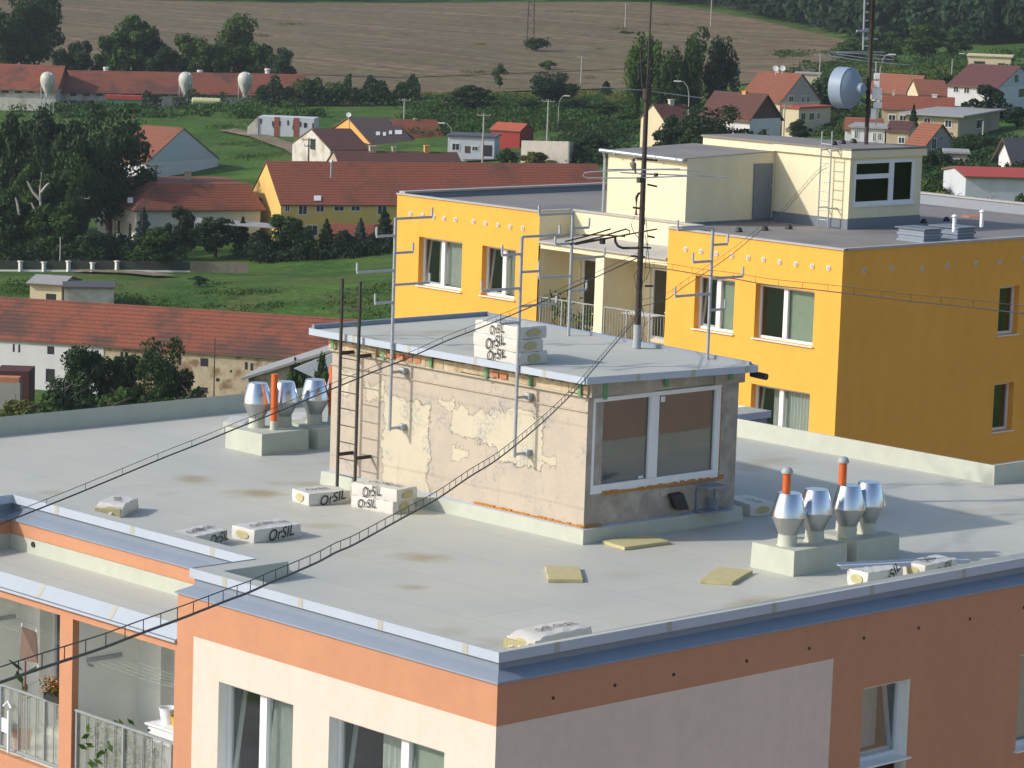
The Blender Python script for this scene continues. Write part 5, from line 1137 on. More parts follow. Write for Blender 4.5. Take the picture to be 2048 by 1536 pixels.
# the long barn in front, whitewashed on the left and crumbling on the right
hb = house('long farm barn below the lawn, red tiled roof with dark patches', 284, (676,722), (-160,666), 720, 641, H_ruin, T_old, 'farm_barn', 'barn', Wd=12, over=.3, th=.12,
  wins=[('AB',95,692,109,709,'h'),('AB',92,737,110,765,'h'),('AB',26,688,30,704,'h'),('AB',37,689,41,705,'h'),('AB',183,699,187,712,'h'),('AB',194,700,198,713,'h'),('AB',250,704,256,717,'h'),('AB',241,703,246,716,'h'),('AB',288,700,297,716,'h'),('AB',343,710,348,728,'h'),('AB',357,712,362,730,'h'),('AB',401,716,416,733,'h'),
  ('AB',490,724,495,739,'h'),('AB',501,726,506,741,'h'),('AB',533,728,538,737,'h'),('AB',545,729,550,738,'h'),('AB',432,756,439,763,'h'),('AB',398,774,415,786,'h'),('AB',460,740,464,745,'h')])
# the whitewashed half, with its own lighter wall set in front
u_ = None
ba = onplane(208,684, atd(676,722,284), (Vector((0,0,0))+(lambda a,b:(Vector((-(b-a).y,(b-a).x,0)).normalized()))(atd(676,722,284), onz(-160,666,atd(676,722,284).z))))
bb = onplane(-170,664, atd(676,722,284), (lambda a,b:(Vector((-(b-a).y,(b-a).x,0)).normalized()))(atd(676,722,284), onz(-160,666,atd(676,722,284).z)))
nb = (lambda a,b:(Vector((-(b-a).y,(b-a).x,0)).normalized()))(ba, bb); nb = -nb if nb.dot(FH) > 0 else nb
m = MB(); zb_ = ter(ba.x, ba.y)-.5
hl = [(95,692,109,709),(92,737,110,765),(26,688,30,704),(37,689,41,705),(183,699,187,712),(194,700,198,713)]
S_ = (bb-ba); S_.z = 0; Lb = S_.length; S_.normalize()
hs = []
for x0, y0, x1, y1 in hl:
    p0 = onplane(x0, y0, ba, nb); p1 = onplane(x1, y1, ba, nb); s = sorted(((p0-ba).dot(S_), (p1-ba).dot(S_))); hs.append((s[0], s[1], p1.z, p0.z))
facade(m, (ba.x+nb.x*.06, ba.y+nb.y*.06, 0), S_, nb, 0, Lb, zb_, atd(676,722,284).z-.1, hs, .06)
m.build('whitewashed_wall', H_white, hb)
hb['label'] = 'long farm barn below the lawn, red roof, white wall turning crumbling to the right'
def polyslab(mb, q, D, dv, m=0):
    mb.prism([atd(x, y, D) for x, y in q], dv, m)
r = root('ruined_shed', 'tan walled shed with a slanting roof edge left of the penthouse ladder', 'shed', atd(580, 800, 262)); dv = FH*6+RH*1.0
m = MB(); polyslab(m, ((497,753),(672,700),(700,760),(700,850),(497,850)), 262, dv); m.build('wall', H_ruin, r)
m = MB(); polyslab(m, ((482,756),(676,695),(677,700),(484,761)), 261.6, dv+FH*1.2); m.build('roof', m_sheet, r)
m = MB(); polyslab(m, ((588,737),(676,702),(690,770),(655,768)), 261.2, FH*.3); m.build('roof_panel', H_blue, r)
house('white gabled house half hidden by the dark tree, orange tiled roof', 470, (293,326), (215,316), 436, 258, H_white, T_orange, over=.25, ang=34, gable=H_blue)  # white gable turned from the sun: its shade is painted in as pale blue
m_villa = mat('villa_wall', (.66, .63, .54), .9, .07, .6)
v_ = house('cream villa with brown red roof behind the thuja hedge', 400, (273,420), (521,427), 196, 362, m_villa, T_old, over=.6, ang=24, trunc=(307,367), wins=[('AC',212,434,217,462,'h'),('AC',235,440,240,468,'h'),('AC',258,446,263,474,'h')], chim=[(376,343,11,H_tan)], sky=[(345,398,356,404),(255,396,266,406)])
house('long warm yellow farmhouse with red tiled roof in the middle distance', 402, (562,409), (1230,414), 503, 324, H_yel, T_red, over=.25, wins=[('AC',519,395,524,410,'h'),('AB',571,411,578,422),('AB',598,411,613,428),('AB',633,411,647,423),('AB',669,413,687,421),('AB',703,413,719,421),('AB',756,411,772,428),('AB',614,451,634,470),('AB',648,453,664,470)], chim=[], sky=[(628,392,642,402)], ang=19)
p = ground(0,0) if 0 else None
house('small red roofed annexe before the yellow farmhouse wall', 388, (668,492), (800,492), 640, 449, H_white, T_red, Wd=7, ang=10)
house('cream gable house with dark opening and brown roof, left of the orange house', 470, (661,300), (738,294), 585, 259, H_pat, T_brown, over=.2, ang=30, wins=[('AC',621,277,631,300,'h')])
house('bright orange house with dark brown roof and white roof lights', 505, (743,288), (828,286), 652, 236, H_or, T_dark, over=.4, ang=22, sky=[(752,264,760,271),(766,265,772,272),(778,262,784,269),(790,261,797,269),(797,261,804,269)])
house('house with plain red roof adjoining the dark brown roofed one', 511, (806,287), (893,283), 770, 240, H_blue, T_red, over=.3, ang=22, Wd=11, gable=T_dark, chim=[(831,238,7,H_grey)])
house('low farmhouse with long brown roof just behind the yellow farmhouse ridge', 452, (680,331), (925,333), 655, 303, H_tan, T_brown, over=.3, ang=16, Wd=8, chim=[(745,293,13,H_tan),(788,295,8,H_tan),(853,292,10,H_or)])
house('white garage with grey roof beside the lamp and utility pole', 470, (989,276), (896,279), 1000, 269, H_blue, m_slate, name='garage', cat='garage', over=.3, ang=6, Wd=7, flat=True, wins=[('AB',966,290,984,313,'h'),('AB',905,287,918,300,'w'),('AB',930,292,940,306,'d'),('AB',945,293,955,301,'w')])
house('small bright red wooden hut with orange roof by the dark trees', 486, (1040,263), (1002,260), 1067, 249, mat('red_boards', (.30, .035, .025), .8, .1, 2), mat('orange_sheet', (.42, .10, .05), .7, .1, 2), name='hut', cat='hut', over=.2, ang=25, L=5, Wd=5)
m = MB(); a, b_ = atd(1043,281,452), atd(1139,283,446); c_ = atd(1168,291,462)
for p0, p1 in ((a, b_), (b_, c_)): 
    nn = Vector((-(p1-p0).y, (p1-p0).x, 0)).normalized()*.2; zb5 = min(ter(p0.x, p0.y), ter(p1.x, p1.y))-.6; m.prism([Vector((p0.x, p0.y, zb5)), Vector((p1.x, p1.y, zb5)), Vector((p1.x, p1.y, p1.z)), Vector((p0.x, p0.y, p0.z))], nn)
tag(m.build('concrete_wall', mat('concrete_panels', (.42, .40, .35), .9, .12, .8)), 'tall concrete panel wall beyond the yellow farmhouse roof', 'wall')
# poultry barns with silos
br = (30, 10)
hp = house('long low poultry barn at the foot of the field, old red roof', 600, (628,191), (106,183), 650, 150, H_pat, T_old, name='poultry_barn', cat='barn', over=.6, Wd=16, wins=[('AB',x,186,x+13,192,'h') for x in range(140,620,26)], ang=None)
house('left end of the poultry barns with the slightly higher ridge', 578, (112,181), (-120,173), 140, 133, H_pat, T_old, name='poultry_barn', cat='barn', over=.6, Wd=17, gable=T_old, wins=[('AB',x,180,x+13,186,'h') for x in range(4,100,26)])
for px, lb in ((95,'left silo at the poultry barn, apart from the other two'),(371.5,'middle of the three grain silos'),(490,'rightmost of the three grain silos')):
    Ds = 568 if px < 100 else 588; c = atd(px, 160, Ds); g = ter(c.x, c.y); k = Ds/FPX; zt_ = zv(c.x, c.y, 146); zc_ = zv(c.x, c.y, 165); zl = zv(c.x, c.y, 195); r = root('grain_silo', lb, 'silo', (c.x, c.y, g), 'pale feed silos of the poultry barn')
    m = MB(); m.lathe((c.x, c.y, 0), [(.15, zl), (13.5*k, zc_-.2), (14.5*k, zc_+.5), (14*k, zt_-.7), (11*k, zt_-.15), (6*k, zt_+.15), (0, zt_+.25)], 20); m.build('hopper', mat('silo_cream', (.52, .54, .47), .5, .1, 1), r, smooth=.6)
    m = MB(); m.tube([(c.x+11*k, c.y, zt_), (c.x+15*k, c.y, zt_-.2), (c.x+16*k, c.y, zc_), (c.x+2*k, c.y, zl)], .08, 6); m.tube([Vector((c.x, c.y, 0))+RH*13.7*k+Vector((0, 0, zt_-.6)), Vector((c.x, c.y, 0))-RH*13.7*k+Vector((0, 0, zt_-.6))], .02, 4); m.build('auger_pipe', m_galv, r)
    for s in range(4):
        an = s*math.pi/2+.6; m = MB(); x, y = c.x+math.cos(an)*13*k, c.y+math.sin(an)*13*k; m.tube([(x, y, g-.2), (x, y, zc_)], .08, 5); m.build('leg', m_galv, r)
for px, pt, w in ((212,134,12),(400,140,12),(535,137,12)):
    c = atd(px, pt+8, 608); w_ = w/2*608/FPX; m = MB(); m.lathe((c.x, c.y, 0), [(w_*.8, c.z-1.2), (w_*.8, c.z+.2), (w_, c.z+.5), (w_, zv(c.x, c.y, pt))], 12); o = m.build('ridge_vent', m_far, hp)
def boxat(name, label, cat, D, x0, x1, yt_, yb_, depth, material, ang=0, floor=False):
    a = atd(x0, yb_, D); b_ = atd(x1, yb_, D); c = (a+b_)/2; w = (b_-a).length/2; zt_ = zv(c.x, c.y, yt_); u = (RH*math.cos(math.radians(ang))+FH*math.sin(math.radians(ang))); v = Vector((-u.y, u.x, 0))
    T = Matrix.Translation(Vector((c.x, c.y, 0))) @ Matrix((u, v, Vector((0, 0, 1)))).transposed().to_4x4(); g = zv(c.x, c.y, yb_) if floor else min(ter(c.x, c.y), zv(c.x, c.y, yb_))
    r = root(name, label, cat, (c.x, c.y, g)); m = MB(); m.box((-w, 0, g), (w, depth, zt_), 0, T); m.build('body', material, r); return r, T, w, g, zt_
r, T, w, g, zt_ = boxat('trailer', 'green farm trailer with red load by the poultry barn', 'trailer', 580, 211, 283, 199, 213, 2.4, mat('dark_green_steel', (.06, .22, .12), .6, .1, 2))
m = MB(); m.box((-w-.1, -.15, zt_), (w, 2.5, zv(T.translation.x, T.translation.y, 191)), 0, T); m.build('load', m_redm, r)
for s in (-.6, -.35, .4, .65): m = MB(); m.tube([T @ Vector((w*s, -.15, g+.35)), T @ Vector((w*s, .1, g+.35))], .45, 12); m.build('wheel', m_black, r)
c = atd(413, 202, 578); r = root('water_tank', 'pale yellow green cylindrical tank lying by the barn', 'tank', (c.x, c.y, ter(c.x, c.y)))
m = MB(); k = 578/FPX; cc = Vector((c.x, c.y, c.z)); m.tube([cc-RH*29*k, cc-RH*27*k, cc+RH*27*k, cc+RH*29*k], [4*k, 6.5*k, 6.5*k, 4*k], 16); m.build('tank_shell', mat('tank_paint', (.55, .56, .30), .5, .1, 1), r, smooth=.7)
m = MB(); m.box((-2, -.3, ter(c.x, c.y)-.1), (-1.7, .3, c.z-.4), 0, Matrix.Translation((c.x, c.y, 0))); m.build('saddle', m_galv, r)
# row of derelict garages
r, T, w, g, zt_ = boxat('garage_row', 'derelict pale blue wall of garages with brick red piers above the path', 'garage', 520, 515, 628, 235, 268, 5, H_blue, -6)
for x0, x1 in ((-.42, -.24), (.28, .46)): m = MB(); m.box((w*x0, -.08, g), (w*x1, 0, zt_+.02), 0, T); m.build('brick_pier', mat('red_pier', (.26, .09, .06), .9, .2, 2), r)
rnd = random.Random(3)
for i in range(14):
    x = rnd.uniform(-.95, .95)*w; z = g+rnd.uniform(.5, .85)*(zt_-g); m = MB(); m.box((x, -.05, z-.5), (x+.25, -.02, z+.3), 0, T); m.build('slit_opening', m_pane, r)
m = MB()
for i in range(12): m.box((-w-2.6+i*.22, -.2, g), (-w-2.4+i*.22, 1, zt_-2.6+i*.22), 0, T) if i > 3 else None
m.build('broken_steps', H_pat, r)
# ---- right hand village
house('orange roofed gable house right of the willows, satellite dishes on the ridge', 478, (1560,205), (1477,188), 1641, 149, H_cream, T_orange, over=.3, wins=[('AC',1578,193,1586,203),('AC',1604,193,1608,204),('AC',1614,193,1618,204)], chim=[(1556,138,5,H_tan)], ang=35, gable=H_grey)  # cream house; grey of the gable is painted shade on the sunless end
house('flat roofed extension in front of the orange roofed gable house', 468, (1598,217), (1566,212), 1662, 0, H_cream, m_redm, flat=True, ang=35, wins=[('AC',1602,227,1610,239),('AC',1619,227,1627,239),('AC',1635,226,1638,237)], gable=H_tan)
house('dark brown roofed house with white wall and yellow chimney', 430, (1500,238), (1400,215), 1561, 191, H_white, T_brown, over=.5, ang=40, gable=m_wood, chim=[(1490,183,9,H_or)], th=.2)
house('small cream gabled house behind the mast, dark red roof', 432, (1329,243), (1392,238), 1282, 210, H_cream, T_brown, over=.2, ang=28, chim=[(1342,200,9,H_pat),(1369,213,6,H_or)])
house('flat roofed modern house at the upper right edge under the wood', 610, (2022,115), (1937,113), 2075, 0, H_cream, H_cream, flat=True, ang=10, wins=[('AB',1948,122,1970,128,'h'),('AB',1996,126,2010,131,'h')], chim=[])
house('large white house with maroon roof at the right edge', 470, (1994,176), (1896,169), 2080, 134, H_white, T_mar, over=.4, ang=26, gable=H_blue, wins=[('AB',1908,174,1916,184),('AB',1929,175,1938,186),('AB',1976,178,1984,192),('AC',2030,150,2036,164,'h'),('AC',2038,178,2050,193,'h')])
house('small house with two orange roofs left of the maroon roofed one', 520, (1830,186), (1808,182), 1862, 153, H_cream, T_orange, over=.4, ang=40, L=9, wins=[('AC',1813,184,1820,192,'h')])
house('orange roofed house tucked behind the white maroon roofed house', 508, (1838,190), (1897,194), 1830, 160, H_cream, T_orange, over=.3, ang=5, Wd=9)
house('long bright red roofed house with two chimneys', 445, (1906,223), (1764,218), 1932, 197, H_tan, T_red, over=.3, ang=8, chim=[(1787,181,5,H_pat),(1869,190,10,H_far if 0 else H_white)], wins=[('AB',1778,230,1790,240),('AB',1800,231,1812,241)], Wd=8)
house('grey two storey house with pale flat roof', 425, (1917,234), (1812,224), 2000, 0, H_tan, m_sheet, flat=True, over=.9, ang=22, gable=H_grey, wins=[('AB',1849,236,1860,248),('AB',1891,241,1902,254),('AC',1953,241,1962,255)])
house('white house with pale flat roof in front of the village', 385, (1770,258), (1703,252), 1782, 0, H_white, m_sheet, flat=True, over=.4, ang=12, wins=[('AB',1710,262,1715,276),('AB',1747,266,1751,282),('AB',1757,267,1762,280)])
house('low orange roof behind the small white flat roofed house', 398, (1762,262), (1690,258), 1780, 239, H_white, T_orange, over=.3, ang=8, Wd=7)
house('tan house with brown red roof joined to the white flat roofed one', 384, (1817,264), (1773,260), 1856, 245, H_tan, T_brown, over=.3, ang=14, Wd=9, wins=[('AB',1798,275,1808,286)])
house('grey gabled house with orange roof and yellow chimney, front of the village', 378, (1850,292), (1812,289), 1912, 250, H_grey, T_orange, over=.35, ang=48, chim=[(1850,258,5,H_or)], wins=[('AC',1864,278,1871,297),('AC',1881,275,1884,279,'h')])
house('small grey box shaped outbuilding with one window', 350, (1935,308), (1892,306), 1945, 0, H_grey, m_sheet, flat=True, over=.3, ang=6, Wd=5, wins=[('AB',1909,319,1919,330)], name='outbuilding', cat='outbuilding')
house('long low shed with bright red roof and pale blue wall at the right edge', 300, (1932,354), (2120,356), 1885, 335, H_blue, m_redm, over=.35, ang=6, name='shed', cat='shed', Wd=9)
house('white house with slate grey roof cut by the right edge', 332, (2024,311), (2110,314), 1998, 278, H_white, m_slate, over=.8, ang=20)
house('cream flat roofed building seen between the gable house and the drum dish', 560, (1640,150), (1591,148), 1668, 0, H_cream, m_sheet, flat=True, over=.2, ang=6, Wd=6)
house('pale rendered garage below the drum dish', 520, (1662,163), (1643,163), 1670, 0, H_tan, m_sheet, flat=True, over=.2, ang=6, Wd=6, name='garage', cat='garage')
house('cream hut with grey felt gable roof above the long barn', 325, (123,570), (60,564), 165, 555, H_cream, m_sheet, name='hut', cat='hut', over=.5, ang=12, Wd=5, wins=[('AB',92,587,112,600,'h')])
house('lean-to shed with sagging dark roof beside the cream hut', 322, (128,575), (228,590), 120, 567, H_pat, m_slate, name='shed', cat='shed', over=.3, ang=8, Wd=5)

m = MB(); q = [atd(392,437,392), atd(548,449,389), atd(560,458,386), atd(390,446,388)]; m.prism(q, .12); zc3 = ter(q[2].x, q[2].y)
for p in (q[2], q[3]): m.tube([(p.x, p.y, ter(p.x, p.y)-.2), (p.x, p.y, p.z)], .1, 6)
tag(m.build('canopy', m_sheet), 'long brown grey lean-to canopy along the garden side of the villa', 'canopy')

A, D = np.meshgrid(np.arange(-130, 131, 10.0), np.arange(-90, 171, 10.0))
struct(gridmesh(A, D, .12).build('bounce_pavement', groundmat('pale_bounce_paving', [(.34, .33, .30), (.28, .275, .25)], .15), smooth=True))  # unseen sheet, added for grey pane reflections and pale to bounce light onto walls
# ================================================================ plants
L_dark = leafmat('dark_leaves', (.026, .058, .018)); L_mid = leafmat('mid_green_leaves', (.040, .088, .016)); L_light = leafmat('light_green_leaves', (.065, .125, .020)); L_blue = leafmat('blue_spruce_needles', (.055, .095, .075)); L_con = leafmat('dark_needles', (.022, .052, .020)); L_yel = leafmat('yellow_green_leaves', (.13, .15, .03)); L_forest = leafmat('forest_leaves', (.022, .052, .022))
m_bark = mat('bark', (.10, .075, .055), .9, .3, 5); m_dead = mat('bleached_branch', (.42, .38, .33), .8, .1, 5)
NR = np.random.default_rng(5)
def crown_arrays(kind, seed, n, leaf):
    """unit crown: height 1, width 1 (z 0..1, x,y -.5...5): quads spread over irregular lobes"""
    g = np.random.default_rng(seed)
    if kind == 'cone' or kind == 'cypress':
        z = g.random(n)**(.75 if kind == 'cone' else .9); prof = (1-z)**.85 if kind == 'cone' else np.clip(np.minimum(z*6+.5, (1-z)**.5*1.15), 0, 1)
        layer = 1+.28*np.sin(z*(46 if kind == 'cone' else 17)+g.random(n)*1.2) if kind == 'cone' else 1+.12*np.sin(z*23+g.random(n)*2)
        th = g.random(n)*2*np.pi; rr = .5*prof*layer*(.55+.45*g.random(n)**.4)*(1+.22*np.sin(th*5+z*9))*(.85)
        c = np.stack([rr*np.cos(th), rr*np.sin(th), z*.98], -1); out = np.stack([np.cos(th), np.sin(th), np.full(n, .1)], -1)
    else:
        k = {'broad': 30, 'bush': 16, 'willow': 26, 'thin': 22}[kind]; cen = []
        while len(cen) < k:
            q = g.uniform(-1, 1, 3)
            if (q**2).sum() > 1: continue
            if kind in ('broad', 'bush'): zc = .56+q[2]*.36 if kind == 'broad' else .40+q[2]*.34; w = .34*(1.05-max(0, q[2])*.45)
            elif kind == 'thin': zc = .52+q[2]*.42; w = .30*(1-abs(q[2])*.4)
            else: zc = .50+q[2]*.42; w = .32
            cen.append((q[0]*w, q[1]*w, zc))
        cen = np.array(cen); rad = g.uniform(.10, .19, k)*(.9 if kind != 'thin' else .8)
        i = g.integers(0, k, n); d = g.normal(size=(n, 3)); d /= np.linalg.norm(d, axis=1)[:, None]
        if kind == 'willow': st = np.array([.75, .75, 1.5])
        else: st = np.array([1.0, 1.0, .85])
        c = cen[i]+d*st*(rad[i]*(.55+.5*g.random(n)))[:, None]; out = d
        c[:, 2] = np.clip(c[:, 2], .02, 1)
    nrm = out+g.normal(size=(n, 3))*.55; nrm /= np.linalg.norm(nrm, axis=1)[:, None]
    t = np.cross(nrm, g.normal(size=(n, 3))); t /= np.linalg.norm(t, axis=1)[:, None]; b = np.cross(nrm, t)
    s = leaf*g.uniform(.6, 1.3, n)[:, None]; 
    asp = g.uniform(.5, 1, n)[:, None]
    return c, t*s, b*s*asp
def leafmesh(name, c, t, b, material, sx=1, sz=1):
    V = np.stack([c-t, c-b*.9, c+t, c+b*.9], 1).reshape(-1, 3); n = len(c)
    me = bpy.data.meshes.new(name); me.vertices.add(4*n); me.vertices.foreach_set('co', V.astype(np.float32).ravel()); me.loops.add(4*n); me.loops.foreach_set('vertex_index', np.arange(4*n, dtype=np.int32))
    me.polygons.add(n); me.polygons.foreach_set('loop_start', np.arange(0, 4*n, 4, dtype=np.int32)); me.polygons.foreach_set('loop_total', np.full(n, 4, dtype=np.int32)); me.materials.append(material); me.update(); return me
def trunkmesh(kind):
    m = MB(); rnd = random.Random(len(kind))
    m.tube([(0, 0, -.05), (.01, 0, .15), (0, .01, .45), (.01, .0, .78)], [.035, .028, .018, .006], 7)
    if kind not in ('cone', 'cypress'):
        for i in range(9):
            an = i*2.4; z = .18+.06*i; L = rnd.uniform(.16, .3); m.tube([(0, 0, z), (math.cos(an)*L*.5, math.sin(an)*L*.5, z+L*.35), (math.cos(an)*L, math.sin(an)*L, z+L*.6)], [.013, .008, .003], 5)
    me = bpy.data.meshes.new('trunk'); me.from_pydata(m.v, [], m.f); me.materials.append(m_bark); return me
VAR = {}
SPEC = {'broadXL': ('broad', 9000, .020), 'broad': ('broad', 4200, .030), 'bush': ('bush', 2600, .038), 'willow': ('willow', 5200, .024), 'thin': ('thin', 1600, .035), 'cone': ('cone', 3000, .034), 'cypress': ('cypress', 2400, .034)}
TR = {k: trunkmesh(SPEC[k][0]) for k in SPEC}
def variant(kind, s, material):
    key = (kind, s, material.name)
    if key not in VAR: VAR[key] = leafmesh('crown', *crown_arrays(SPEC[kind][0], s*17+len(kind), SPEC[kind][1], SPEC[kind][2]), material)
    return VAR[key]
NAMES = {'broadXL': 'tree', 'broad': 'tree', 'bush': 'bush', 'willow': 'willow_tree', 'thin': 'tree', 'cone': 'conifer_tree', 'cypress': 'cypress_tree'}
_k = [0]
def tree(px, yt_, D, w, kind, material, label, sink=0, group='trees of the valley', base=None):
    p = atd(px, yt_, D); g = ter(p.x, p.y) if base is None else base; H_ = max(p.z-g, 1.2); Wm = w*D/FPX; _k[0] += 1
    nm = NAMES[kind]; r = root(nm, label, 'bush' if kind == 'bush' else 'tree', (p.x, p.y, g), group if kind != 'bush' else 'bushes of the valley'); r.rotation_euler.z = _k[0]*1.7; r.scale = (Wm*(1.32 if kind == 'broadXL' else 1.4), Wm*(1.32 if kind == 'broadXL' else 1.4), H_*1.04)
    c = bpy.data.objects.new('crown', variant(kind, _k[0] % 3, material)); C.objects.link(c); c.parent = r
    t = bpy.data.objects.new('trunk', TR[kind]); C.objects.link(t); t.parent = r; return r
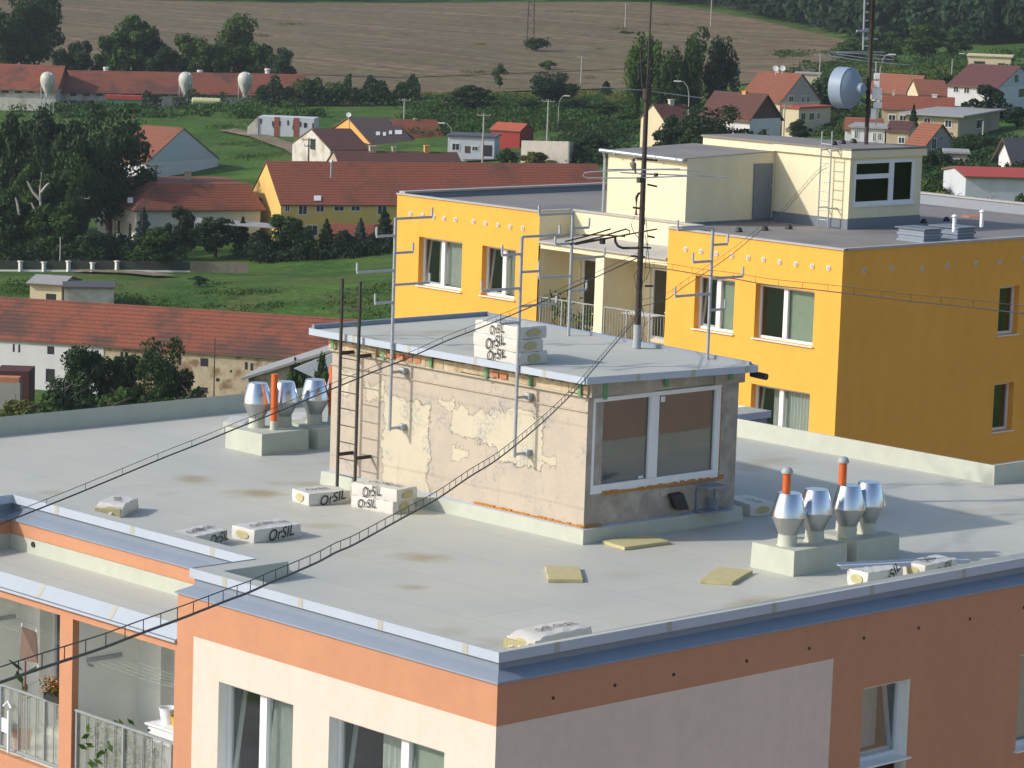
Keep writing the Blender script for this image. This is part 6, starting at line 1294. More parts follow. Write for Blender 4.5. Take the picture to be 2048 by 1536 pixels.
TL = [
(55,-45,640,150,'broadXL',L_dark,'huge dark tree in the upper left corner above the poultry barn'),
(300,60,632,80,'broad',L_dark,'dark tree filling the middle of the row behind the poultry barn'),
(425,82,624,70,'broad',L_mid,'lower green tree left of the tallest light green one'),
(120,95,622,50,'broad',L_dark,'small dark tree at the foot of the huge one'),
(-10,20,636,90,'broad',L_mid,'tree cut by the left edge above the poultry barn'),
(160,76,628,62,'broad',L_dark,'low tree right of the huge one in the upper left corner'),
(212,70,628,70,'broad',L_mid,'tree above the first ridge vent of the poultry barn'),
(268,36,630,110,'broad',L_mid,'tall forked tree behind the middle of the poultry barn'),
(330,88,626,70,'broad',L_dark,'short tree between the two tall ones behind the poultry barn'),
(378,66,628,100,'broad',L_light,'light green tree above the middle silo'),
(470,26,630,120,'broadXL',L_light,'tallest light green tree behind the poultry barn'),
(520,80,626,60,'broad',L_mid,'lower right shoulder tree beside the tallest light green one'),
(568,94,624,62,'broad',L_dark,'rounded dark tree at the right end of the row behind the barn'),
(20,235,412,100,'broad',L_dark,'dark tree at the left edge below the barns'),
(90,215,410,140,'broadXL',L_dark,'broad dark tree below the left silo'),
(222,203,408,165,'broadXL',L_dark,'massive round dark tree hiding the white gabled house'),
(150,250,402,120,'broad',L_dark,'dark tree filling the gap left of the massive round one'),
(60,330,386,130,'broadXL',L_mid,'birch like tree with bleached dead branches at the left'),
(140,300,390,120,'broadXL',L_mid,'tree in front of the massive round one'),
(20,385,380,90,'broad',L_dark,'shadowy tree at the left edge behind the fence posts'),
(110,400,378,110,'broad',L_mid,'bushy tree behind the third fence post'),
(150,372,382,66,'broadXL',L_dark,'dark tree beside the left wall of the cream villa'),
(288,418,386,44,'cone',L_blue,'blue spruce before the corner of the cream villa'),
(242,468,386,34,'cone',L_con,'small fir by the three windows of the villa'),
(362,410,384,66,'broad',L_dark,'dark tree before the middle of the cream villa'),
(318,458,367,104,'broad',L_mid,'rounded green tree in front of the fence'),
(432,430,388,90,'broad',L_dark,'dark tree by the canopy of the villa'),
(486,436,389,40,'cone',L_con,'narrow fir right of the villa'),
(520,462,385,52,'cypress',L_con,'stout cypress left of the yellow farmhouse'),
(572,426,386,88,'broad',L_mid,'tree with feathery top before the yellow farmhouse corner'),
(616,456,384,34,'cypress',L_con,'narrow dark cypress under the farmhouse window'),
(654,440,386,42,'cone',L_con,'fir under the second farmhouse window'),
(690,458,384,46,'broad',L_dark,'small round tree between two firs by the farmhouse'),
(722,438,386,34,'cone',L_blue,'blue fir before the red roofed annexe'),
(745,468,384,34,'cypress',L_con,'dark cypress right of the blue fir'),
(770,418,386,46,'cone',L_con,'tallest fir beside the ochre building edge'),
(398,578,340,46,'thin',L_dark,'sparse half bare shrub on the lawn'),
(175,690,262,130,'broadXL',L_dark,'dark leafy tree in front of the whitewashed barn wall'),
(250,700,264,100,'broad',L_dark,'dark tree between the two barn front trees'),
(328,672,262,118,'broadXL',L_mid,'pointed green tree in front of the crumbling barn wall'),
(215,772,254,140,'bush',L_yel,'yellow green bush low before the barn'),
(35,772,252,130,'bush',L_yel,'rough bush at the left edge above the parapet'),
(105,776,254,90,'bush',L_mid,'green bush beside the yellow green one'),
(130,735,259,120,'bush',L_dark,'dark bush in front of the lower barn window'),
(245,748,259,110,'bush',L_mid,'mid green bush low between the barn front trees'),
(385,752,257,90,'bush',L_dark,'dark bush right of the pointed tree'),
(75,790,250,100,'bush',L_mid,'low bush right of the dark red shed'),
(330,770,256,120,'bush',L_mid,'bush above the parapet under the pointed tree'),
(285,765,258,90,'bush',L_dark,'dark bush between the barn front trees'),
(20,225,596,60,'bush',L_dark,'bush before the pole at the left end of the poultry barns'),
(380,215,470,60,'bush',L_dark,'bush on the bank above the white gabled house') if 0 else (455,790,250,90,'bush',L_mid,'low bush beside the dark thin post'),
(420,775,256,100,'bush',L_dark,'bush before the foot of the crumbling wall'),
(500,765,256,80,'bush',L_mid,'bush just left of the metal cowls'),
(645,712,258,44,'thin',L_mid,'thin tree between the orange pipes and the ladder'),
(600,688,262,56,'bush',L_mid,'bush growing at the barn roof corner'),
(942,172,562,96,'broad',L_dark,'dark round tree behind the white garage'),
(870,205,566,70,'bush',L_mid,'bush left of the dark round tree'),
(1108,143,572,100,'broadXL',L_con,'tall dark pine like tree over the concrete wall'),
(1060,200,560,60,'broad',L_dark,'dark tree between the red hut and the pine'),
(1148,195,548,66,'broad',L_dark,'dark tree right of the tall pine like one'),
(1000,128,640,34,'thin',L_mid,'slender young tree at the field edge'),
(1210,205,545,84,'broad',L_mid,'bright green tree below the field left of the mast'),
(1213,163,600,20,'cypress',L_dark,'ivy covered pole at the field edge'),
(1258,225,520,60,'broad',L_mid,'tree just left of the aerial mast'),
(1186,272,452,76,'broad',L_dark,'round dark tree right of the concrete wall'),
(1075,294,446,66,'bush',L_yel,'light bush in front of the concrete wall'),
(1012,286,455,40,'bush',L_mid,'small bush left of the concrete wall, before the red hut'),
(1150,300,450,50,'bush',L_dark,'dark bush at the end of the concrete wall'),
(1296,72,525,90,'willow',L_light,'light drooping willow crossed by the mast tip'),
(1345,95,522,80,'willow',L_mid,'middle willow of the group right of the mast'),
(1392,62,524,100,'willow',L_mid,'tallest willow with thin pointed top'),
(1445,78,526,66,'willow',L_dark,'dark willow at the right end of the group'),
(1430,208,412,150,'broadXL',L_dark,'wide dark walnut tree behind the pale stair tower'),
(1345,236,418,80,'broad',L_dark,'dark tree right behind the mast, by the cream gabled house'),
(1073,74,765,46,'broad',L_mid,'lone round bush in the middle of the field'),
(1097,116,700,32,'bush',L_light,'small bush below the lone one in the field'),
(1253,59,840,30,'bush',L_mid,'bush at the foot of the far field pole'),
(1527,244,428,36,'bush',L_mid,'bush before the white wall of the dark roofed house'),
(1600,238,455,46,'broad',L_dark,'small tree before the flat roofed extension'),
(1690,236,440,44,'cypress',L_light,'bright green cone tree below the drum dish'),
(1655,150,500,84,'broad',L_dark,'dark tree between the gable house and the drum dish'),
(1660,118,690,66,'bush',L_light,'light bush at the right end of the field'),
(1705,78,700,70,'broad',L_mid,'tree at the wood edge left of the lattice mast'),
(1770,60,690,80,'broad',L_mid,'tree at the wood edge right of the lattice mast'),
(1850,48,700,96,'broad',L_light,'light tree standing before the dark wood'),
(1910,60,700,70,'broad',L_mid,'tree at the wood edge above the cream modern house'),
(1790,148,540,64,'bush',L_mid,'bush on the slope above the orange roofs'),
(1975,168,448,84,'broad',L_con,'spreading dark conifer before the white maroon roofed house'),
(1828,212,412,30,'cone',L_con,'small fir before the grey two storey house'),
(1888,140,560,50,'bush',L_mid,'bush left of the maroon roof'),
(1960,268,372,120,'broadXL',L_dark,'large dark tree cluster below the grey two storey house'),
(2036,215,440,60,'broad',L_dark,'tree at the right edge below the white house'),
(1872,302,350,70,'broad',L_dark,'dark tree right of the tower window'),
(1858,336,305,90,'bush',L_mid,'bush behind the tower, left of the red roofed shed'),
(1900,352,300,80,'bush',L_yel,'olive bush before the left end of the red roofed shed'),
(1965,368,290,80,'bush',L_mid,'bush before the pale blue shed wall'),
(2035,366,290,70,'bush',L_dark,'bush at the right edge under the red roofed shed'),
(1905,385,285,120,'bush',L_mid,'bush just above the yellow block parapet'),
(1990,392,285,110,'bush',L_light,'light bush just above the parapet at the right'),
]
for t in TL: tree(*t)
# bleached branches in the birch like tree
m = MB(); q = lambda x, y: atd(x, y, 378)
for br_ in ([(82,480),(82,420),(80,380),(83,345)], [(80,400),(66,385),(58,370),(54,362)], [(82,385),(92,372),(98,366)], [(38,430),(35,410),(31,395)], [(82,440),(70,420),(62,405)]):
    m.tube([q(*z) for z in br_], [.16*(1-i/len(br_))+.04 for i in range(len(br_))], 5)
r_b = [o for o in bpy.data.objects if o.get('label', '').startswith('birch like')][0]
o = m.build('dead_branch', m_dead); off = o.location.copy(); o.location = (0, 0, 0); o.parent = r_b; bpy.context.view_layer.update(); o.matrix_parent_inverse = (Matrix.Translation(r_b.location) @ r_b.rotation_euler.to_matrix().to_4x4() @ Matrix.Diagonal((*r_b.scale, 1))).inverted(); o.location = off
# hedges: dense leaf bands
def hedge(pts, D, h, wd, material, label, leaf=.24, dens=110):
    g = np.random.default_rng(abs(int(pts[0][0]))+7); P = [atd(x, y, D if not isinstance(D, (list, tuple)) else D[i]) for i, (x, y) in enumerate(pts)]
    cs = []
    for a, b_ in zip(P, P[1:]):
        L = Vector((b_.x-a.x, b_.y-a.y, 0)).length; n = int(L*dens)
        s = g.random(n); off = g.normal(size=n)*wd*.28; lump = 1+.32*np.sin(s*L*.9+g.random()*6)+.15*np.sin(s*L*2.3); z = g.random(n)**.7*h*lump
        x = a.x+(b_.x-a.x)*s+off*(a.y-b_.y)/L*1.0; y = a.y+(b_.y-a.y)*s+off*(b_.x-a.x)/L
        gz = hgt(x*RH.x+y*RH.y, x*FH.x+y*FH.y); cs.append(np.stack([x, y, gz+z], -1))
    c = np.concatenate(cs); n = len(c); nr = g.normal(size=(n, 3)); nr[:, 2] += .4; nr /= np.linalg.norm(nr, axis=1)[:, None]; t = np.cross(nr, g.normal(size=(n, 3))); t /= np.linalg.norm(t, axis=1)[:, None]; b = np.cross(nr, t)
    s = leaf*g.uniform(.5, 1.2, n)[:, None]; o0 = c.mean(0); o0[2] = c[:, 2].min()
    o = bpy.data.objects.new('hedge', leafmesh('hedge', c-o0, t*s, b*s, material)); C.objects.link(o); o.location = o0
    return tag(o, label, 'hedge', 'hedges')
hedge([(-40,215),(165,222)], 592, 2.6, 4, L_dark, 'dark hedge along the left end of the poultry barns')
hedge([(285,222),(322,226)], 585, 2.4, 3, L_dark, 'short dark hedge between the trailer and the tank')
hedge([(345,225),(450,228)], 583, 2.6, 4, L_dark, 'dark hedge under the water tank')
hedge([(512,228),(600,231),(700,232),(838,222)], 586, 4.0, 6, L_dark, 'long tall hedge right of the poultry barn, above the garages', .3, 260)
hedge([(-30,515),(60,512),(210,508)], 372, 2.8, 3, L_dark, 'hedge behind the white fence posts at the left')
hedge([(240,520),(370,522)], 376, 2.2, 3, L_dark, 'hedge behind the middle of the fence')
hedge([(500,540),(620,525),(780,500)], 382, 1.6, 3, L_con, 'low clipped hedge along the farmhouse garden')
hedge([(560,212),(700,205)], 600, 3.0, 4, L_mid, 'hedge behind the end of the poultry barn roof')
# low growth on banks and field margins
def undergrowth(polys, n, label, material, hmax=1.4, leaf=.5, seed=1, name='undergrowth'):
    g = np.random.default_rng(seed); cs = []
    for x0, x1, y0, y1, k in polys:
        for _ in range(k):
            p = ground(g.uniform(x0, x1), g.uniform(y0, y1)); R0 = g.uniform(.8, 3.2); m_ = int(70*R0)
            x = p.x+g.normal(size=m_)*R0*.6; y = p.y+g.normal(size=m_)*R0*.6; z = hgt(x*RH.x+y*RH.y, x*FH.x+y*FH.y)+g.random(m_)*hmax*min(R0/2, 1); cs.append(np.stack([x, y, z], -1))
    c = np.concatenate(cs); n = len(c); nr = g.normal(size=(n, 3)); nr[:, 2] += .6; nr /= np.linalg.norm(nr, axis=1)[:, None]; t = np.cross(nr, g.normal(size=(n, 3))); t /= np.linalg.norm(t, axis=1)[:, None]; b = np.cross(nr, t); s = leaf*g.uniform(.5, 1.2, n)[:, None]
    o = bpy.data.objects.new(name, leafmesh(name, c, t*s, b*s, material)); C.objects.link(o); o['kind'] = 'stuff'; o['label'] = label; return o
undergrowth([(820,1480,200,262,230),(0,640,214,236,60),(1560,2048,110,190,120),(1600,1740,200,280,50),(820,990,240,275,30)], 0, 'rough growth on the banks between field and village', L_mid, 1.6, .26, 3)
undergrowth([(640,1480,188,204,150),(380,1500,20,180,16),(1640,2040,135,175,60)], 0, 'pale weeds along the field margin', L_yel, .8, .22, 4, 'weeds')
undergrowth([(1740,2048,300,420,220),(1120,1260,262,330,60),(0,300,500,520,40)], 0, 'rough growth behind the yellow block', L_dark, 2.0, .24, 5)
undergrowth([(230,780,560,635,20),(440,580,240,330,16),(0,240,560,600,12)], 0, 'tufts of taller grass on the lawn and bank', L_light, .22, .14, 6, 'grass_tufts')
# the wood on the hill: one mass
edge_ = [(-100,-6),(0,-4),(450,5),(700,7),(1000,5),(1280,5),(1400,18),(1500,36),(1600,60),(1680,80),(1730,96),(1800,88),(1900,92),(2000,96),(2200,96)]
g = np.random.default_rng(11); base = [crown_arrays('broad', s, 520, .085) for s in (1, 2, 3)]; Cc, Tt, Bb = [], [], []
for i in range(560):
    px = g.uniform(-100, 2200) if i < 160 else g.uniform(1250, 2200); ye = interp(edge_, px); y = ye-abs(g.normal())*(9 if px < 1280 else 38)-1.5
    D_ = None; p = ground(px, max(y, -60), 600, 1500); H_ = g.uniform(9, 15); Wd = g.uniform(8, 13); c, t, b = base[i % 3]; S = np.array([Wd, Wd, H_]); an = g.random()*6.28; Rm = np.array([[math.cos(an), -math.sin(an), 0], [math.sin(an), math.cos(an), 0], [0, 0, 1]])
    Cc.append((c*S) @ Rm.T+np.array(p)); Tt.append((t*S) @ Rm.T); Bb.append((b*S) @ Rm.T)
for i in range(170):
    px = g.uniform(-900, -95); Dq = g.choice([388, 410, 596, 634, 640, 470])+g.normal()*9; p = atd(px, 300, Dq); p.z = ter(p.x, p.y); H_ = g.uniform(6, 12); Wd = g.uniform(7, 11); c, t, b = base[i % 3]; S = np.array([Wd, Wd, H_])
    Cc.append(c*S+np.array(p)); Tt.append(t*S); Bb.append(b*S)
o = bpy.data.objects.new('forest', leafmesh('forest', np.concatenate(Cc), np.concatenate(Tt), np.concatenate(Bb), L_forest)); C.objects.link(o); o['kind'] = 'stuff'; o['label'] = 'dark wood covering the hill above the field'
# ================================================================ poles, lamps, fences
m_pole = mat('grey_concrete_pole', (.38, .37, .34), .85, .1, 2); m_wpole = mat('dark_timber_pole', (.07, .055, .045), .85, .1, 2)
def pole(px, yt_, D, label, mt=m_pole, r0=.14, cross=True, base=None, dbl=False):
    p = atd(px, yt_, D); g_ = ter(p.x, p.y); r = root('utility_pole', label, 'utility pole', (p.x, p.y, g_), 'utility poles')
    m = MB(); m.tube([(p.x, p.y, g_-.3), (p.x, p.y, p.z)], [r0, r0*.7], 8); 
    if dbl: m.tube([(p.x+.8, p.y+.5, g_-.3), (p.x+.1, p.y+.1, p.z)], [r0, r0*.7], 8)
    m.build('pole', mt, r)
    if cross:
        for k in ((0, .9),) if cross is True else ((0, .9), (.9, .6)):
            m = MB(); a = Vector((p.x, p.y, p.z-.3-k[0])); m.tube([a-RH*k[1], a+RH*k[1]], .06, 6)
            for s in (-1, -.35, .35, 1): m.tube([a+RH*k[1]*s, a+RH*k[1]*s+Vector((0, 0, .28))], .045, 5)
            m.build('crossarm', mt, r)
pole(1095,73,780,'pole with broad crossarm beside the lone field bush',m_wpole,.2)
pole(1252,6,860,'thin pole standing far up in the field',m_pole,.18)
pole(1164,112,660,'pole at the lower edge of the field',m_pole,.16)
pole(1097,199,470,'pale pole rising behind the concrete wall',m_pole,.16)
pole(968,227,458,'pale pole beside the white garage',m_pole,.16)
pole(1424,-10,860,'pole against the wood at the top',m_pole,.18)
pole(809,197,520,'pole between the orange house and the hedge',m_pole,.14)
pole(618,276,455,'dark pole with two crossarms before the cream gable',m_wpole,.14,2)
pole(312,329,430,'dark pole with two crossarms before the white gabled house',m_wpole,.17,2)
pole(164,392,384,'pole in the dark trees left of the villa',m_pole,.14)
pole(121,474,368,'thin pale pole behind the cream hut',m_pole,.10,False)
pole(430,676,268,'thin post with a small top before the crumbling barn wall',m_wpole,.06,False)
pole(1570,208,462,'pole beside the flat roofed extension',m_pole,.12)
pole(1641,108,520,'pole left of the drum dish',m_pole,.13)
pole(1905,118,590,'pole above the orange roofs',m_pole,.12,False)
pole(1967,243,380,'pole in front of the grey two storey house wall',m_pole,.12,False)
pole(41,135,585,'pole before the left end of the poultry barn',m_wpole,.13,False)
pole(700,205,505,'roof aerial pole over the orange house',m_wpole,.05)
pole(1952,135,500,'short pole behind the maroon roofed house',m_wpole,.08)
# lattice pylon
p = atd(1064, -20, 770); g_ = ter(p.x, p.y); r = root('pylon', 'steel lattice pylon rising out of the picture above the field', 'pylon', (p.x, p.y, g_))
for s in (-1, 1):
    m = MB(); m.tube([Vector((p.x, p.y, g_))+RH*.9*s, Vector((p.x, p.y, g_+18))+RH*.55*s], .14, 5); m.build('leg', m_wpole, r)
m = MB()
for k in range(12): z = g_+k*1.5; s = 1 if k % 2 else -1; m.tube([Vector((p.x, p.y, z))+RH*.85*s, Vector((p.x, p.y, z+1.5))-RH*.8*s], .06, 4)
m.build('bracing', m_wpole, r)
def lamp(px, yt_, D, dx, label):
    p = atd(px, yt_+6, D); g_ = ter(p.x, p.y); k = D/FPX; r = root('street_lamp', label, 'street lamp', (p.x, p.y, g_), 'street lamps')
    m = MB(); e_ = p-RH*dx*k; m.tube([(p.x, p.y, g_-.2), (p.x, p.y, p.z-1.5), p+Vector((0, 0, -.3))-RH*.15*dx*k, p.lerp(e_, .5)+Vector((0, 0, .35)), e_+Vector((0, 0, .4))], .07, 6); m.build('pole', m_pole, r)
    m = MB(); T = Matrix.Translation(e_+Vector((0, 0, .4))) @ Matrix((RH, FH, Vector((0, 0, 1)))).transposed().to_4x4(); m.box((-.5, -.15, -.1), (.5, .15, .08), 0, T); m.build('lamp_head', m_far, r, bevel=.03)
lamp(1379,163,430,24,'street lamp bending left in front of the willows'); lamp(905,246,480,22,'yellowish street lamp before the white garage'); lamp(1762,108,440,-22,'street lamp behind the lattice mast'); lamp(1938,106,590,14,'street lamp by the modern flat roofed house'); lamp(1118,190,520,-16,'lamp head in front of the tall pine like tree')
# fence of white posts and its boards
fp = [(41,524,'first'),(88,526,'second'),(137,524,'third'),(185,527,'fourth'),(234,524,'fifth')]
r = root('fence', 'low wall with white capped posts and dark panels in front of the garden hedge', 'fence', ground(140, 548))
for px, yt_, nm in fp:
    p = atd(px, yt_, 366); g_ = ter(p.x, p.y); m = MB(); m.box((p.x-.18, p.y-.18, g_-.3), (p.x+.18, p.y+.18, p.z)); m.box((p.x-.26, p.y-.26, p.z), (p.x+.26, p.y+.26, p.z+.15)); m.build('post', m_far, r)
m = MB(); P = [atd(x, 548, 366) for x in (-60, 41, 88, 137, 185, 234, 290, 380)]
for a, b_ in zip(P, P[1:]):
    n_ = Vector((-(b_-a).y, (b_-a).x, 0)).normalized()*.1; m.prism([Vector((q.x, q.y, ter(q.x, q.y)-.4)) for q in (a, b_, b_+n_, a+n_)], .62)
m.build('low_wall', m_far, r)
m = MB()
for a, b_ in zip(P, P[1:]):
    n_ = Vector((-(b_-a).y, (b_-a).x, 0)).normalized()*.1; m.prism([Vector((q.x, q.y, ter(q.x, q.y)+.24)) for q in (a+n_*.2, b_+n_*.2, b_+n_*.6, a+n_*.6)], 1.05)
m.build('mesh_panel', mat('dark_fence_panel', (.035, .045, .035), .8, .2, 2), r)
m = MB(); a, b_ = atd(380,524,366), atd(497,524,366); n_ = Vector((-(b_-a).y, (b_-a).x, 0)).normalized()*.08
m.prism([Vector((q.x, q.y, ter(q.x, q.y)-.3)) for q in (a, b_, b_+n_, a+n_)], a.z-ter(a.x, a.y)+.3)
tag(m.build('board_fence', mat('weathered_boards', (.22, .19, .14), .9, .25, 2)), 'weathered board fence at the right end of the garden fence', 'fence')
# stack of containers by the barn corner
r, T, w, g_, zt_ = boxat('storage_shed', 'dark red open shed with crates in front of the white barn wall', 'shed', 268, -10, 57, 742, 800, 3.5, mat('dark_red_shed', (.09, .03, .025), .8, .15, 1))
for i, (x0, x1, y0, y1, mt, lb) in enumerate(((-10, 40, 765, 800, H_grey, 'grey crate in front of the dark red shed'), (-8, 38, 755, 765, m_brick, 'flat orange crate lying above the grey crate'))):
    rr, *_ = boxat('crate', lb, 'crate', 264, x0, x1, y0, y1, 1.2, mt, 0, i == 1)
# satellite dishes on the gable house ridge
for px in (1551, 1565):
    c = atd(px, 137, 478); m = MB(); m.lathe(c, [(0, 0), (.3, .04), (.45, .1), (.43, .1), (.28, .06), (0, .03)], 16, 0, (-FH*.9+Vector((0, 0, .4))).to_track_quat('Z', 'Y').to_matrix()); m.tube([c, c-Vector((0, 0, 1.0))], .04, 5)
    tag(m.build('satellite_dish', m_far), ('left' if px < 1560 else 'right')+' satellite dish on the ridge of the orange roofed gable house', 'satellite dish', 'pair of satellite dishes')
c = atd(697, 230, 500); m = MB(); m.lathe(c, [(0, 0), (.3, .05), (.42, .1), (.3, .06), (0, .03)], 14, 0, (-FH*.8+Vector((0, 0, .5))).to_track_quat('Z', 'Y').to_matrix()); m.tube([c, c-Vector((0, 0, 1.3))], .04, 5); tag(m.build('satellite_dish', m_far), 'white satellite dish at the left end of the orange house roof', 'satellite dish')
c = atd(663, 337, 402); m = MB(); m.tube([c-Vector((0, 0, 1.2)), c+Vector((0, 0, .9))], .17, 10); m.tube([c+Vector((0, 0, .8)), c+Vector((0, 0, 1.1))], [.28, .1], 10); fl_ = tag(m.build('flue_pipe', m_cowl2), 'shiny metal flue on the ridge of the yellow farmhouse', 'flue')
# ================================================================ things in the loggias and on the balconies
YL2 = Y0+.05; FL = Z(-10.335)-2.62
def potplant(x, y, z, lab, pot, h=.6, w=.45, n=60, leaf=.05, material=None, ph_=.2, flower=None, leafy=.35):
    r = root('potted_plant', lab, 'plant', (x, y, z), 'plants on the balconies')
    m = MB(); m.lathe((x, y, z), [(.07, 0), (.105, ph_), (.115, ph_), (.10, ph_-.02), (0, ph_-.03)], 14); m.build('pot', pot, r, smooth=.6)
    g = np.random.default_rng(int(abs(x*100+y*37))); c = g.normal(size=(n, 3))*np.array([w*.33, w*.33, h*.26])+np.array([0, 0, ph_+h*.5]); c[:, 2] = np.clip(c[:, 2], ph_, ph_+h)
    nr = g.normal(size=(n, 3)); nr /= np.linalg.norm(nr, axis=1)[:, None]; t = np.cross(nr, g.normal(size=(n, 3))); t /= np.linalg.norm(t, axis=1)[:, None]; b = np.cross(nr, t)
    o = bpy.data.objects.new('leaves', leafmesh('leaves', c, t*leaf, b*leaf*.5, material or L_light)); C.objects.link(o); o.parent = r
    m = MB(); 
    for i in range(5): m.tube([(x, y, z+ph_-.04), (x+float(c[i, 0])*.6, y+float(c[i, 1])*.6, z+ph_+h*.7)], .006, 4)
    m.build('stem', L_mid, r)
    if flower:
        c2 = c[:n//3]*1.0; k = n//3; o = bpy.data.objects.new('flower', leafmesh('flower', c2+g.normal(size=c2.shape)*.03, t[:k]*.03, b[:k]*.03, flower)); C.objects.link(o); o.parent = r
    return r
m_flor = mat('orange_petals', (.62, .20, .05), .7, .2); m_terra = mat('terracotta', (.50, .17, .07), .8, .1)
p = ony(103, 1400, YL2+.02); r = root('flower_box', 'flower box with orange flowers hung on the left loggia railing', 'flower box', (p.x, p.y-.05, p.z-.05))
m = MB(); m.box((p.x-.19, p.y-.02, p.z-.02), (p.x+.19, p.y+.14, p.z+.09)); m.build('trough', m_black, r)
g = np.random.default_rng(2); n = 260; c = g.normal(size=(n, 3))*np.array([.11, .06, .07])+np.array([0, .1, .24]); nr = g.normal(size=(n, 3)); nr /= np.linalg.norm(nr, axis=1)[:, None]; t = np.cross(nr, g.normal(size=(n, 3))); t /= np.linalg.norm(t, axis=1)[:, None]; b = np.cross(nr, t)
o = bpy.data.objects.new('leaves', leafmesh('leaves', c, t*.028, b*.016, L_light)); C.objects.link(o); o.parent = r
o = bpy.data.objects.new('flower', leafmesh('flower', (c+np.array([0, -.02, .03]))[:110], (t*.022)[:110], (b*.02)[:110], m_flor)); C.objects.link(o); o.parent = r
# rubber plant behind the left railing
p = ony(45, 1405, YL2+.45); r = root('potted_plant', 'rubber plant with big dark leaves in the left loggia', 'plant', (p.x, p.y, FL), 'plants on the balconies')
m = MB(); m.lathe((p.x, p.y, FL), [(.12, 0), (.16, .28), (.14, .28), (0, .26)], 16); m.build('pot', m_terra, r, smooth=.6); m = MB(); m.tube([(p.x, p.y, FL+.25), (p.x, p.y, FL+1.05)], .012, 5); m.build('stem', m_bark, r)
for i in range(8):
    an = i*2.3; z = FL+.75+.07*i; d = Vector((math.cos(an), math.sin(an), .55)).normalized(); s = d.cross(Vector((0, 0, 1))).normalized(); o_ = Vector((p.x, p.y, z)); m = MB()
    m.poly([o_, o_+d*.1+s*.05, o_+d*.22+s*.04, o_+d*.32, o_+d*.22-s*.04, o_+d*.1-s*.05]); m.build('leaf', L_mid, r)
# folded deck chair leaning in the left loggia
c4 = [ony(44,1253,YL2+.35), ony(73,1264,YL2+.5), ony(77,1325,YL2+.42), ony(41,1320,YL2+.3)]
r = root('deck_chair', 'folded brown deck chair hanging in the left loggia', 'deck chair', c4[3])
m = MB(); m.prism(c4, (.02, -.03, 0)); m.build('canvas', mat('brown_canvas', (.22, .15, .12), .9, .1, 8), r)
for a, b_ in ((c4[0]+Vector((0, 0, .06)), c4[3]), (c4[1]+Vector((0, 0, .05)), c4[2]-Vector((0, 0, .12)))): m = MB(); m.tube([a, b_], .013, 6); m.build('frame_tube', m_white, r)
m = MB(); a = ony(51,1328,YL2+.4); m.tube([a+Vector((0, 0, .1)), (a.x, a.y, FL)], .015, 6); m.build('stand', mat('dark_red_paint', (.20, .03, .04), .6, 0), r)
# clothes drying racks on the partitions
for (x, a, b_, nm) in ((-38.085, (174,1319), (243,1306), 'grey clothes line bracket on the partition of the right loggia'), (-41.275, (-30,1240), (30,1234), 'grey clothes line bracket on the partition of the left loggia')):
    p0, p1 = onx(*a, x), onx(*b_, x); r = root('clothes_rack', nm, 'clothes rack', p0, 'clothes racks of the loggias')
    m = MB(); m.box((x, p0.y, p0.z-.04), (x+.03, p1.y, p0.z+.02)); m.box((x, p0.y+.02, p0.z-.10), (x+.12, p0.y+.05, p0.z-.07)); m.build('bracket', m_galv, r)
    m = MB()
    for i in range(5): y = p0.y+.08+i*(p1.y-p0.y-.12)/4; m.tube([(x+.03, y, p0.z-.02), (x+1.3, y, p0.z-.06), (x+2.4, y, p0.z-.02)], .0018, 4)
    m.build('line', mat('pale_cord', (.34, .48, .42), .6, 0), r)
# bucket and pot on the white cupboard
p = ony(336, 1446, YL2+.75); r = root('cupboard', 'low white cupboard in the right loggia under the bucket', 'cupboard', (p.x, p.y, FL)); m = MB(); m.box((p.x-.2, p.y-.22, FL), (p.x+.55, p.y+.2, p.z-.03)); m.build('body', m_white, r, bevel=.01); m = MB(); m.box((p.x-.24, p.y-.26, p.z-.03), (p.x+.57, p.y+.22, p.z)); m.build('top', m_white, r, bevel=.006)
r = root('bucket', 'white bucket standing on the cupboard in the right loggia', 'bucket', (p.x, p.y, p.z)); m = MB(); m.lathe((p.x, p.y, p.z), [(.10, .001), (.135, .24), (.145, .24), (.145, .225), (.13, .22), (.095, .02), (0, .02)], 20); m.build('pail', m_white, r, smooth=.6); m = MB(); m.tube([(p.x-.14, p.y, p.z+.22), (p.x-.1, p.y-.1, p.z+.12), (p.x+.1, p.y-.1, p.z+.12), (p.x+.14, p.y, p.z+.22)], .004, 4); m.build('handle', m_galv, r)
potplant(p.x+.23, p.y, p.z, 'small plant in a yellow pot beside the white bucket', mat('yellow_pot', (.62, .40, .05), .6, 0), .12, .12, 20, .03, L_mid, .16)
potplant(-37.55, YL2+.35, FL, 'bushy green plant behind the frosted railing of the right loggia', m_terra, .7, .6, 90, .09, L_light)
potplant(-36.75, YL2+.35, FL, 'dark plant behind the right half of the right loggia railing', m_terra, .8, .35, 60, .08, L_dark)
p = ony(15, 1440, YL2-.03); r = root('drying_frame', 'small white plastic drying frame clipped outside the left loggia railing', 'drying frame', p)
m = MB(); m.box((p.x-.12, p.y-.03, p.z-.20), (p.x+.06, p.y-.01, p.z+.02)); m.box((p.x+.04, p.y-.035, p.z-.50), (p.x+.075, p.y-.005, p.z+.16)); m.tube([(p.x-.1, p.y-.01, p.z+.2), (p.x-.04, p.y+.03, p.z+.28), (p.x+.06, p.y+.02, p.z+.2)], .02, 5); m.build('frame', m_white, r)
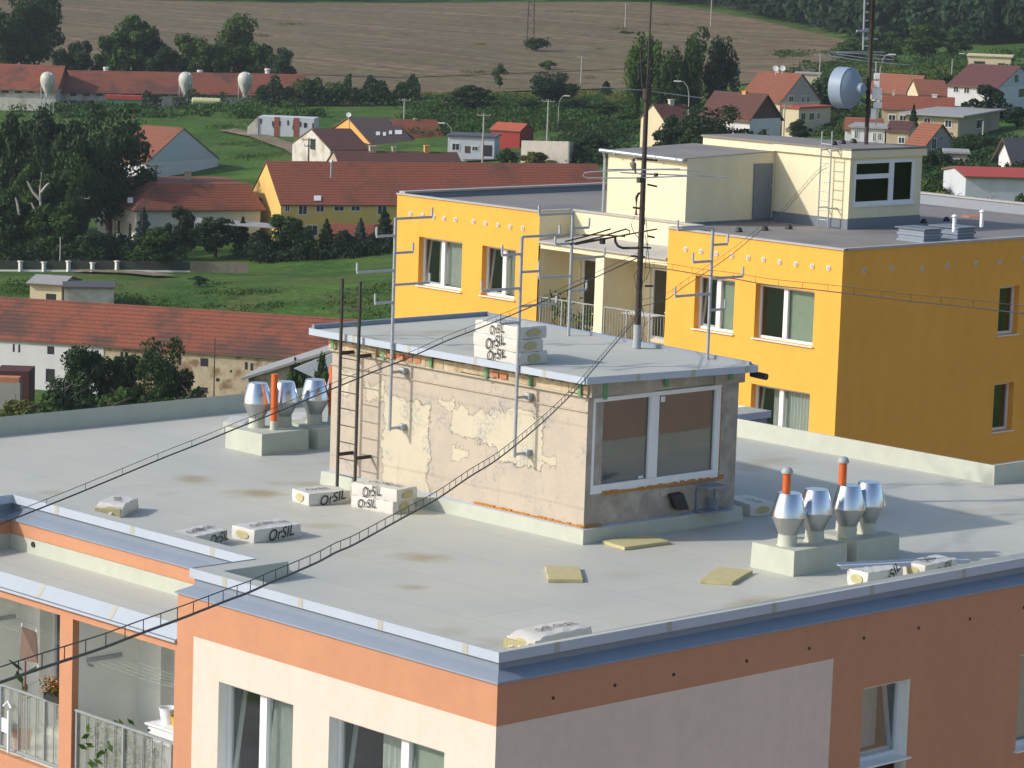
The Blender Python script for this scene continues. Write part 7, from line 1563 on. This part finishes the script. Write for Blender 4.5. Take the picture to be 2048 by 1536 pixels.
m = MB(); y = YL2+.7; m.tube([(-36.2+.35*math.cos(a), y, FL+.02+.78+.0*a+.35*math.sin(a)) for a in [i*math.pi/10 for i in range(11)]], .022, 6); m.tube([(-36.55, y, FL), (-36.55, y, FL+.8)], .02, 6); m.tube([(-35.85, y, FL), (-35.85, y, FL+.8)], .02, 6); m.box((-36.5, y-.4, FL+.42), (-35.9, y, FL+.45)); tag(m.build('garden_chair', m_white, bevel=.004), 'white garden chair with rounded back behind the right loggia railing', 'chair')
FY = zb0-2.70; yl = QY0+.05
for x, h, w, mt, pot, fl_, lb, n in ((-67.15,1.0,.35,L_mid,m_terra,None,'tall climbing plant at the left end of the yellow block balcony',70),(-66.75,1.05,.4,L_mid,m_terra,mat('yellow_petals',(.6,.45,.05),.7,.1),'plant with yellow flowers in a terracotta pot on the balcony',90),(-66.15,.5,.5,L_light,m_black,None,'low light green plant in the middle of the balcony',60),(-65.8,.45,.35,L_light,m_black,None,'small pale plant on the balcony floor',40),(-65.45,.85,.4,L_light,m_white,mat('cream_petals',(.65,.60,.30),.7,.1),'plant with cream flowers in a white pot by the balcony pillar',80)):
    potplant(x, yl+.4, FY, lb, pot, h, w, n, .07, mt, .24, fl_)
r = root('clothes_airer', 'red crossed legs of a folding clothes airer on the right balcony', 'clothes airer', (-63.6, yl+.45, FY)); m = MB()
for a, b_ in (((-64.15, FY), (-63.15, FY+.9)), ((-63.15, FY), (-64.15, FY+.9))): m.tube([(a[0], yl+.45, a[1]), (b_[0], yl+.45, b_[1])], .014, 5)
m.tube([(-64.15, yl+.45, FY+.02), (-63.15, yl+.45, FY+.02)], .012, 5); m.build('leg', mat('red_tube', (.45, .08, .05), .5, 0), r)
m = MB(); m.box((-64.2, yl+.2, FY+.9), (-63.1, yl+.7, FY+.92)); m.build('rack', m_white, r)

# ================================================================ the air of the valley
m_air = bpy.data.materials.new('hazy_air'); m_air.use_nodes = True; nn_ = m_air.node_tree; nn_.nodes.clear()
o_ = nn_.nodes.new('ShaderNodeOutputMaterial'); pv = nn_.nodes.new('ShaderNodeVolumePrincipled'); pv.inputs['Color'].default_value = (.80, .88, 1, 1); pv.inputs['Density'].default_value = HAZE; pv.inputs['Anisotropy'].default_value = .2
nn_.links.new(pv.outputs[0], o_.inputs['Volume'])
if HAZE > 0:
    T = Matrix((RH, FH, Vector((0, 0, 1)))).transposed().to_4x4(); m = MB(); m.box((-1500, -400, -90), (1500, 2600, 130), 0, T)
    hz = m.build('haze', m_air); hz['kind'] = 'stuff'; hz['label'] = 'thin summer haze over the valley'

# the neighbouring orange block to the right, outside the picture: it is what the penthouse panes mirror
nb_ = root('apartment_building', 'orange block out of frame, seen only as the reflection in the penthouse window', 'building', (4, 66, 0))
m = MB(); m.box((-4, 52, 0), (12, 88, CZ-6.2)); m.build('wall', mat('pale_orange_render', (.50, .36, .27), .9, .06, 1), nb_); m = MB(); m.box((-4.3, 51.7, CZ-6.2), (12.3, 88.3, CZ-5.9)); m.build('roof', m_zinc2, nb_)
